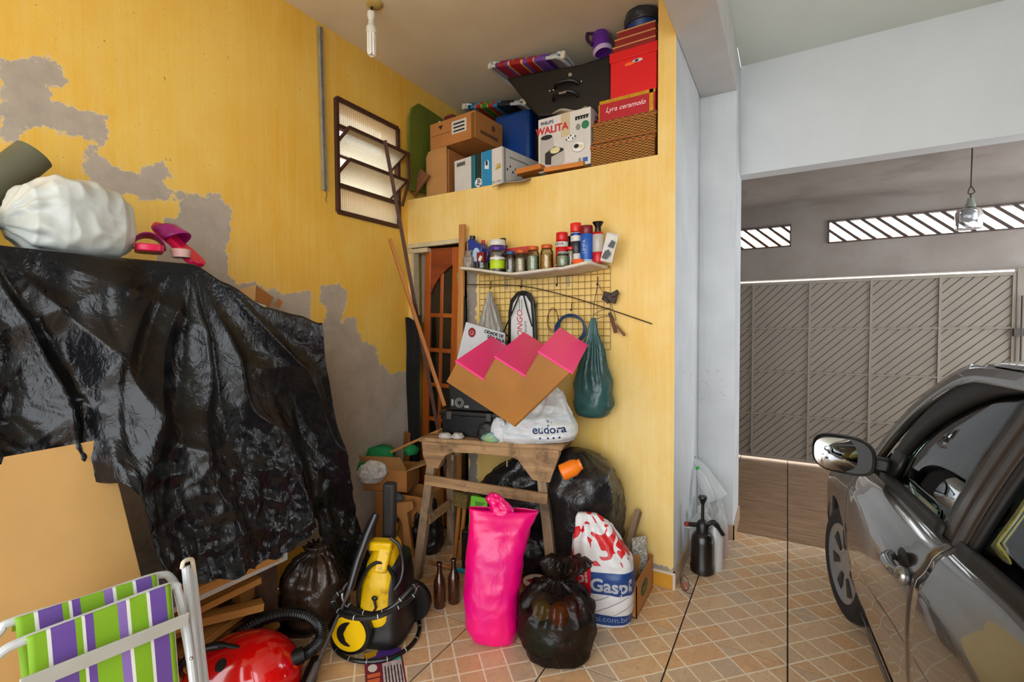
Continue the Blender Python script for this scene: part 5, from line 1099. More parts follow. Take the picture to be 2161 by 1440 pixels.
oil('blue engine oil bottle with black cap at the left end of the shelf', 1007, 36, 72, 2.74, BLK); oil('blue bottle with red cap behind the engine oil', 1026, 22, 66, 2.80, RED)
e, r, h = can('big clear tub with white lid and lime green label', 1050, 33, 66, [('tub', GLASS('tub_plastic', (.8, .78, .8), .1, .75, 1.45, .08), 0, .82, .96, 1), ('label', PL('lime_label', 'b4d11c', .5), .08, .36, .985, .985), ('white_band', WHT, .36, .46, .985, 1), ('purple_band', C_('purple_band', '4a2a86'), .66, .80, 1.01, 1.01), ('lid', WHT, .82, 1.0, 1.04, 1.02), ('contents', FILLS[2], .02, .6, .9, .9)], 2.68, 'plastic_tub'); e['category'] = 'tub'
e, r, h = can('purple bottle with dark cap behind the clear tub', 1062, 20, 74, [('body', C_('violet_bottle', '3c2090'), 0, .8, 1, 1), ('neck', C_('violet_bottle', '3c2090'), .8, .88, .7, .5), ('cap', BLK, .86, 1, .62, .6)], 2.77, 'purple_bottle'); e['category'] = 'bottle'
jar('glass jar with blue lid next to the clear tub', 1077, 22, 46, C_('lid_blue', '1d4f7a'), FILLS[2], 2.68, fillh=.12); jar('glass jar with orange lid, first of the three orange lidded jars', 1099, 25, 49, ORG, FILLS[0], 2.68); jar('middle one of the three orange lidded jars', 1125, 27, 53, ORG, FILLS[3], 2.68); jar('orange lidded jar of brass nails nearest the spray cans', 1154, 27, 53, ORG, FILLS[1], 2.68)
p = on_shelf(1097, 2.79); o = G().bb((-.085, -.035, 0), (.085, .035, .05)).build('red_tin_box', RED, None, 0, bevel=.004); o.location = p+V((0, 0, .135)); o.rotation_euler = (0, -.05, .1); tag(o, 'flat red tin box behind the row of jars', 'box')
o2 = G().bb((-.08, -.035, 0), (.08, .035, .133)).build('brown_tin', PL('brown_tin', '5a3a22', .5), None, 0, bevel=.004); o2.location = p; tag(o2, 'brown tin carrying the red box behind the jars', 'tin')
e, r, h = can('red spray can with red cap at the left of the cans', 1186, 26, 76, [('body', RED, .0, .60, 1, 1), ('white_band', WHT, .60, .74, 1.01, 1.01), ('shoulder', RED, .74, .79, 1, .9), ('cap', C_('cap_red', 'd01418'), .78, 1, .95, .95)], 2.70); text(e, 'VEDA', (0, -r*1.03, h*.67), .022, BLK)
jar('small jar of greenish bits before the red spray can', 1188, 27, 32, C_('tin_lid', '8a8f88'), FILLS[3], 2.645, fillh=.7)
can('dark spray can with black cap behind the red one', 1199, 18, 72, [('body', C_('dark_can', '2a1416'), 0, .8, 1, 1), ('cap', BLK, .8, 1, .9, .85)], 2.78)
jar('small jar with red lid between two spray cans', 1204, 20, 44, C_('cap_red', 'd01418'), FILLS[0], 2.70, fillh=.75)
e, r, h = can('tallest spray can, white and black with red cap', 1218, 24, 92, [('body', WHT, 0, .30, 1, 1), ('print', C_('charcoal_print', '2a2a30'), .30, .58, 1.005, 1.005), ('body', WHT, .58, .78, 1, 1), ('blue_band', NAV, .70, .775, 1.006, 1.006), ('cap', C_('cap_scarlet', 'e0261c'), .80, 1, .97, .97)], 2.72, lean=-2)
o = G().lathe([(0, 0), (.028, 0), (.032, .012), (.028, .026), (0, .028)], 20, sx=1.15).build('orange_sponge', PL('orange_sponge', 'e05a1c', .8), None); o.location = on_shelf(1220, 2.645); tag(o, 'orange round sponge at the foot of the tallest can', 'sponge')
e, r, h = can('blue spray can with dark red cap and white lettering', 1238, 27, 80, [('body', BLU, 0, .78, 1, 1), ('base_ring', C_('pale_blue', '9db6cc'), 0.001, .12, 1.01, 1.01), ('cap', DKR, .78, 1, .98, .96)], 2.70); text(e, 'LIMPA', (0, -r*1.04, h*.44), .030, C_('pale_blue', '9db6cc'), (0, 0, 1), (-1, 0, 0))
e, r, h = can('clear pump bottle with red base and black nozzle', 1262, 25, 86, [('red_base', RED, 0, .26, .92, .96), ('clear_body', PL('milky_plastic', 'b9b2aa', .25), .26, .70, .98, .98), ('collar', RED, .69, .75, 1, .8), ('pump', BLK, .74, .88, .55, .5), ('nozzle', BLK, .87, 1, .5, .95)], 2.72, 'pump_bottle'); e['category'] = 'bottle'
pr = thing('photo_print', 'curled black and white print leaning at the right end of the shelf', 'print', on_shelf(1280, 2.72), (0, 14, 6)); G().grid(lambda a, b: V((-.035+.07*a, -.02+.012*math.sin(a*3), .17*b)), 8, 10).build('sheet', PL('print_paper', 'd5d1ca', .5), pr, 180, solid=.0015)
for poly in ([(-.03, .02), (.0, .015), (.02, .05), (.0, .075), (-.02, .06)], [(-.01, .09), (.025, .085), (.03, .12), (.005, .13)]): plate_poly(pr, 'print_mark', BLK, (0, -.026, 0), (1, 0, 0), (0, 0, 1), poly)
o = bag([(0, .03, .025, 0, 0), (.03, .038, .03, 0, 0), (.07, .028, .025, 0, 0), (.10, .012, .012, 0, 0), (.12, .02, .015, .01, 0)], 30, 22, .008, 25, .2, 9, .03, seed=12).build('small_plastic_bag', FILM('clear_brown_bag', '8f8478', .2, 30, .6), None, 180); o.location = on_shelf(989, 2.70); tag(o, 'small crumpled clear bag at the left end of the shelf', 'bag')
o = G().lathe([(.02, 0), (.05, .004), (.056, .04), (.054, .042), (.048, .008), (0, .008)], 24).build('glass_bowl', M_jar, None, 50); o.location = on_shelf(1018, 2.66); tag(o, 'low glass bowl before the engine oil bottle', 'bowl')
e, w, d, h = carton('red_carton', 'small dark red carton with white tag in the glass bowl', 'carton', on_shelf(1006, 2.67)+V((0, 0, .045)), (.055, 0, 0), (0, .04, 0), .065, DKR); plate_poly(e, 'tag', WHT, (0, -.001, 0), (1, 0, 0), (0, 0, 1), [(.012, .015), (.03, .0), (.048, .03), (.03, .045)])

# ------------------------------------------------------------------ wire mesh panel with hanging things
M_wire = PL('rusty_mesh_wire', '7a5a28', .5, .4); YM = 2.835
mx0, mx1, mz1, mz0 = PY(1012, 600, YM).x, PY(1288, 600, YM).x, PY(1150, 572, YM).z, PY(1288, 738, YM).z
ms = thing('wire_mesh_panel', 'brown wire mesh panel fixed to the wall below the shelf', 'mesh panel', ((mx0+mx1)/2, YM, mz0)); q = V(((mx0+mx1)/2, YM, mz0)); n = int((mx1-mx0)/.041)
for k in range(n+1): x = mx0+(mx1-mx0)*k/n-q.x; G().tube([(x, 0, 0), (x, 0, mz1-mz0)], .0016, 5, cap=False).build('wire', M_wire, ms)
n = int((mz1-mz0)/.041)
for k in range(n+1): z = (mz1-mz0)*k/n; G().tube([(mx0-q.x, -.003, z), (mx1-q.x, -.003, z)], .0016, 5, cap=False).build('wire', M_wire, ms)
M_hook = PL('dark_hook', '3a3028', .4, .6)
def hook(label, px_, py_, s=.05):
    p = PY(px_, py_, YM-.006); o = G().tube(spl([(0, 0, 0), (0, -.012, -.005), (0, -.014, -s*.7), (0, -.022, -s), (0, -.034, -s*.8)], 5), .003, 6).build('hook', M_hook, None); o.location = p; tag(o, label, 'hook', 'hooks on the wire mesh')
hook('hook holding the grey bag', 1038, 595); hook('hook holding the white racket cover', 1103, 592); hook('empty double hook below the shelf middle', 1178, 582, .07); hook('small round hook right of the racket cover', 1134, 640, .03); hook('hook holding the blue cable coil', 1208, 640); hook('hook holding the teal bag string', 1263, 586)
tr_ = spl([PY(986, 601, 2.80), PY(1100, 604, 2.80), PY(1200, 626, 2.81), PY(1300, 658, 2.825), PY(1376, 684, 2.838)], 8); o = G().tube(tr_, .0035, 6).build('threaded_rod', PL('dark_rod', '4a3a2a', .4, .6), None); tag(o, 'long bent threaded rod stretched across the wire mesh', 'rod')
def hang(name, label, px_, py_top, py_bot, wpx, mat, y=2.76, wr=.02, seed=0, flat=.55, pk=11, cat='bag', lean=0):
    top = PY(px_, py_top, y); m = (top-CAM).dot(fwd)/FPX; h, r = (py_bot-py_top)*m, wpx*m/2
    pf = [(-h, r*.45, r*.35*flat, lean, 0), (-h*.97, r*.82, r*.8*flat, lean, 0), (-h*.86, r, r*flat, lean, 0), (-h*.68, r*.93, r*.95*flat, lean*.8, 0), (-h*.4, r*.55, r*.6*flat, lean*.5, 0), (-h*.12, r*.16, r*.25*flat, lean*.1, 0), (0, .008, .008, 0, 0)]
    o = bag(pf, 60, 46, wr, 7, .10, pk, -h*.75, seed=seed).build(name, mat, None, 180); o.location = top; return tag(o, label, cat)
hang('grey_bag', 'translucent grey plastic bag hanging left of the racket cover', 1034, 616, 760, 74, FILM('grey_translucent_bag', '8a857e', .3, 22, .5, .5, 'a29c92'), 2.77, .012, 21)
hang('teal_bag', 'dark teal plastic bag hanging from twine right of the pink steps', 1252, 672, 882, 84, FILM('dark_teal_bag', '24494a', .28, 16, .45, .5, '3f6b69'), 2.74, .014, 31, .8, 13)
tw = G().tube([PY(1262, 598, 2.82), PY(1254, 640, 2.79), PY(1252, 676, 2.745)], .0025, 6).tube(spl([PY(1262, 598, 2.82), PY(1275, 622, 2.81), PY(1290, 645, 2.80), PY(1300, 675, 2.80), PY(1285, 668, 2.79), PY(1262, 672, 2.77), PY(1252, 680, 2.745)], 4), .002, 6).tube(spl([PY(1253, 664, 2.78), PY(1270, 655, 2.79), PY(1288, 652, 2.79)], 4), .002, 6).build('twine', PL('brown_twine', '5a4028', .9), None); tag(tw, 'brown twine knotted on the mesh above the teal bag', 'twine')
o = G().box((0, 0, 0), (.09, .02, .055), Euler((0, .3, 0)).to_matrix()).box((.035, -.01, .02), (.05, .02, .03), Euler((0, -.5, 0)).to_matrix()).box((-.02, -.012, -.015), (.05, .015, .02), Euler((0, .8, 0)).to_matrix()).build('metal_bracket', PL('dark_brown_metal', '33231c', .4, .5, var=.5, vs=50), None, 0, bevel=.004); o.location = PY(1287, 628, 2.81); tag(o, 'dark folded metal bracket hanging at the mesh edge', 'bracket')
pq = PY(1296, 682, 2.80); pl_ = thing('pliers', 'rusty pliers hanging from the twine beside the teal bag', 'pliers', pq, (0, -25, 0))
G().box((-.008, 0, -.01), (.022, .014, .10), Euler((0, .15, 0)).to_matrix()).build('handle', PL('brown_grip', '5a2c1a', .6), pl_, 0, bevel=.005); G().box((.016, 0, -.055), (.016, .012, .09), Euler((0, -.28, 0)).to_matrix()).build('handle', PL('brown_grip2', '6e4a30', .6, var=.4), pl_, 0, bevel=.005); G().box((0, 0, .045), (.02, .012, .05)).build('jaw', M_hook, pl_, 0, bevel=.004)
# white racket cover
ro = PY(1100, 720, 2.79); rc = thing('racket_cover', 'white racket cover with black edging and shoulder strap', 'cover', ro, (0, -1, 0)); RC = lambda x, y, d=0: (PY(x, y, 2.79)-ro).xz
poly = [RC(*p) for p in ((1070, 760), (1073, 660), (1078, 632), (1092, 616), (1104, 613), (1118, 618), (1127, 634), (1130, 680), (1132, 760))]
G().prism(poly, (0, 0, 0), (1, 0, 0), (0, 0, 1), (0, .03, 0)).build('edging', BLK, rc, 0, bevel=.006)
ip = [RC(*p) for p in ((1078, 758), (1080, 664), (1085, 640), (1096, 624), (1112, 625), (1121, 640), (1124, 680), (1126, 758))]; G().prism(ip, (0, -.004, 0), (1, 0, 0), (0, 0, 1), (0, .006, 0)).build('white_panel', PL('white_vinyl', 'd4d4d4', .5), rc, 0)
def rl(px_, py_): v = RC(px_, py_); return V((v[0], -.0055, v[1]))
text(rc, 'LONGO', rl(1099, 688), .058, PL('red_ink', 'c4202a', .5), (0, 0, 1), (-1, 0, 0), shear=.2); text(rc, 'SPORTS', rl(1111, 690), .022, BLK, (0, 0, 1), (-1, 0, 0))
for dx in (0, 5): v0, v1 = rl(1098+dx, 632), rl(1098+dx, 656); G().beam(v0, v1, .003, .0015, (0, 1, 0)).build('stripe', BLK, rc, 0)
G().tube(spl([rl(1103, 616)+V((0, -.01, 0)), rl(1090, 650)+V((0, -.02, 0)), rl(1072, 690)+V((0, -.02, 0)), rl(1068, 700)+V((0, -.02, 0)), rl(1078, 712)+V((0, -.015, 0))], 5), .005, 6).tube(spl([rl(1107, 616)+V((0, -.01, 0)), rl(1118, 660)+V((0, -.015, 0)), rl(1126, 690)+V((0, -.01, 0))], 5), .005, 6).build('shoulder_strap', BLK, rc)
# cables
cq = PY(1204, 668, 2.80); o = thing('cable_coil', 'coil of dark blue cable hanging behind the pink steps', 'cable', cq)
for k in range(4):
    rx_, rz_ = .085+.007*k, .085+.005*(k % 3); G().tube([V((rx_*math.cos(t_)+.01, -.006*k-.012, rz_*math.sin(t_)-.075-.004*k)) for t_ in [2*math.pi*i/36 for i in range(36)]], .0055, 7, closed=True).build('cable_turn', PL('navy_cable', '173a5c', .4), o)
wq_ = PY(1168, 655, 2.80); o = thing('wire_loop', 'thin brown wire loops hanging left of the blue cable', 'wire', wq_)
for k in range(2): G().tube([V(((.035+.006*k)*math.cos(t_)+.004*k, -.01*k-.008, .075*math.sin(t_)-.06-.01*k)) for t_ in [2*math.pi*i/30 for i in range(30)]], .0022, 6, closed=True).build('loop', PL('brown_cord', '5a3a24', .6), o)
# long clothes wire on the mesh edge kept; paper sign
sg = [PY(x, y, 2.66) for x, y in ((984, 680), (1066, 704), (1064, 775), (962, 770))]; so_ = sg[3]; sn = thing('city_sign', 'white sign with red crest leaning behind the pink steps', 'sign', so_)
G().add([p-so_ for p in sg], [(3, 2, 1, 0)]).build('board', PL('white_sign', 'cfd2d6', .5), sn, 0, solid=.006)
U_ = (sg[1]-sg[0]).normalized(); Wv = (sg[0]-sg[3]).normalized(); Wv = (Wv-U_*Wv.dot(U_)).normalized(); cp = PY(996, 702, 2.655)-so_; MR = PL('crest_red', '8c1a20', .5)
star = [((.034 if i % 2 == 0 else .027)*math.cos(2*math.pi*i/32), (.036 if i % 2 == 0 else .029)*math.sin(2*math.pi*i/32)) for i in range(32)]
plate_poly(sn, 'crest', MR, cp, U_, Wv, star, .001); plate_poly(sn, 'crest', PL('crest_pale', 'd6a8a8', .5), cp+V((0, -.001, 0)), U_, Wv, ell(0, -.002, .015, .015), .001); plate_poly(sn, 'crest', MR, cp+V((0, -.002, 0)), U_, Wv, [(-.009, .008), (.009, .008), (.008, -.006), (0, -.014), (-.008, -.006)], .001)
text(sn, 'CIDADE DE', PY(1042, 705, 2.652)-so_, .030, BLK, U_, Wv, bold=.0006); text(sn, 'SÃO PAULO', PY(1050, 717, 2.652)-so_, .030, BLK, U_, Wv, bold=.0008)
# light hanging in the entrance bay
hl = PY(2052, 312, 5.0); hl.z = 2.9; hg = thing('hanging_lantern', 'clear glass bulb lantern hanging from a cord in the entrance bay', 'lamp', hl); HL_ = lambda x, y: PY(x, y, 5.0)-hl
G().tube([(0, 0, 0), HL_(2051, 340), HL_(2049, 392)], .004, 6).build('cord', M_hook, hg); G().tube(spl([HL_(2049, 392), HL_(2043, 406), HL_(2048, 410), HL_(2057, 405), HL_(2049, 392)], 4), .004, 6).build('hook', M_hook, hg)
c = HL_(2048, 432); G().tube([HL_(2050, 408), c+V((0, 0, .05))], .006, 6).build('hanger', M_hook, hg); G().lathe([(.0, .055), (.018, .05), (.022, .02), (.03, 0), (.03, -.02)], 16, c).build('lamp_holder', PL('grey_green_holder', '8d9488', .4), hg)
MG = GLASS('lantern_glass', (.85, .88, .92), .02, .9, 1.45, .05); c2 = HL_(2044, 455); G().lathe([(.02, .06), (.03, .04), (.05, .02), (.055, -.01), (.045, -.04), (.0, -.055)], 20, c2).build('bulb', NT('milky_bulb').set(Roughness=.2, Transmission=.6), hg); G().lathe([(.03, .06), (.07, .045), (.08, .02), (.08, -.10), (.075, -.105), (0, -.105)], 24, c2).build('glass_shade', MG, hg)
# ------------------------------------------------------------------ wooden trestle
TO = V((-1.965, 2.27, 0)); TA = math.radians(11); tx = V((math.cos(TA), math.sin(TA), 0)); ty = V((-math.sin(TA), math.cos(TA), 0))
def TP(px_, py_, off=0.0):            # pixel -> point on the trestle's front plane (moved back by off), in trestle coordinates
    d = ray(px_, py_); o = TO+ty*off; k = (o-CAM).dot(ty)/d.dot(ty); p = CAM+d*k-TO; return V((p.dot(tx), p.dot(ty), p.z))
def TW(v): return TO+tx*v[0]+ty*v[1]+V((0, 0, v[2]))
tr = thing('wooden_trestle', 'weathered wooden trestle table with curved brackets', 'trestle', TO, (0, 0, 11))
ap = [TP(*p) for p in ((889, 930), (892, 962), (901, 986), (924, 990), (931, 975), (941, 962), (955, 956), (1010, 958), (1078, 965), (1093, 972), (1106, 990), (1124, 1014), (1160, 1020), (1168, 996), (1180, 962), (1178, 948))]
ZT = .845; M_old2 = WOOD('weathered_wood_front', '876646', 'bb9468', 0, 22, .85, 12, '4a392c', .5); M_old3 = WOOD('weathered_wood_leg', '7f6850', 'a88a6c', 2, 22, .85, 12, '4a3a2e', .4)
G().prism([(p.x, p.z) for p in ap], (0, 0, 0), (1, 0, 0), (0, 0, 1), (0, .055, 0)).build('front_apron', M_old2, tr, 0, bevel=.004)
w0, w1 = ap[0].x, ap[-1].x; za, zb = ap[0].z, ap[-1].z
for k in range(3):
    def tf(a, b, k=k): return V((w0-.008+(w1-w0+.03)*a, .0+.118*k+.112*b-.012*(k == 0), za+(zb-za)*a+.006+.006*noise.noise(V((a*6, k, b*3)))))
    G().grid(tf, 22, 5).build('top_plank', M_old2, tr, 30, solid=.026)
G().prism([(p.x, p.z) for p in ap], (0, .30, 0), (1, 0, 0), (0, 0, 1), (0, .045, 0)).build('rear_apron', M_old2, tr, 0)
def leg(a, b, w=.055, h=.05): G().beam(a, b, w, h, (0, 1, 0)).build('leg', M_old3, tr, 0, bevel=.005)
fL = TP(880, 1222); kL = V((-.0, -.06, 0))
a = PZ(880, 1221, 0)-TO; footL = V((a.dot(tx), a.dot(ty), 0)); tL = TP(912, 985, .03)
leg(tL+V((0, .0, .02)), footL); tR = TP(1144, 1010, .03); bR = TP(1172, 1262, -.06); leg(tR+V((0, 0, .02)), tR+(bR-tR)*(tR.z/(tR.z-bR.z)), .055, .05)
leg(tL+V((0, .27, .02)), V((footL.x, .40, 0))); leg(tR+V((0, .27, .02)), V((tR.x+.04, .36, 0)))
A, B_ = TP(897, 1012, -.03), TP(1156, 1054, -.03); G().beam(A, B_, .022, .062, (0, 0, 1)).build('crossbar', M_old2, tr, 0, bevel=.003)
G().beam(TP(904, 1098, -.02), TP(948, 1064, .25), .022, .055).build('side_brace', M_old2, tr, 0, bevel=.003); G().tube([TP(955, 960, .05), TP(955, 972, .05)], .006, 6).tube([TP(1070, 970, .05), TP(1070, 985, .05)], .006, 6).build('peg', M_old3, tr)
def TT(a, off, z=None):               # point on the table top (fraction along, offset back)
    x = w0+(w1-w0)*a; return TW((x, off, (za+(zb-za)*a+.021) if z is None else z))
# toolbox, speaker
M_tb = PL('black_toolbox_plastic', '0c0c0d', .35, var=.2)
p = TP(931, 933, .06); tbz = p.z; tq = TW((p.x, .07, za+(zb-za)*.12+.021)); tb = thing('black_toolbox', 'black plastic toolbox standing on the left of the trestle', 'toolbox', tq, (0, 0, 11)); q1 = TP(1062, 936, .06).x-p.x
hB = TP(925, 868, .07).z-(za+.02)
G().box((q1/2, .10, hB*.42), (q1, .20, hB*.84)).build('tray_body', M_tb, tb, 0, bevel=.008); G().box((q1/2, .10, hB*.92), (q1+.03, .22, hB*.18)).build('lid', M_tb, tb, 0, bevel=.008)
G().bb((q1*.08, -.014, hB*.80), (q1*.34, -.004, hB*.86)).build('lid_ridge', M_tb, tb, 0); 
for k in (.14, .78): G().box((q1*k, -.014, hB*.86), (.035, .014, .05)).build('latch', PL('grey_latch', '3a3836', .5), tb, 0, bevel=.004)
sp = PL('glitter_wrap', '121214', .2, .3, var=.8, vs=160); o = bag([(0, .05, .03, 0, 0), (.03, .06, .035, 0, 0), (.08, .045, .03, 0, 0), (.10, .02, .02, 0, 0)], 30, 20, .012, 30, seed=41).build('wrapped_bundle', FILM('black_glitter_film', (.02, .02, .022), .15, 60, 1.0), None, 180); o.location = TT(.49, .035); tag(o, 'small bundle in crinkled black film before the toolbox', 'bundle')
spq = TW((TP(950, 862, .12).x, .10, tq.z-0+hB*1.012)); sk = thing('black_speaker', 'black speaker box with round silver emblem behind the pink steps', 'speaker', spq, (0, 0, 11))
G().bb((0, 0, 0), (.30, .17, .20)).build('cabinet', M_bs, sk, 0, bevel=.008); em = V((.075, -.002, .05)); M_sil = PL('silver_print', 'b9b9b4', .3, .6)
for r_ in (.028, .018): G().tube([em+V((r_*math.cos(t_), 0, r_*math.sin(t_))) for t_ in [2*math.pi*i/24 for i in range(24)]], .003, 6, closed=True).build('emblem', M_sil, sk)
G().bb((.02, -.003, .03), (.035, 0, .07)).bb((.11, -.003, .02), (.14, 0, .035)).build('emblem', M_sil, sk, 0)
# pink stepped display
ca = [(.839, -.531, -.117), (.473, .819, -.326), (.269, .217, .938)]; cv = [RGT*a-DWN*b+fwd*c for a, b, c in ca]; ea, eb, ec = cv
ea.normalize(); eb = (eb-ea*eb.dot(ea)).normalized(); ec = ea.cross(eb); ec = ec if ec.dot(fwd) > 0 else -ec
PO = PD(942, 806, 2.38); LS = .56; pk_ = thing('stepped_stand', 'wooden three step stand with bright pink step tops tipped on its corner', 'stand', Mx=frame(ea, eb, ec, PO) if ea.cross(eb).dot(ec) > 0 else frame(ea, eb, ec, PO))
FL = ea.cross(eb).dot(ec) < 0
if FL:                                # keep a right-handed frame: local z points towards the viewer
    pk_.matrix_world = frame(ea, eb, -ec, PO)
zs_ = -1 if FL else 1
M_ply = PL('brown_hardboard', '96611f', .5, var=.16, vs=4, bump=.04); M_pink = PL('hot_pink_laminate', 'ff2b86', .3, var=.03); M_pink.node_tree.nodes['Principled BSDF']
h0, a1, b1, a2_, b2, a3 = .120, .155, .132, .166, .138, .178
prof = [(0, 0), (0, h0), (a1, h0), (a1, h0+b1), (a1+a2_, h0+b1), (a1+a2_, h0+b1+b2), (a1+a2_+a3, h0+b1+b2), (a1+a2_+.09, -.0)]
for z0 in (0, LS-.012): G().prism(prof, (0, 0, zs_*z0), (1, 0, 0), (0, 1, 0), (0, 0, zs_*.012)).build('side_panel', M_ply, pk_, 0, bevel=.001)
x_, y_ = 0, h0
for aa, bb_ in ((a1, b1), (a2_, b2), (a3, 0)):
    G().bb((x_-.008, y_+.001, -.008*zs_), (x_+aa+.006, y_+.009, zs_*(LS+.004))).build('pink_tread', M_pink, pk_, 0, bevel=.001)
    if bb_: G().bb((x_+aa-.0, y_+.009, .012*zs_), (x_+aa+.008, y_+bb_, zs_*(LS-.012))).build('riser', M_ply, pk_, 0)
    x_ += aa; y_ += bb_
G().bb((0, 0, .012*zs_), (.008, h0, zs_*(LS-.012))).build('riser', M_ply, pk_, 0); G().prism([(0, 0), (a1+a2_+.09, 0), (a1+a2_+.09, .008), (0, .008)], (0, 0, .012*zs_), (1, 0, 0), (0, 1, 0), (0, 0, zs_*(LS-.024))).build('bottom_panel', M_ply, pk_, 0)
e0, e1 = V((a1+a2_+a3, h0+b1+b2, 0)), V((a1+a2_+.09, 0, 0)); n_ = V((e0.y-e1.y, -(e0.x-e1.x), 0)).normalized()
G().prism([(0, 0), (1, 0), (1, .008), (0, .008)], e1-n_*.008, e0-e1, n_, (0, 0, zs_*(LS-.002))).build('end_panel', M_ply, pk_, 0)
# white printed shopping bag, wrappers
t = NT('printed_white_bag'); co = t.coords(); n1 = t.noise(t.coords(scale=(1, 1, 5)), 8, 3, .5, 1.0); n2 = t.noise(co, 22, 3, .5, 1.2)
base = t.mix(t.ramp(n1, [(.45, 0.), (.62, .55)]), 'd9dbda', 'b7c6d2'); base = t.mix(t.ramp(t.noise(t.coords(scale=(1, 1, 4), loc=(3, 1, 2)), 6, 3), [(.56, 0.), (.68, .5)]), base, 'cfa9b8')
t.col(base); t.set(Roughness=.35, Normal=t.bump(t.math('ABSOLUTE', t.math('SUBTRACT', n2, .5)), .5, .012)); M_eu = t.m
g = bag([(0, .20, .09, 0, 0), (.03, .225, .115, 0, 0), (.085, .215, .12, .01, 0), (.14, .175, .10, .03, .0), (.18, .125, .07, .06, 0), (.215, .09, .05, .08, 0), (.27, .075, .035, .085, .01), (.31, .05, .02, .075, .01)], 90, 70, .020, 10, .06, 12, .12, 2.8, 51)
eq = TT(.83, .10); eu = g.build('shopping_bag', M_eu, None, 180); eu.location = eq; eu.rotation_euler = (0, math.radians(-4), math.radians(14)); tag(eu, 'white printed plastic shopping bag slumped on the right of the trestle', 'bag'); bv = bvh_of(g)
MB_ = PL('navy_lettering', '2a3f78', .5)
text(eu, 'eudora', (.10, -.12, .085), .066, MB_, (1, 0, 0), (0, 0, 1), bvh=bv, bold=.0012); text(eu, 'V.', (.10, -.12, .135), .045, MB_, (1, 0, 0), (0, 0, 1), bvh=bv); text(eu, '•  • • •', (.10, -.12, .035), .05, MB_, (1, 0, 0), (0, 0, 1), bvh=bv)
wp_ = TT(.585, .02); w_ = thing('plastic_wrapper', 'crumpled white wrapper with yellow and blue print on the trestle edge', 'wrapper', wp_)
bag([(0, .035, .03, 0, 0), (.03, .05, .035, 0, 0), (.08, .045, .035, 0, 0), (.12, .03, .02, .0, 0), (.14, .012, .012, .0, 0)], 36, 26, .012, 22, seed=61).build('white_film', FILM('white_black_film', 'd4d4d6', .3, 30, .6), w_, 180)
o = bag([(0, .05, .03, 0, 0), (.015, .06, .04, 0, 0), (.035, .04, .03, 0, 0), (.05, .02, .02, 0, 0)], 30, 18, .014, 24, seed=63).build('blue_film', FILM('blue_yellow_film', '2f7fae', .3, 30, .6, .5, '9ab04c'), w_, 180); o.location = (-.045, -.02, 0)
for k, (a_, off) in enumerate(((.18, .02), (.27, .03))):
    o = bag([(0, .035, .025, 0, 0), (.012, .04, .03, 0, 0), (.03, .02, .02, 0, 0)], 24, 12, .01, 26, seed=70+k).build('clear_scrap', FILM('clear_film', 'b9b4ae', .15, 30, .6), None, 180); o.location = TT(a_, off); tag(o, ('clear plastic scrap at the left of the trestle edge', 'clear plastic scrap before the toolbox')[k], 'scrap')
# ------------------------------------------------------------------ bags behind and below the trestle
def bagat(name, label, base, prof, mat, seed, wr=.025, ws=8, pleat=.08, pk=12, pz=None, n=64, m=50, sq=2.2, rot=(0, 0, 0)):
    o = bag(prof, n, m, wr, ws, pleat, pk, pz, sq, seed).build(name, mat, None, 180); o.location = base; o.rotation_euler = [math.radians(a) for a in rot]; return tag(o, label, 'bag')
bx = PY(1232, 1060, 2.60).x
bagat('black_bin_bag', 'large full black bin bag bulging against the yellow wall', (bx, 2.60, 0), [(0, .14, .12, .0, 0), (.05, .17, .16, 0, 0), (.25, .17, .17, .0, 0), (.42, .19, .19, 0, 0), (.58, .20, .20, .0, 0), (.70, .17, .17, -.01, 0), (.78, .10, .10, -.03, 0), (.81, .03, .03, -.05, 0)], M_blackbag, 81, .034, 5, .008)
bagat('black_bin_bag', 'black bin bag lying below the middle of the trestle', (PY(1085, 1060, 2.62).x, 2.62, .30), [(0, .20, .10, 0, 0), (.05, .28, .15, 0, 0), (.18, .28, .16, .02, 0), (.30, .20, .14, .07, 0), (.41, .09, .07, .12, 0), (.44, .02, .02, .13, 0)], M_blackbag, 83, .03, 6, .01)
bagat('black_bin_bag', 'black bin bag on the floor behind the pink bag', (PY(1115, 1180, 2.58).x, 2.58, 0), [(0, .15, .12, 0, 0), (.05, .19, .14, 0, 0), (.18, .20, .14, 0, 0), (.27, .16, .12, 0, 0), (.29, .05, .05, 0, 0)], M_blackbag, 85, .02, 8, .02)
bagat('brown_bag', 'brown translucent plastic sack beside the large black bin bag', (PY(1282, 1080, 2.70).x, 2.715, .2), [(0, .05, .04, 0, 0), (.1, .08, .08, 0, 0), (.3, .085, .09, .0, 0), (.45, .06, .07, -.02, 0), (.52, .02, .02, -.03, 0)], FILM('brown_film', '4a3d2c', .3, 18, .8, .5, '6a583c'), 87, .02, 8, .05)
p = PY(1204, 990, 2.40); ob = thing('orange_bottle', 'short orange plastic bottle lying on the black bin bag', 'bottle', p, (0, 65, 30)); G().lathe([(0, -.055), (.042, -.055), (.046, -.05), (.046, .02), (.035, .045), (.03, .05), (.03, .065), (0, .065)], 24).build('body', PL('orange_plastic', 'f07a10', .4, var=.05), ob); G().lathe([(0, -.056), (.03, -.056), (.03, -.058), (0, -.058)], 20).build('base_dimple', PL('orange_dark', 'd06408', .5), ob)
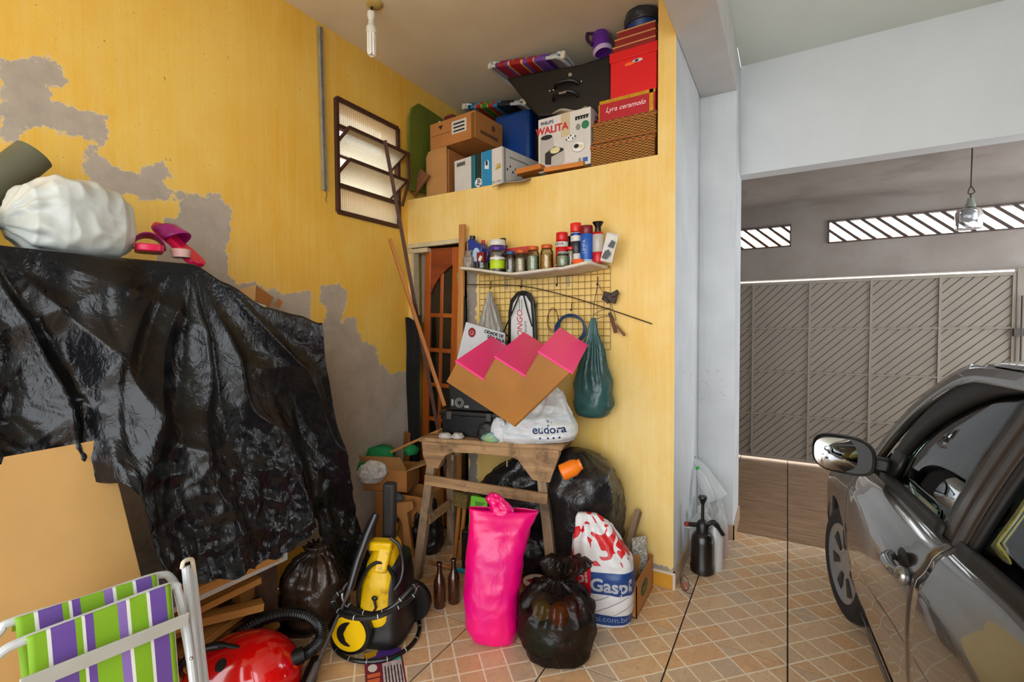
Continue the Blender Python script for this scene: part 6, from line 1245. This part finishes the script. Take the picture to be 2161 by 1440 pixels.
# grey offcuts, plank, carton at the wall corner
plank('grey weathered offcut below the brown sack', PY(1254, 1118, 2.66), PY(1304, 1086, 2.74), .07, .03, M_old, 'grey_offcut'); plank('second grey offcut wedged under the first one', PY(1262, 1132, 2.68), PY(1310, 1104, 2.78), .05, .025, M_old, 'grey_offcut')
plank('grey wooden plank leaning on the yellow wall out of the carton', PZ(1312, 1200, .16), PY(1348, 1078, 2.815), .055, .03, M_old, 'grey_plank', 'plank', None, (1, 0, 0))
cx0, cx1, cy0, cy1 = -.93, -.672, 2.455, 2.80; kb = thing('open_carton', 'open brown carton with green emblem in the corner by the skirting', 'carton', ((cx0+cx1)/2, (cy0+cy1)/2, 0)); W2, D2, H2 = cx1-cx0, cy1-cy0, .195
for nm, a, b in (('side_panel', (W2/2-.005, -D2/2, 0), (W2/2, D2/2, H2)), ('side_panel', (-W2/2, -D2/2, 0), (-W2/2+.005, D2/2, H2)), ('end_panel', (-W2/2, -D2/2, 0), (W2/2, -D2/2+.005, H2*.9)), ('end_panel', (-W2/2, D2/2-.005, 0), (W2/2, D2/2, H2)), ('base', (-W2/2, -D2/2, 0), (W2/2, D2/2, .004))): G().bb(a, b).build(nm, M_card3, kb, 0)
plate_poly(kb, 'emblem', PL('dark_green_print', '2c4a22', .6), (W2/2+.001, -.02, .10), (0, 1, 0), (0, 0, 1), ell(0, 0, .07, .042)); text(kb, 'ypê', (W2/2+.003, -.02, .10), .05, PL('carton_pale', '8a7a3c', .7), (0, 1, 0), (0, 0, 1))
t = NT('speckled_stone'); co = t.coords(); t.col(t.ramp(t.noise(co, 60, 3, .6), [(.42, 'dcd8d0'), (.5, '5a564f'), (.56, 'd4d0c6')])); t.set(Roughness=.4); M_gran = t.m
o = G().bb((-.05, -.008, 0), (.05, .008, .30)).build('stone_tile', M_gran, None, 0, bevel=.002); o.location = (-.715, 2.72, .012); o.rotation_euler = (-.12, 0, .9); tag(o, 'speckled black and white stone tile standing in the carton', 'tile')
o = G().bb((-.03, -.006, 0), (.03, .006, .24)).build('wood_strip', M_pine2, None, 0); o.location = (-.735, 2.60, .012); o.rotation_euler = (-.1, .12, .8); tag(o, 'short brown wood strip standing in the carton', 'wood')
o = bag([(0, .05, .04, 0, 0), (.04, .06, .05, 0, 0), (.10, .045, .04, 0, 0), (.13, .015, .015, 0, 0)], 26, 18, .012, 20, seed=91).build('green_wrapper', FILM('green_film', '2f7a58', .3, 24, .6), None, 180); o.location = (-.77, 2.52, .02); tag(o, 'green plastic wrapper inside the open carton', 'wrapper')
o = G().lathe([(0, 0), (.03, 0), (.032, .12), (.02, .15), (.018, .17), (0, .17)], 16).build('dark_bottle', BLK, None); o.location = (-.72, 2.52, .01); tag(o, 'dark bottle standing in the open carton', 'bottle')
# ------------------------------------------------------------------ printed white sack
t = NT('printed_sack'); co = t.coords(); X, Y, Z = t.xyz(co); jit = t.math('MULTIPLY', t.math('SUBTRACT', t.noise(co, 5, 2), .5), .03); zz = t.math('ADD', Z, jit)
WHs, BLs, RDs = 'd4d2d2', '123a78', 'c4141c'
base = t.ramp(t.math('MULTIPLY', zz, 1/.56), [(0, WHs), (.055, BLs), (.155, WHs), (.33, BLs), (.53, WHs)], True)
left = t.math('LESS_THAN', t.math('ADD', X, t.math('MULTIPLY', zz, .0)), -.055); band = t.math('MULTIPLY', t.math('GREATER_THAN', zz, .17), t.math('LESS_THAN', zz, .35)); base = t.mix(t.math('MULTIPLY', left, band), base, RDs)
spots = t.math('MULTIPLY', t.math('GREATER_THAN', t.noise(t.coords(loc=(2, 5, 1)), 12, 1, .4, .8), .555), t.math('GREATER_THAN', zz, .33)); base = t.mix(spots, base, RDs)
lines = t.math('MULTIPLY', t.math('GREATER_THAN', t.math('SINE', t.math('MULTIPLY', t.math('ADD', zz, t.math('MULTIPLY', X, -.5)), 2*math.pi/.05)), .93), t.math('MULTIPLY', t.math('GREATER_THAN', zz, .09), t.math('LESS_THAN', zz, .18))); base = t.mix(lines, base, '9a9098')
n2 = t.noise(co, 16, 3, .5, 1.2); t.col(base); t.set(Roughness=.4, Normal=t.bump(t.math('ABSOLUTE', t.math('SUBTRACT', n2, .5)), .35, .012)); M_gs = t.m
g = bag([(0, .12, .085, 0, 0), (.02, .145, .105, 0, 0), (.12, .150, .115, 0, 0), (.25, .155, .115, 0, 0), (.33, .15, .11, -.01, 0), (.42, .12, .08, -.03, 0), (.49, .085, .05, -.05, 0), (.535, .06, .02, -.07, 0), (.55, .045, .01, -.08, 0)], 72, 64, .015, 6, .05, 9, .30, 3.2, 95)
gq = PZ(1275, 1322, 0)+V((-.03, .07, 0)); gs = g.build('printed_sack', M_gs, None, 180); gs.location = (gq.x, gq.y, 0); gs.rotation_euler = (0, 0, math.radians(16)); tag(gs, 'white plastic sack with blue and red print beside the open carton', 'sack'); bv = bvh_of(g); WT = PL('white_lettering', 'e4e4e8', .5)
text(gs, 'Gaspi', (.045, -.12, .232), .092, WT, bold=.0028, bvh=bv); text(gs, 'gaspi.com.br', (.02, -.12, .06), .045, PL('pale_lettering', 'a9bcd4', .5), bvh=bv); text(gs, 'pi', (-.10, -.12, .265), .085, WT, (.9, 0, .1), bold=.002, bvh=bv)
# ------------------------------------------------------------------ pink bag, smoky bin bag, paint tin, bottles
M_pkb = FILM('magenta_bag', 'd80074', .3, 7, .6, .5, 'ec0a68'); pq_ = PZ(1040, 1362, 0)
g = bag([(0, .075, .08, .03, -.01), (.02, .105, .105, .012, -.01), (.07, .122, .12, .0, 0), (.22, .130, .12, -.008, 0), (.40, .136, .105, .0, 0), (.52, .146, .08, .016, 0), (.59, .160, .05, .03, 0), (.62, .170, .03, .036, 0)], 90, 70, .013, 5, .012, 4, .45, 3.0, 101, top_open=True)
pb = thing('pink_bag', 'tall bright magenta plastic bag standing on the tiles', 'bag', (pq_.x-.045, pq_.y+.055, 0), (-5, 3, math.degrees(YAW)))
g.build('sack', M_pkb, pb, 180, solid=.002); bag([(.55, .04, .03, .03, 0), (.60, .055, .03, .03, 0), (.64, .045, .025, .01, 0), (.67, .035, .018, -.015, 0), (.70, .014, .008, -.02, 0)], 40, 30, .022, 24, .1, 5, .58, seed=103).build('twisted_neck', M_pkb, pb, 180)
bag([(.48, .13, .07, .03, 0), (.57, .135, .05, .04, 0), (.59, .09, .03, .04, 0)], 30, 10, .01, 14, seed=104).build('contents', FILM('crimson_film', 'b00048', .35, 20, .6), pb, 180)
t = NT('smoky_bin_film'); co = t.coords(); n1 = t.noise(co, 12, 2, .5, 1.2); n2 = t.noise(co, 34, 3, .5, 1.4); hgt = t.math('ADD', t.math('ABSOLUTE', t.math('SUBTRACT', n1, .5)), t.math('MULTIPLY', t.math('ABSOLUTE', t.math('SUBTRACT', n2, .5)), .4))
tp = t.add('ShaderNodeBsdfTransparent'); tp.inputs[0].default_value = (.42, .36, .32, 1); t.col((.02, .015, .013)); t.set(Roughness=.16, Normal=t.bump(hgt, .6, .012)); mx = t.add('ShaderNodeMixShader'); mx.inputs[0].default_value = .33; t.l(tp.outputs[0], mx.inputs[1]); t.l(t.p.outputs[0], mx.inputs[2]); t.l(mx.outputs[0], t.out.inputs[0]); M_smk = t.m
kq = PZ(1166, 1412, 0); kb2 = thing('smoky_bin_bag', 'tied see-through smoky black bin bag at the front of the pile', 'bag', (kq.x-.04, kq.y+.13, 0), (0, 0, 20))
bag([(0, .12, .12, 0, 0), (.02, .155, .155, 0, 0), (.10, .175, .17, 0, 0), (.20, .17, .165, 0, 0), (.27, .125, .12, 0, 0), (.315, .06, .055, .0, 0), (.335, .022, .022, .0, 0), (.35, .022, .022, .005, 0), (.375, .07, .05, .03, 0), (.42, .10, .06, .05, 0), (.445, .075, .03, .06, 0)], 80, 72, .022, 8, .13, 13, .17, 2.1, 111).build('film', M_smk, kb2, 180)
for k, (x, y, z, r_, c_, nm) in enumerate(((-.05, -.04, .10, .085, '3a5a40', 'green'), (.05, -.03, .12, .08, '5a3a24', 'brown'), (0, .05, .12, .09, '2a2420', 'dark'), (.02, -.075, .22, .045, 'd0701c', 'orange'), (-.06, -.06, .22, .04, 'b9a82a', 'yellow'), (.08, -.02, .22, .05, '7a2a2a', 'maroon'), (.02, .0, .06, .11, '4a3c30', 'umber'), (-.07, .02, .2, .05, '8a8278', 'grey'))):
    bag([(-r_, r_*.4, r_*.4, 0, 0), (-r_*.6, r_*.9, r_*.9, 0, 0), (.2*r_, r_, r_, 0, 0), (r_*.8, r_*.6, r_*.6, 0, 0), (r_, r_*.2, r_*.2, 0, 0)], 22, 14, r_*.3, 14, seed=120+k).build('litter', FILM('litter_'+nm, c_, .4, 24, .6), kb2, 180).location = (x, y, max(z, r_+.008))
pt = PZ(1120, 1292, 0); pc = thing('paint_tin', 'small paint tin with red and white printed lid behind the smoky bag', 'tin', (pt.x, pt.y+.06, 0)); G().lathe([(0, 0), (.075, 0), (.077, .004), (.077, .125), (.08, .13), (.08, .14), (0, .14)], 32).build('tin_wall', C_('tin_red', 'b0141c'), pc); G().lathe([(0, .14), (.07, .14), (.07, .143), (0, .143)], 32).build('lid', WHT, pc); plate_poly(pc, 'lid_print', C_('tin_red', 'b0141c'), (0, 0, .1435), (1, 0, 0), (0, 1, 0), [(-.05, -.02), (.02, -.045), (.055, -.01), (.01, .005), (.03, .03), (-.02, .02)]); plate_poly(pc, 'lid_print', BLK, (0, 0, .1445), (1, 0, 0), (0, 1, 0), ell(.0, -.01, .02, .008))
M_amb = NT('amber_glass'); M_amb.col((.045, .012, .004)); M_amb = M_amb.set(Roughness=.05, Coat=.5)
for lb_, (px_, py_) in (('brown beer bottle nearer the pressure washer', (928, 1280)), ('brown beer bottle nearer the pink bag', (958, 1271))):
    p = PZ(px_, py_, 0); e = thing('beer_bottle', lb_, 'bottle', p, group='two empty beer bottles'); e.scale = (1.12, 1.12, 1.12); G().lathe([(0, 0), (.028, 0), (.030, .004), (.030, .115), (.027, .135), (.016, .16), (.0125, .18), (.0122, .21)], 24).build('glass', M_amb, e, 50); G().lathe([(.0125, .205), (.0142, .208), (.0142, .217), (.0125, .22), (.009, .22), (.009, .205)], 20, cap=False).build('lip', M_amb, e, 50)
# ------------------------------------------------------------------ cartons, tools and rags between trestle and left wall
def openbox(name, label, o, w, d, h, yaw, mat, flap=.12):
    e = thing(name, label, 'carton', o, (0, 0, yaw))
    for nm, a, b in (('front_panel', (0, 0, 0), (w, .005, h)), ('rear_panel', (0, d-.005, 0), (w, d, h)), ('side_panel', (0, 0, 0), (.005, d, h)), ('side_panel', (w-.005, 0, 0), (w, d, h)), ('base', (0, 0, 0), (w, d, .005))): G().bb(a, b).build(nm, mat, e, 0)
    if flap:
        G().prism([(0, 0), (w, 0), (w*.96, 1), (w*.03, 1)], (0, 0, h), (1, 0, 0), V((0, -flap*.55, flap*.8)), (0, .005, 0)).build('flap', M_card, e, 0); G().prism([(0, 0), (d, 0), (d, 1), (0, 1)], (w, 0, h), (0, 1, 0), V((flap*.9, 0, flap*.35)), (0, 0, .005)).build('flap', M_card2, e, 0)
    return e
b0 = PY(822, 1105, 2.42)
openbox('lower_carton', 'orange brown carton at the bottom of the stack by the left wall', (b0.x-.12, 2.40, 0), .42, .24, PY(830, 1042, 2.42).z, 8, M_card3, 0)
zb_ = PY(830, 1042, 2.42).z+.003
openbox('flapped_carton', 'open carton with raised flaps on top of the corner stack', (b0.x-.19, 2.36, zb_), .33, .24, .15, 20, M_card3, .15)
M_grn = PL('green_cloth', '0f8a4c', .7, var=.15, vs=6)
gp = PY(772, 962, 2.40); o = bag([(0, .06, .10, 0, 0), (.04, .11, .13, 0, 0), (.10, .11, .12, .02, 0), (.17, .085, .08, .05, 0), (.21, .03, .03, .07, 0)], 44, 30, .028, 7, seed=131).build('green_cloth', M_grn, None, 180); o.location = (gp.x-.0, 2.44, zb_+.10); o.rotation_euler = (.1, .25, .5); tag(o, 'bright green cloth bundle stuffed into the flapped carton', 'cloth')
o = bag([(0, .06, .07, 0, 0), (.04, .09, .09, 0, 0), (.10, .08, .08, .01, 0), (.14, .03, .03, .02, 0)], 60, 40, .032, 7, .06, 5, .02, seed=133).build('patterned_cloth', PL('white_patterned_cloth', 'd8d4ce', .8, var=.25, vs=45), None, 180); o.location = (gp.x+.09, 2.36, zb_+.09); o.rotation_euler = (0, .1, .4); tag(o, 'white patterned cloth beside the green bundle', 'cloth')
o = bag([(0, .03, .05, 0, 0), (.03, .04, .06, 0, 0), (.06, .02, .03, 0, 0)], 26, 16, .012, 16, seed=134).build('green_rag', M_grn, None, 180); o.location = (PY(868, 950, 2.62).x, 2.62, PY(868, 958, 2.62).z); tag(o, 'small green rag at the back of the flapped carton', 'cloth')
bp_ = PY(838, 955, 2.74); o = G().bb((-.075, -.01, 0), (.075, .01, .62)).build('brown_board', WOOD('dark_tan_board', '7a4a1c', '94602a', 2, 14), None, 0, bevel=.01); o.location = (PY(838, 930, 2.74).x, 2.76, PY(838, 912, 2.74).z-.62); o.rotation_euler = (-.04, .04, 0); tag(o, 'brown rounded board standing behind the flapped carton', 'board')
a, b = PY(826, 957, 2.42), PY(926, 912, 2.40)
plank('thin wooden stick lying from the flapped carton to the trestle', a+V((0, 0, .01)), b+V((0, 0, .008)), .022, .016, M_lw, 'wooden_stick', 'stick')
o = bag([(0, .03, .02, 0, 0), (.015, .06, .03, 0, 0), (.03, .05, .025, 0, 0), (.045, .02, .01, 0, 0)], 30, 16, .012, 22, seed=141).build('grey_glove', PL('grey_blue_knit', '4a5560', .9, bump=.3), None, 180); o.location = (PY(835, 1050, 2.38).x, 2.385, PY(835, 1056, 2.38).z); tag(o, 'grey work glove lying on the lower carton edge', 'glove')
tm = PY(825, 1115, 2.33); e = thing('tape_measure', 'yellow and black tape measure hanging before the lower carton', 'tape measure', (tm.x, 2.36, tm.z), (0, 8, 20)); G().box((0, 0, 0), (.055, .03, .075)).build('case', M_yp, e, 0, bevel=.012); G().box((0, -.017, -.005), (.03, .006, .04)).build('black_label', BLK, e, 0, bevel=.004); G().box((0, -.0, .045), (.05, .032, .025)).build('black_top', M_bk, e, 0, bevel=.006)
pp_ = PY(842, 1160, 2.30); e = thing('wood_clamp', 'tan wooden bracket standing by the trestle leg', 'bracket', (pp_.x, 2.36, 0), (0, 0, 20)); G().prism([(-.06, .36), (.05, .38), (.06, .33), (.015, .30), (.045, .08), (.06, .0), (-.01, .0), (-.02, .22), (-.065, .30)], (0, 0, 0), (1, 0, 0), (0, 0, 1), (0, .035, 0)).build('bracket', WOOD('tan_bracket', 'a86c34', 'c98d54', 2, 16), e, 0, bevel=.004)
bk = PY(880, 1150, 2.45); bagat('black_sack', 'black sack slumped under the corner cartons', (bk.x+.03, 2.52, 0), [(0, .09, .07, 0, 0), (.04, .11, .09, 0, 0), (.2, .10, .08, 0, 0), (.34, .05, .04, 0, 0), (.36, .02, .02, 0, 0)], M_blackbag, 151, .018, 10, .03)
def roundbar(label, a, b, r, mat, nm, cat):
    a, b = V(a), V(b); o = G().tube([(0, 0, 0), b-a], r, 12).build(nm, mat, None); o.location = a; return tag(o, label, cat)
roundbar('bright blue rod on the floor behind the pressure washer', PZ(822, 1166, .03), PZ(848, 1196, .02), .014, PL('cyan_plastic', '1f9bc4', .4), 'blue_rod', 'rod')
lt = thing('long_tool', 'long wooden tool handle with bright blue end behind the bottles', 'tool', PZ(905, 1186, .016)); G().tube([(0, 0, 0), PZ(965, 1203, .016)-PZ(905, 1186, .016)], .011, 10).build('wooden_handle', M_lw, lt); G().tube([PZ(963, 1202, .016)-PZ(905, 1186, .016), PZ(985, 1207, .016)-PZ(905, 1186, .016)], .013, 12).build('blue_end', PL('cyan_plastic', '1f9bc4', .4), lt)
bq = PY(963, 1085, 2.50); bf = PZ(955, 1188, 0); br = thing('worn_brush', 'pair of joined wooden handles with worn yellow bristles on top', 'brush', (bq.x, 2.50, 0), (-4, 4, 0))
for dx in (-.016, .026): G().box((dx, 0, .18), (.024, .018, .345), taper=1).build('handle', WOOD('ochre_handle', '9a5c22', 'bd7c3a', 2, 16), br, 0, bevel=.003)
G().box((.0, 0, .40), (.10, .05, .10), taper=1.1).build('bristles', PL('straw_bristles', '6a5626', .9, var=.5, vs=60, bump=.5), br, 0, bevel=.01)
bc_ = PY(986, 1215, 2.40); ck = thing('black_crate', 'black crate standing under the trestle behind the pink bag', 'crate', (bc_.x-.03, 2.38, 0), (0, 0, 11)); G().bb((0, 0, 0), (.44, .22, .27)).build('crate_body', M_bs, ck, 0, bevel=.008)
plate_poly(ck, 'blue_label', PL('navy_label', '1a2f86', .4), (.31, -.001, .205), (1, 0, 0), (0, 0, 1), [(0, 0), (.12, .01), (.12, .05), (.02, .055)]); text(ck, 'Hero', (.385, -.003, .232), .03, C_('cap_red', 'd01418'))
gz_ = ck.location; gx_ = PY(985, 1165, 2.40); gb_ = thing('green_folder', 'lime green cardboard folder standing on the black crate', 'folder', (gx_.x+.005, 2.41, .272), (-6, 3, 11)); hG = .21; G().bb((0, 0, 0), (.115, .05, hG)).build('cover', PL('lime_card', '6fc41c', .5, var=.05), gb_, 0, bevel=.003); plate_poly(gb_, 'inner_frame', PL('dark_lime', '4a8a16', .5), (0, -.001, 0), (1, 0, 0), (0, 0, 1), [(.03, hG-.03), (.10, hG-.03), (.10, hG-.035), (.055, hG-.07), (.04, hG-.06)])
# ------------------------------------------------------------------ sprayer and water bottles by the white wall
sq_ = PZ(1482, 1206, 0); sy = thing('pump_sprayer', 'dark pressure sprayer with pump handle beside the white wall', 'sprayer', (sq_.x, sq_.y, 0), (0, 0, 25)); M_spr = PL('smoky_brown_plastic', '1d1611', .22, var=.15)
G().lathe([(0, 0), (.066, 0), (.073, .008), (.073, .045), (.069, .055), (.069, .19), (.062, .225), (.045, .25), (.034, .258), (0, .258)], 32).build('tank', M_spr, sy, 40); G().lathe([(0, .255), (.038, .255), (.038, .30), (.030, .315), (.02, .325), (0, .325)], 24).build('collar', M_bk, sy, 40)
G().tube([(0, 0, .32), (0, 0, .44)], .010, 12).lathe([(.012, .43), (.022, .455), (.028, .468), (.024, .478), (0, .48)], 20).build('pump_rod', M_bk, sy, 40); G().tube([(-.03, 0, .295), (-.085, 0, .298)], .014, 12).build('nozzle', M_bk, sy); G().ball((-.098, 0, .298), .016, 12, 8).build('nozzle_tip', C_('dull_red', '8a2a24'), sy); G().tube(spl([(.03, -.0, .295), (.06, 0, .315), (.09, 0, .29), (.125, 0, .235)], 5), [.014]*6+[.017]*5+[.013]*5, 10).build('trigger_handle', M_bk, sy)
t = NT('clear_bottle_plastic'); t.col('dfe2e2'); t.set(Roughness=.18, Alpha=.38); M_pet = t.m; M_milk = PL('milky_bottle', 'c4c2c0', .3, var=.05); M_lqr = PL('pale_red_liquid', 'b86a6a', .2)
def bottle(label, x, y, r, h, liquid=None, cap=None, mat=None, rot=(0, 0, 0), z=0, name='plastic_bottle'):
    e = thing(name, label, 'bottle', (x, y, z), rot, 'plastic bottles by the white wall'); G().lathe([(0, 0), (r*.9, 0), (r, .01), (r, h*.62), (r*.85, h*.74), (r*.4, h*.88), (r*.32, h*.93)], 24).build('bottle_wall', mat or M_pet, e, 50)
    if liquid: G().lathe([(0, .003), (r*.88, .004), (r*.95, .015), (r*.95, h*.5), (0, h*.5)], 20).build('liquid', liquid, e, 50)
    G().lathe([(0, h*.92), (r*.38, h*.92), (r*.38, h), (0, h)], 16).build('cap', cap or M_milk, e); return e
bottle('wide clear water jug right behind the sprayer', -.475, 3.33, .085, .34); bottle('milky white bottle right of the sprayer tank', -.385, 3.22, .048, .30, None, None, M_milk); bottle('clear bottle with pale red liquid against the pillar', -.375, 3.42, .05, .33, M_lqr); bottle('tall clear bottle between jug and pillar', -.40, 3.55, .05, .36); bottle('clear jug in the corner of white wall and pillar', -.495, 3.58, .055, .34)
bottle('clear bottle with green cap lying tilted on the other bottles', -.37, 3.50, .042, .33, None, PL('green_cap', '1f9a2c', .4), None, (-14, -42, 0), .37); bottle('clear bottle with green cap standing upside among the bottles', -.435, 3.46, .035, .24, None, PL('green_cap', '1f9a2c', .4), None, (-6, -25, 0), .345)
wr2 = thing('wire_scrap', 'thin red and black wire loop on the tiles beside the sprayer', 'wire', PZ(1446, 1246, .002)); q_ = PZ(1446, 1246, .002)
G().tube([p-q_ for p in spl([PZ(1437, 1218, .01), PZ(1436, 1236, .004), PZ(1446, 1248, .003), PZ(1454, 1238, .03), PZ(1450, 1222, .045), PZ(1441, 1216, .03), PZ(1438, 1230, .01), PZ(1449, 1250, .003), PZ(1463, 1254, .003)], 6)], .002, 6).build('wire', PL('dark_red_wire', '5a1a14', .5), wr2); G().tube([p-q_ for p in spl([PZ(1440, 1232, .02), PZ(1448, 1232, .025), PZ(1452, 1246, .004)], 5)], .002, 6).build('wire', C_('cap_red', 'd01418'), wr2)
sw = thing('bottle_red_tap', 'small red valve sticking out beside the white wall', 'valve', PY(1440, 1113, 3.2)); G().tube([(0, 0, 0), (.05, .02, -.002)], .007, 8).build('stem', M_milk, sw); G().ball((-.004, 0, 0), .016, 10, 8).build('knob', C_('cap_red', 'd01418'), sw)
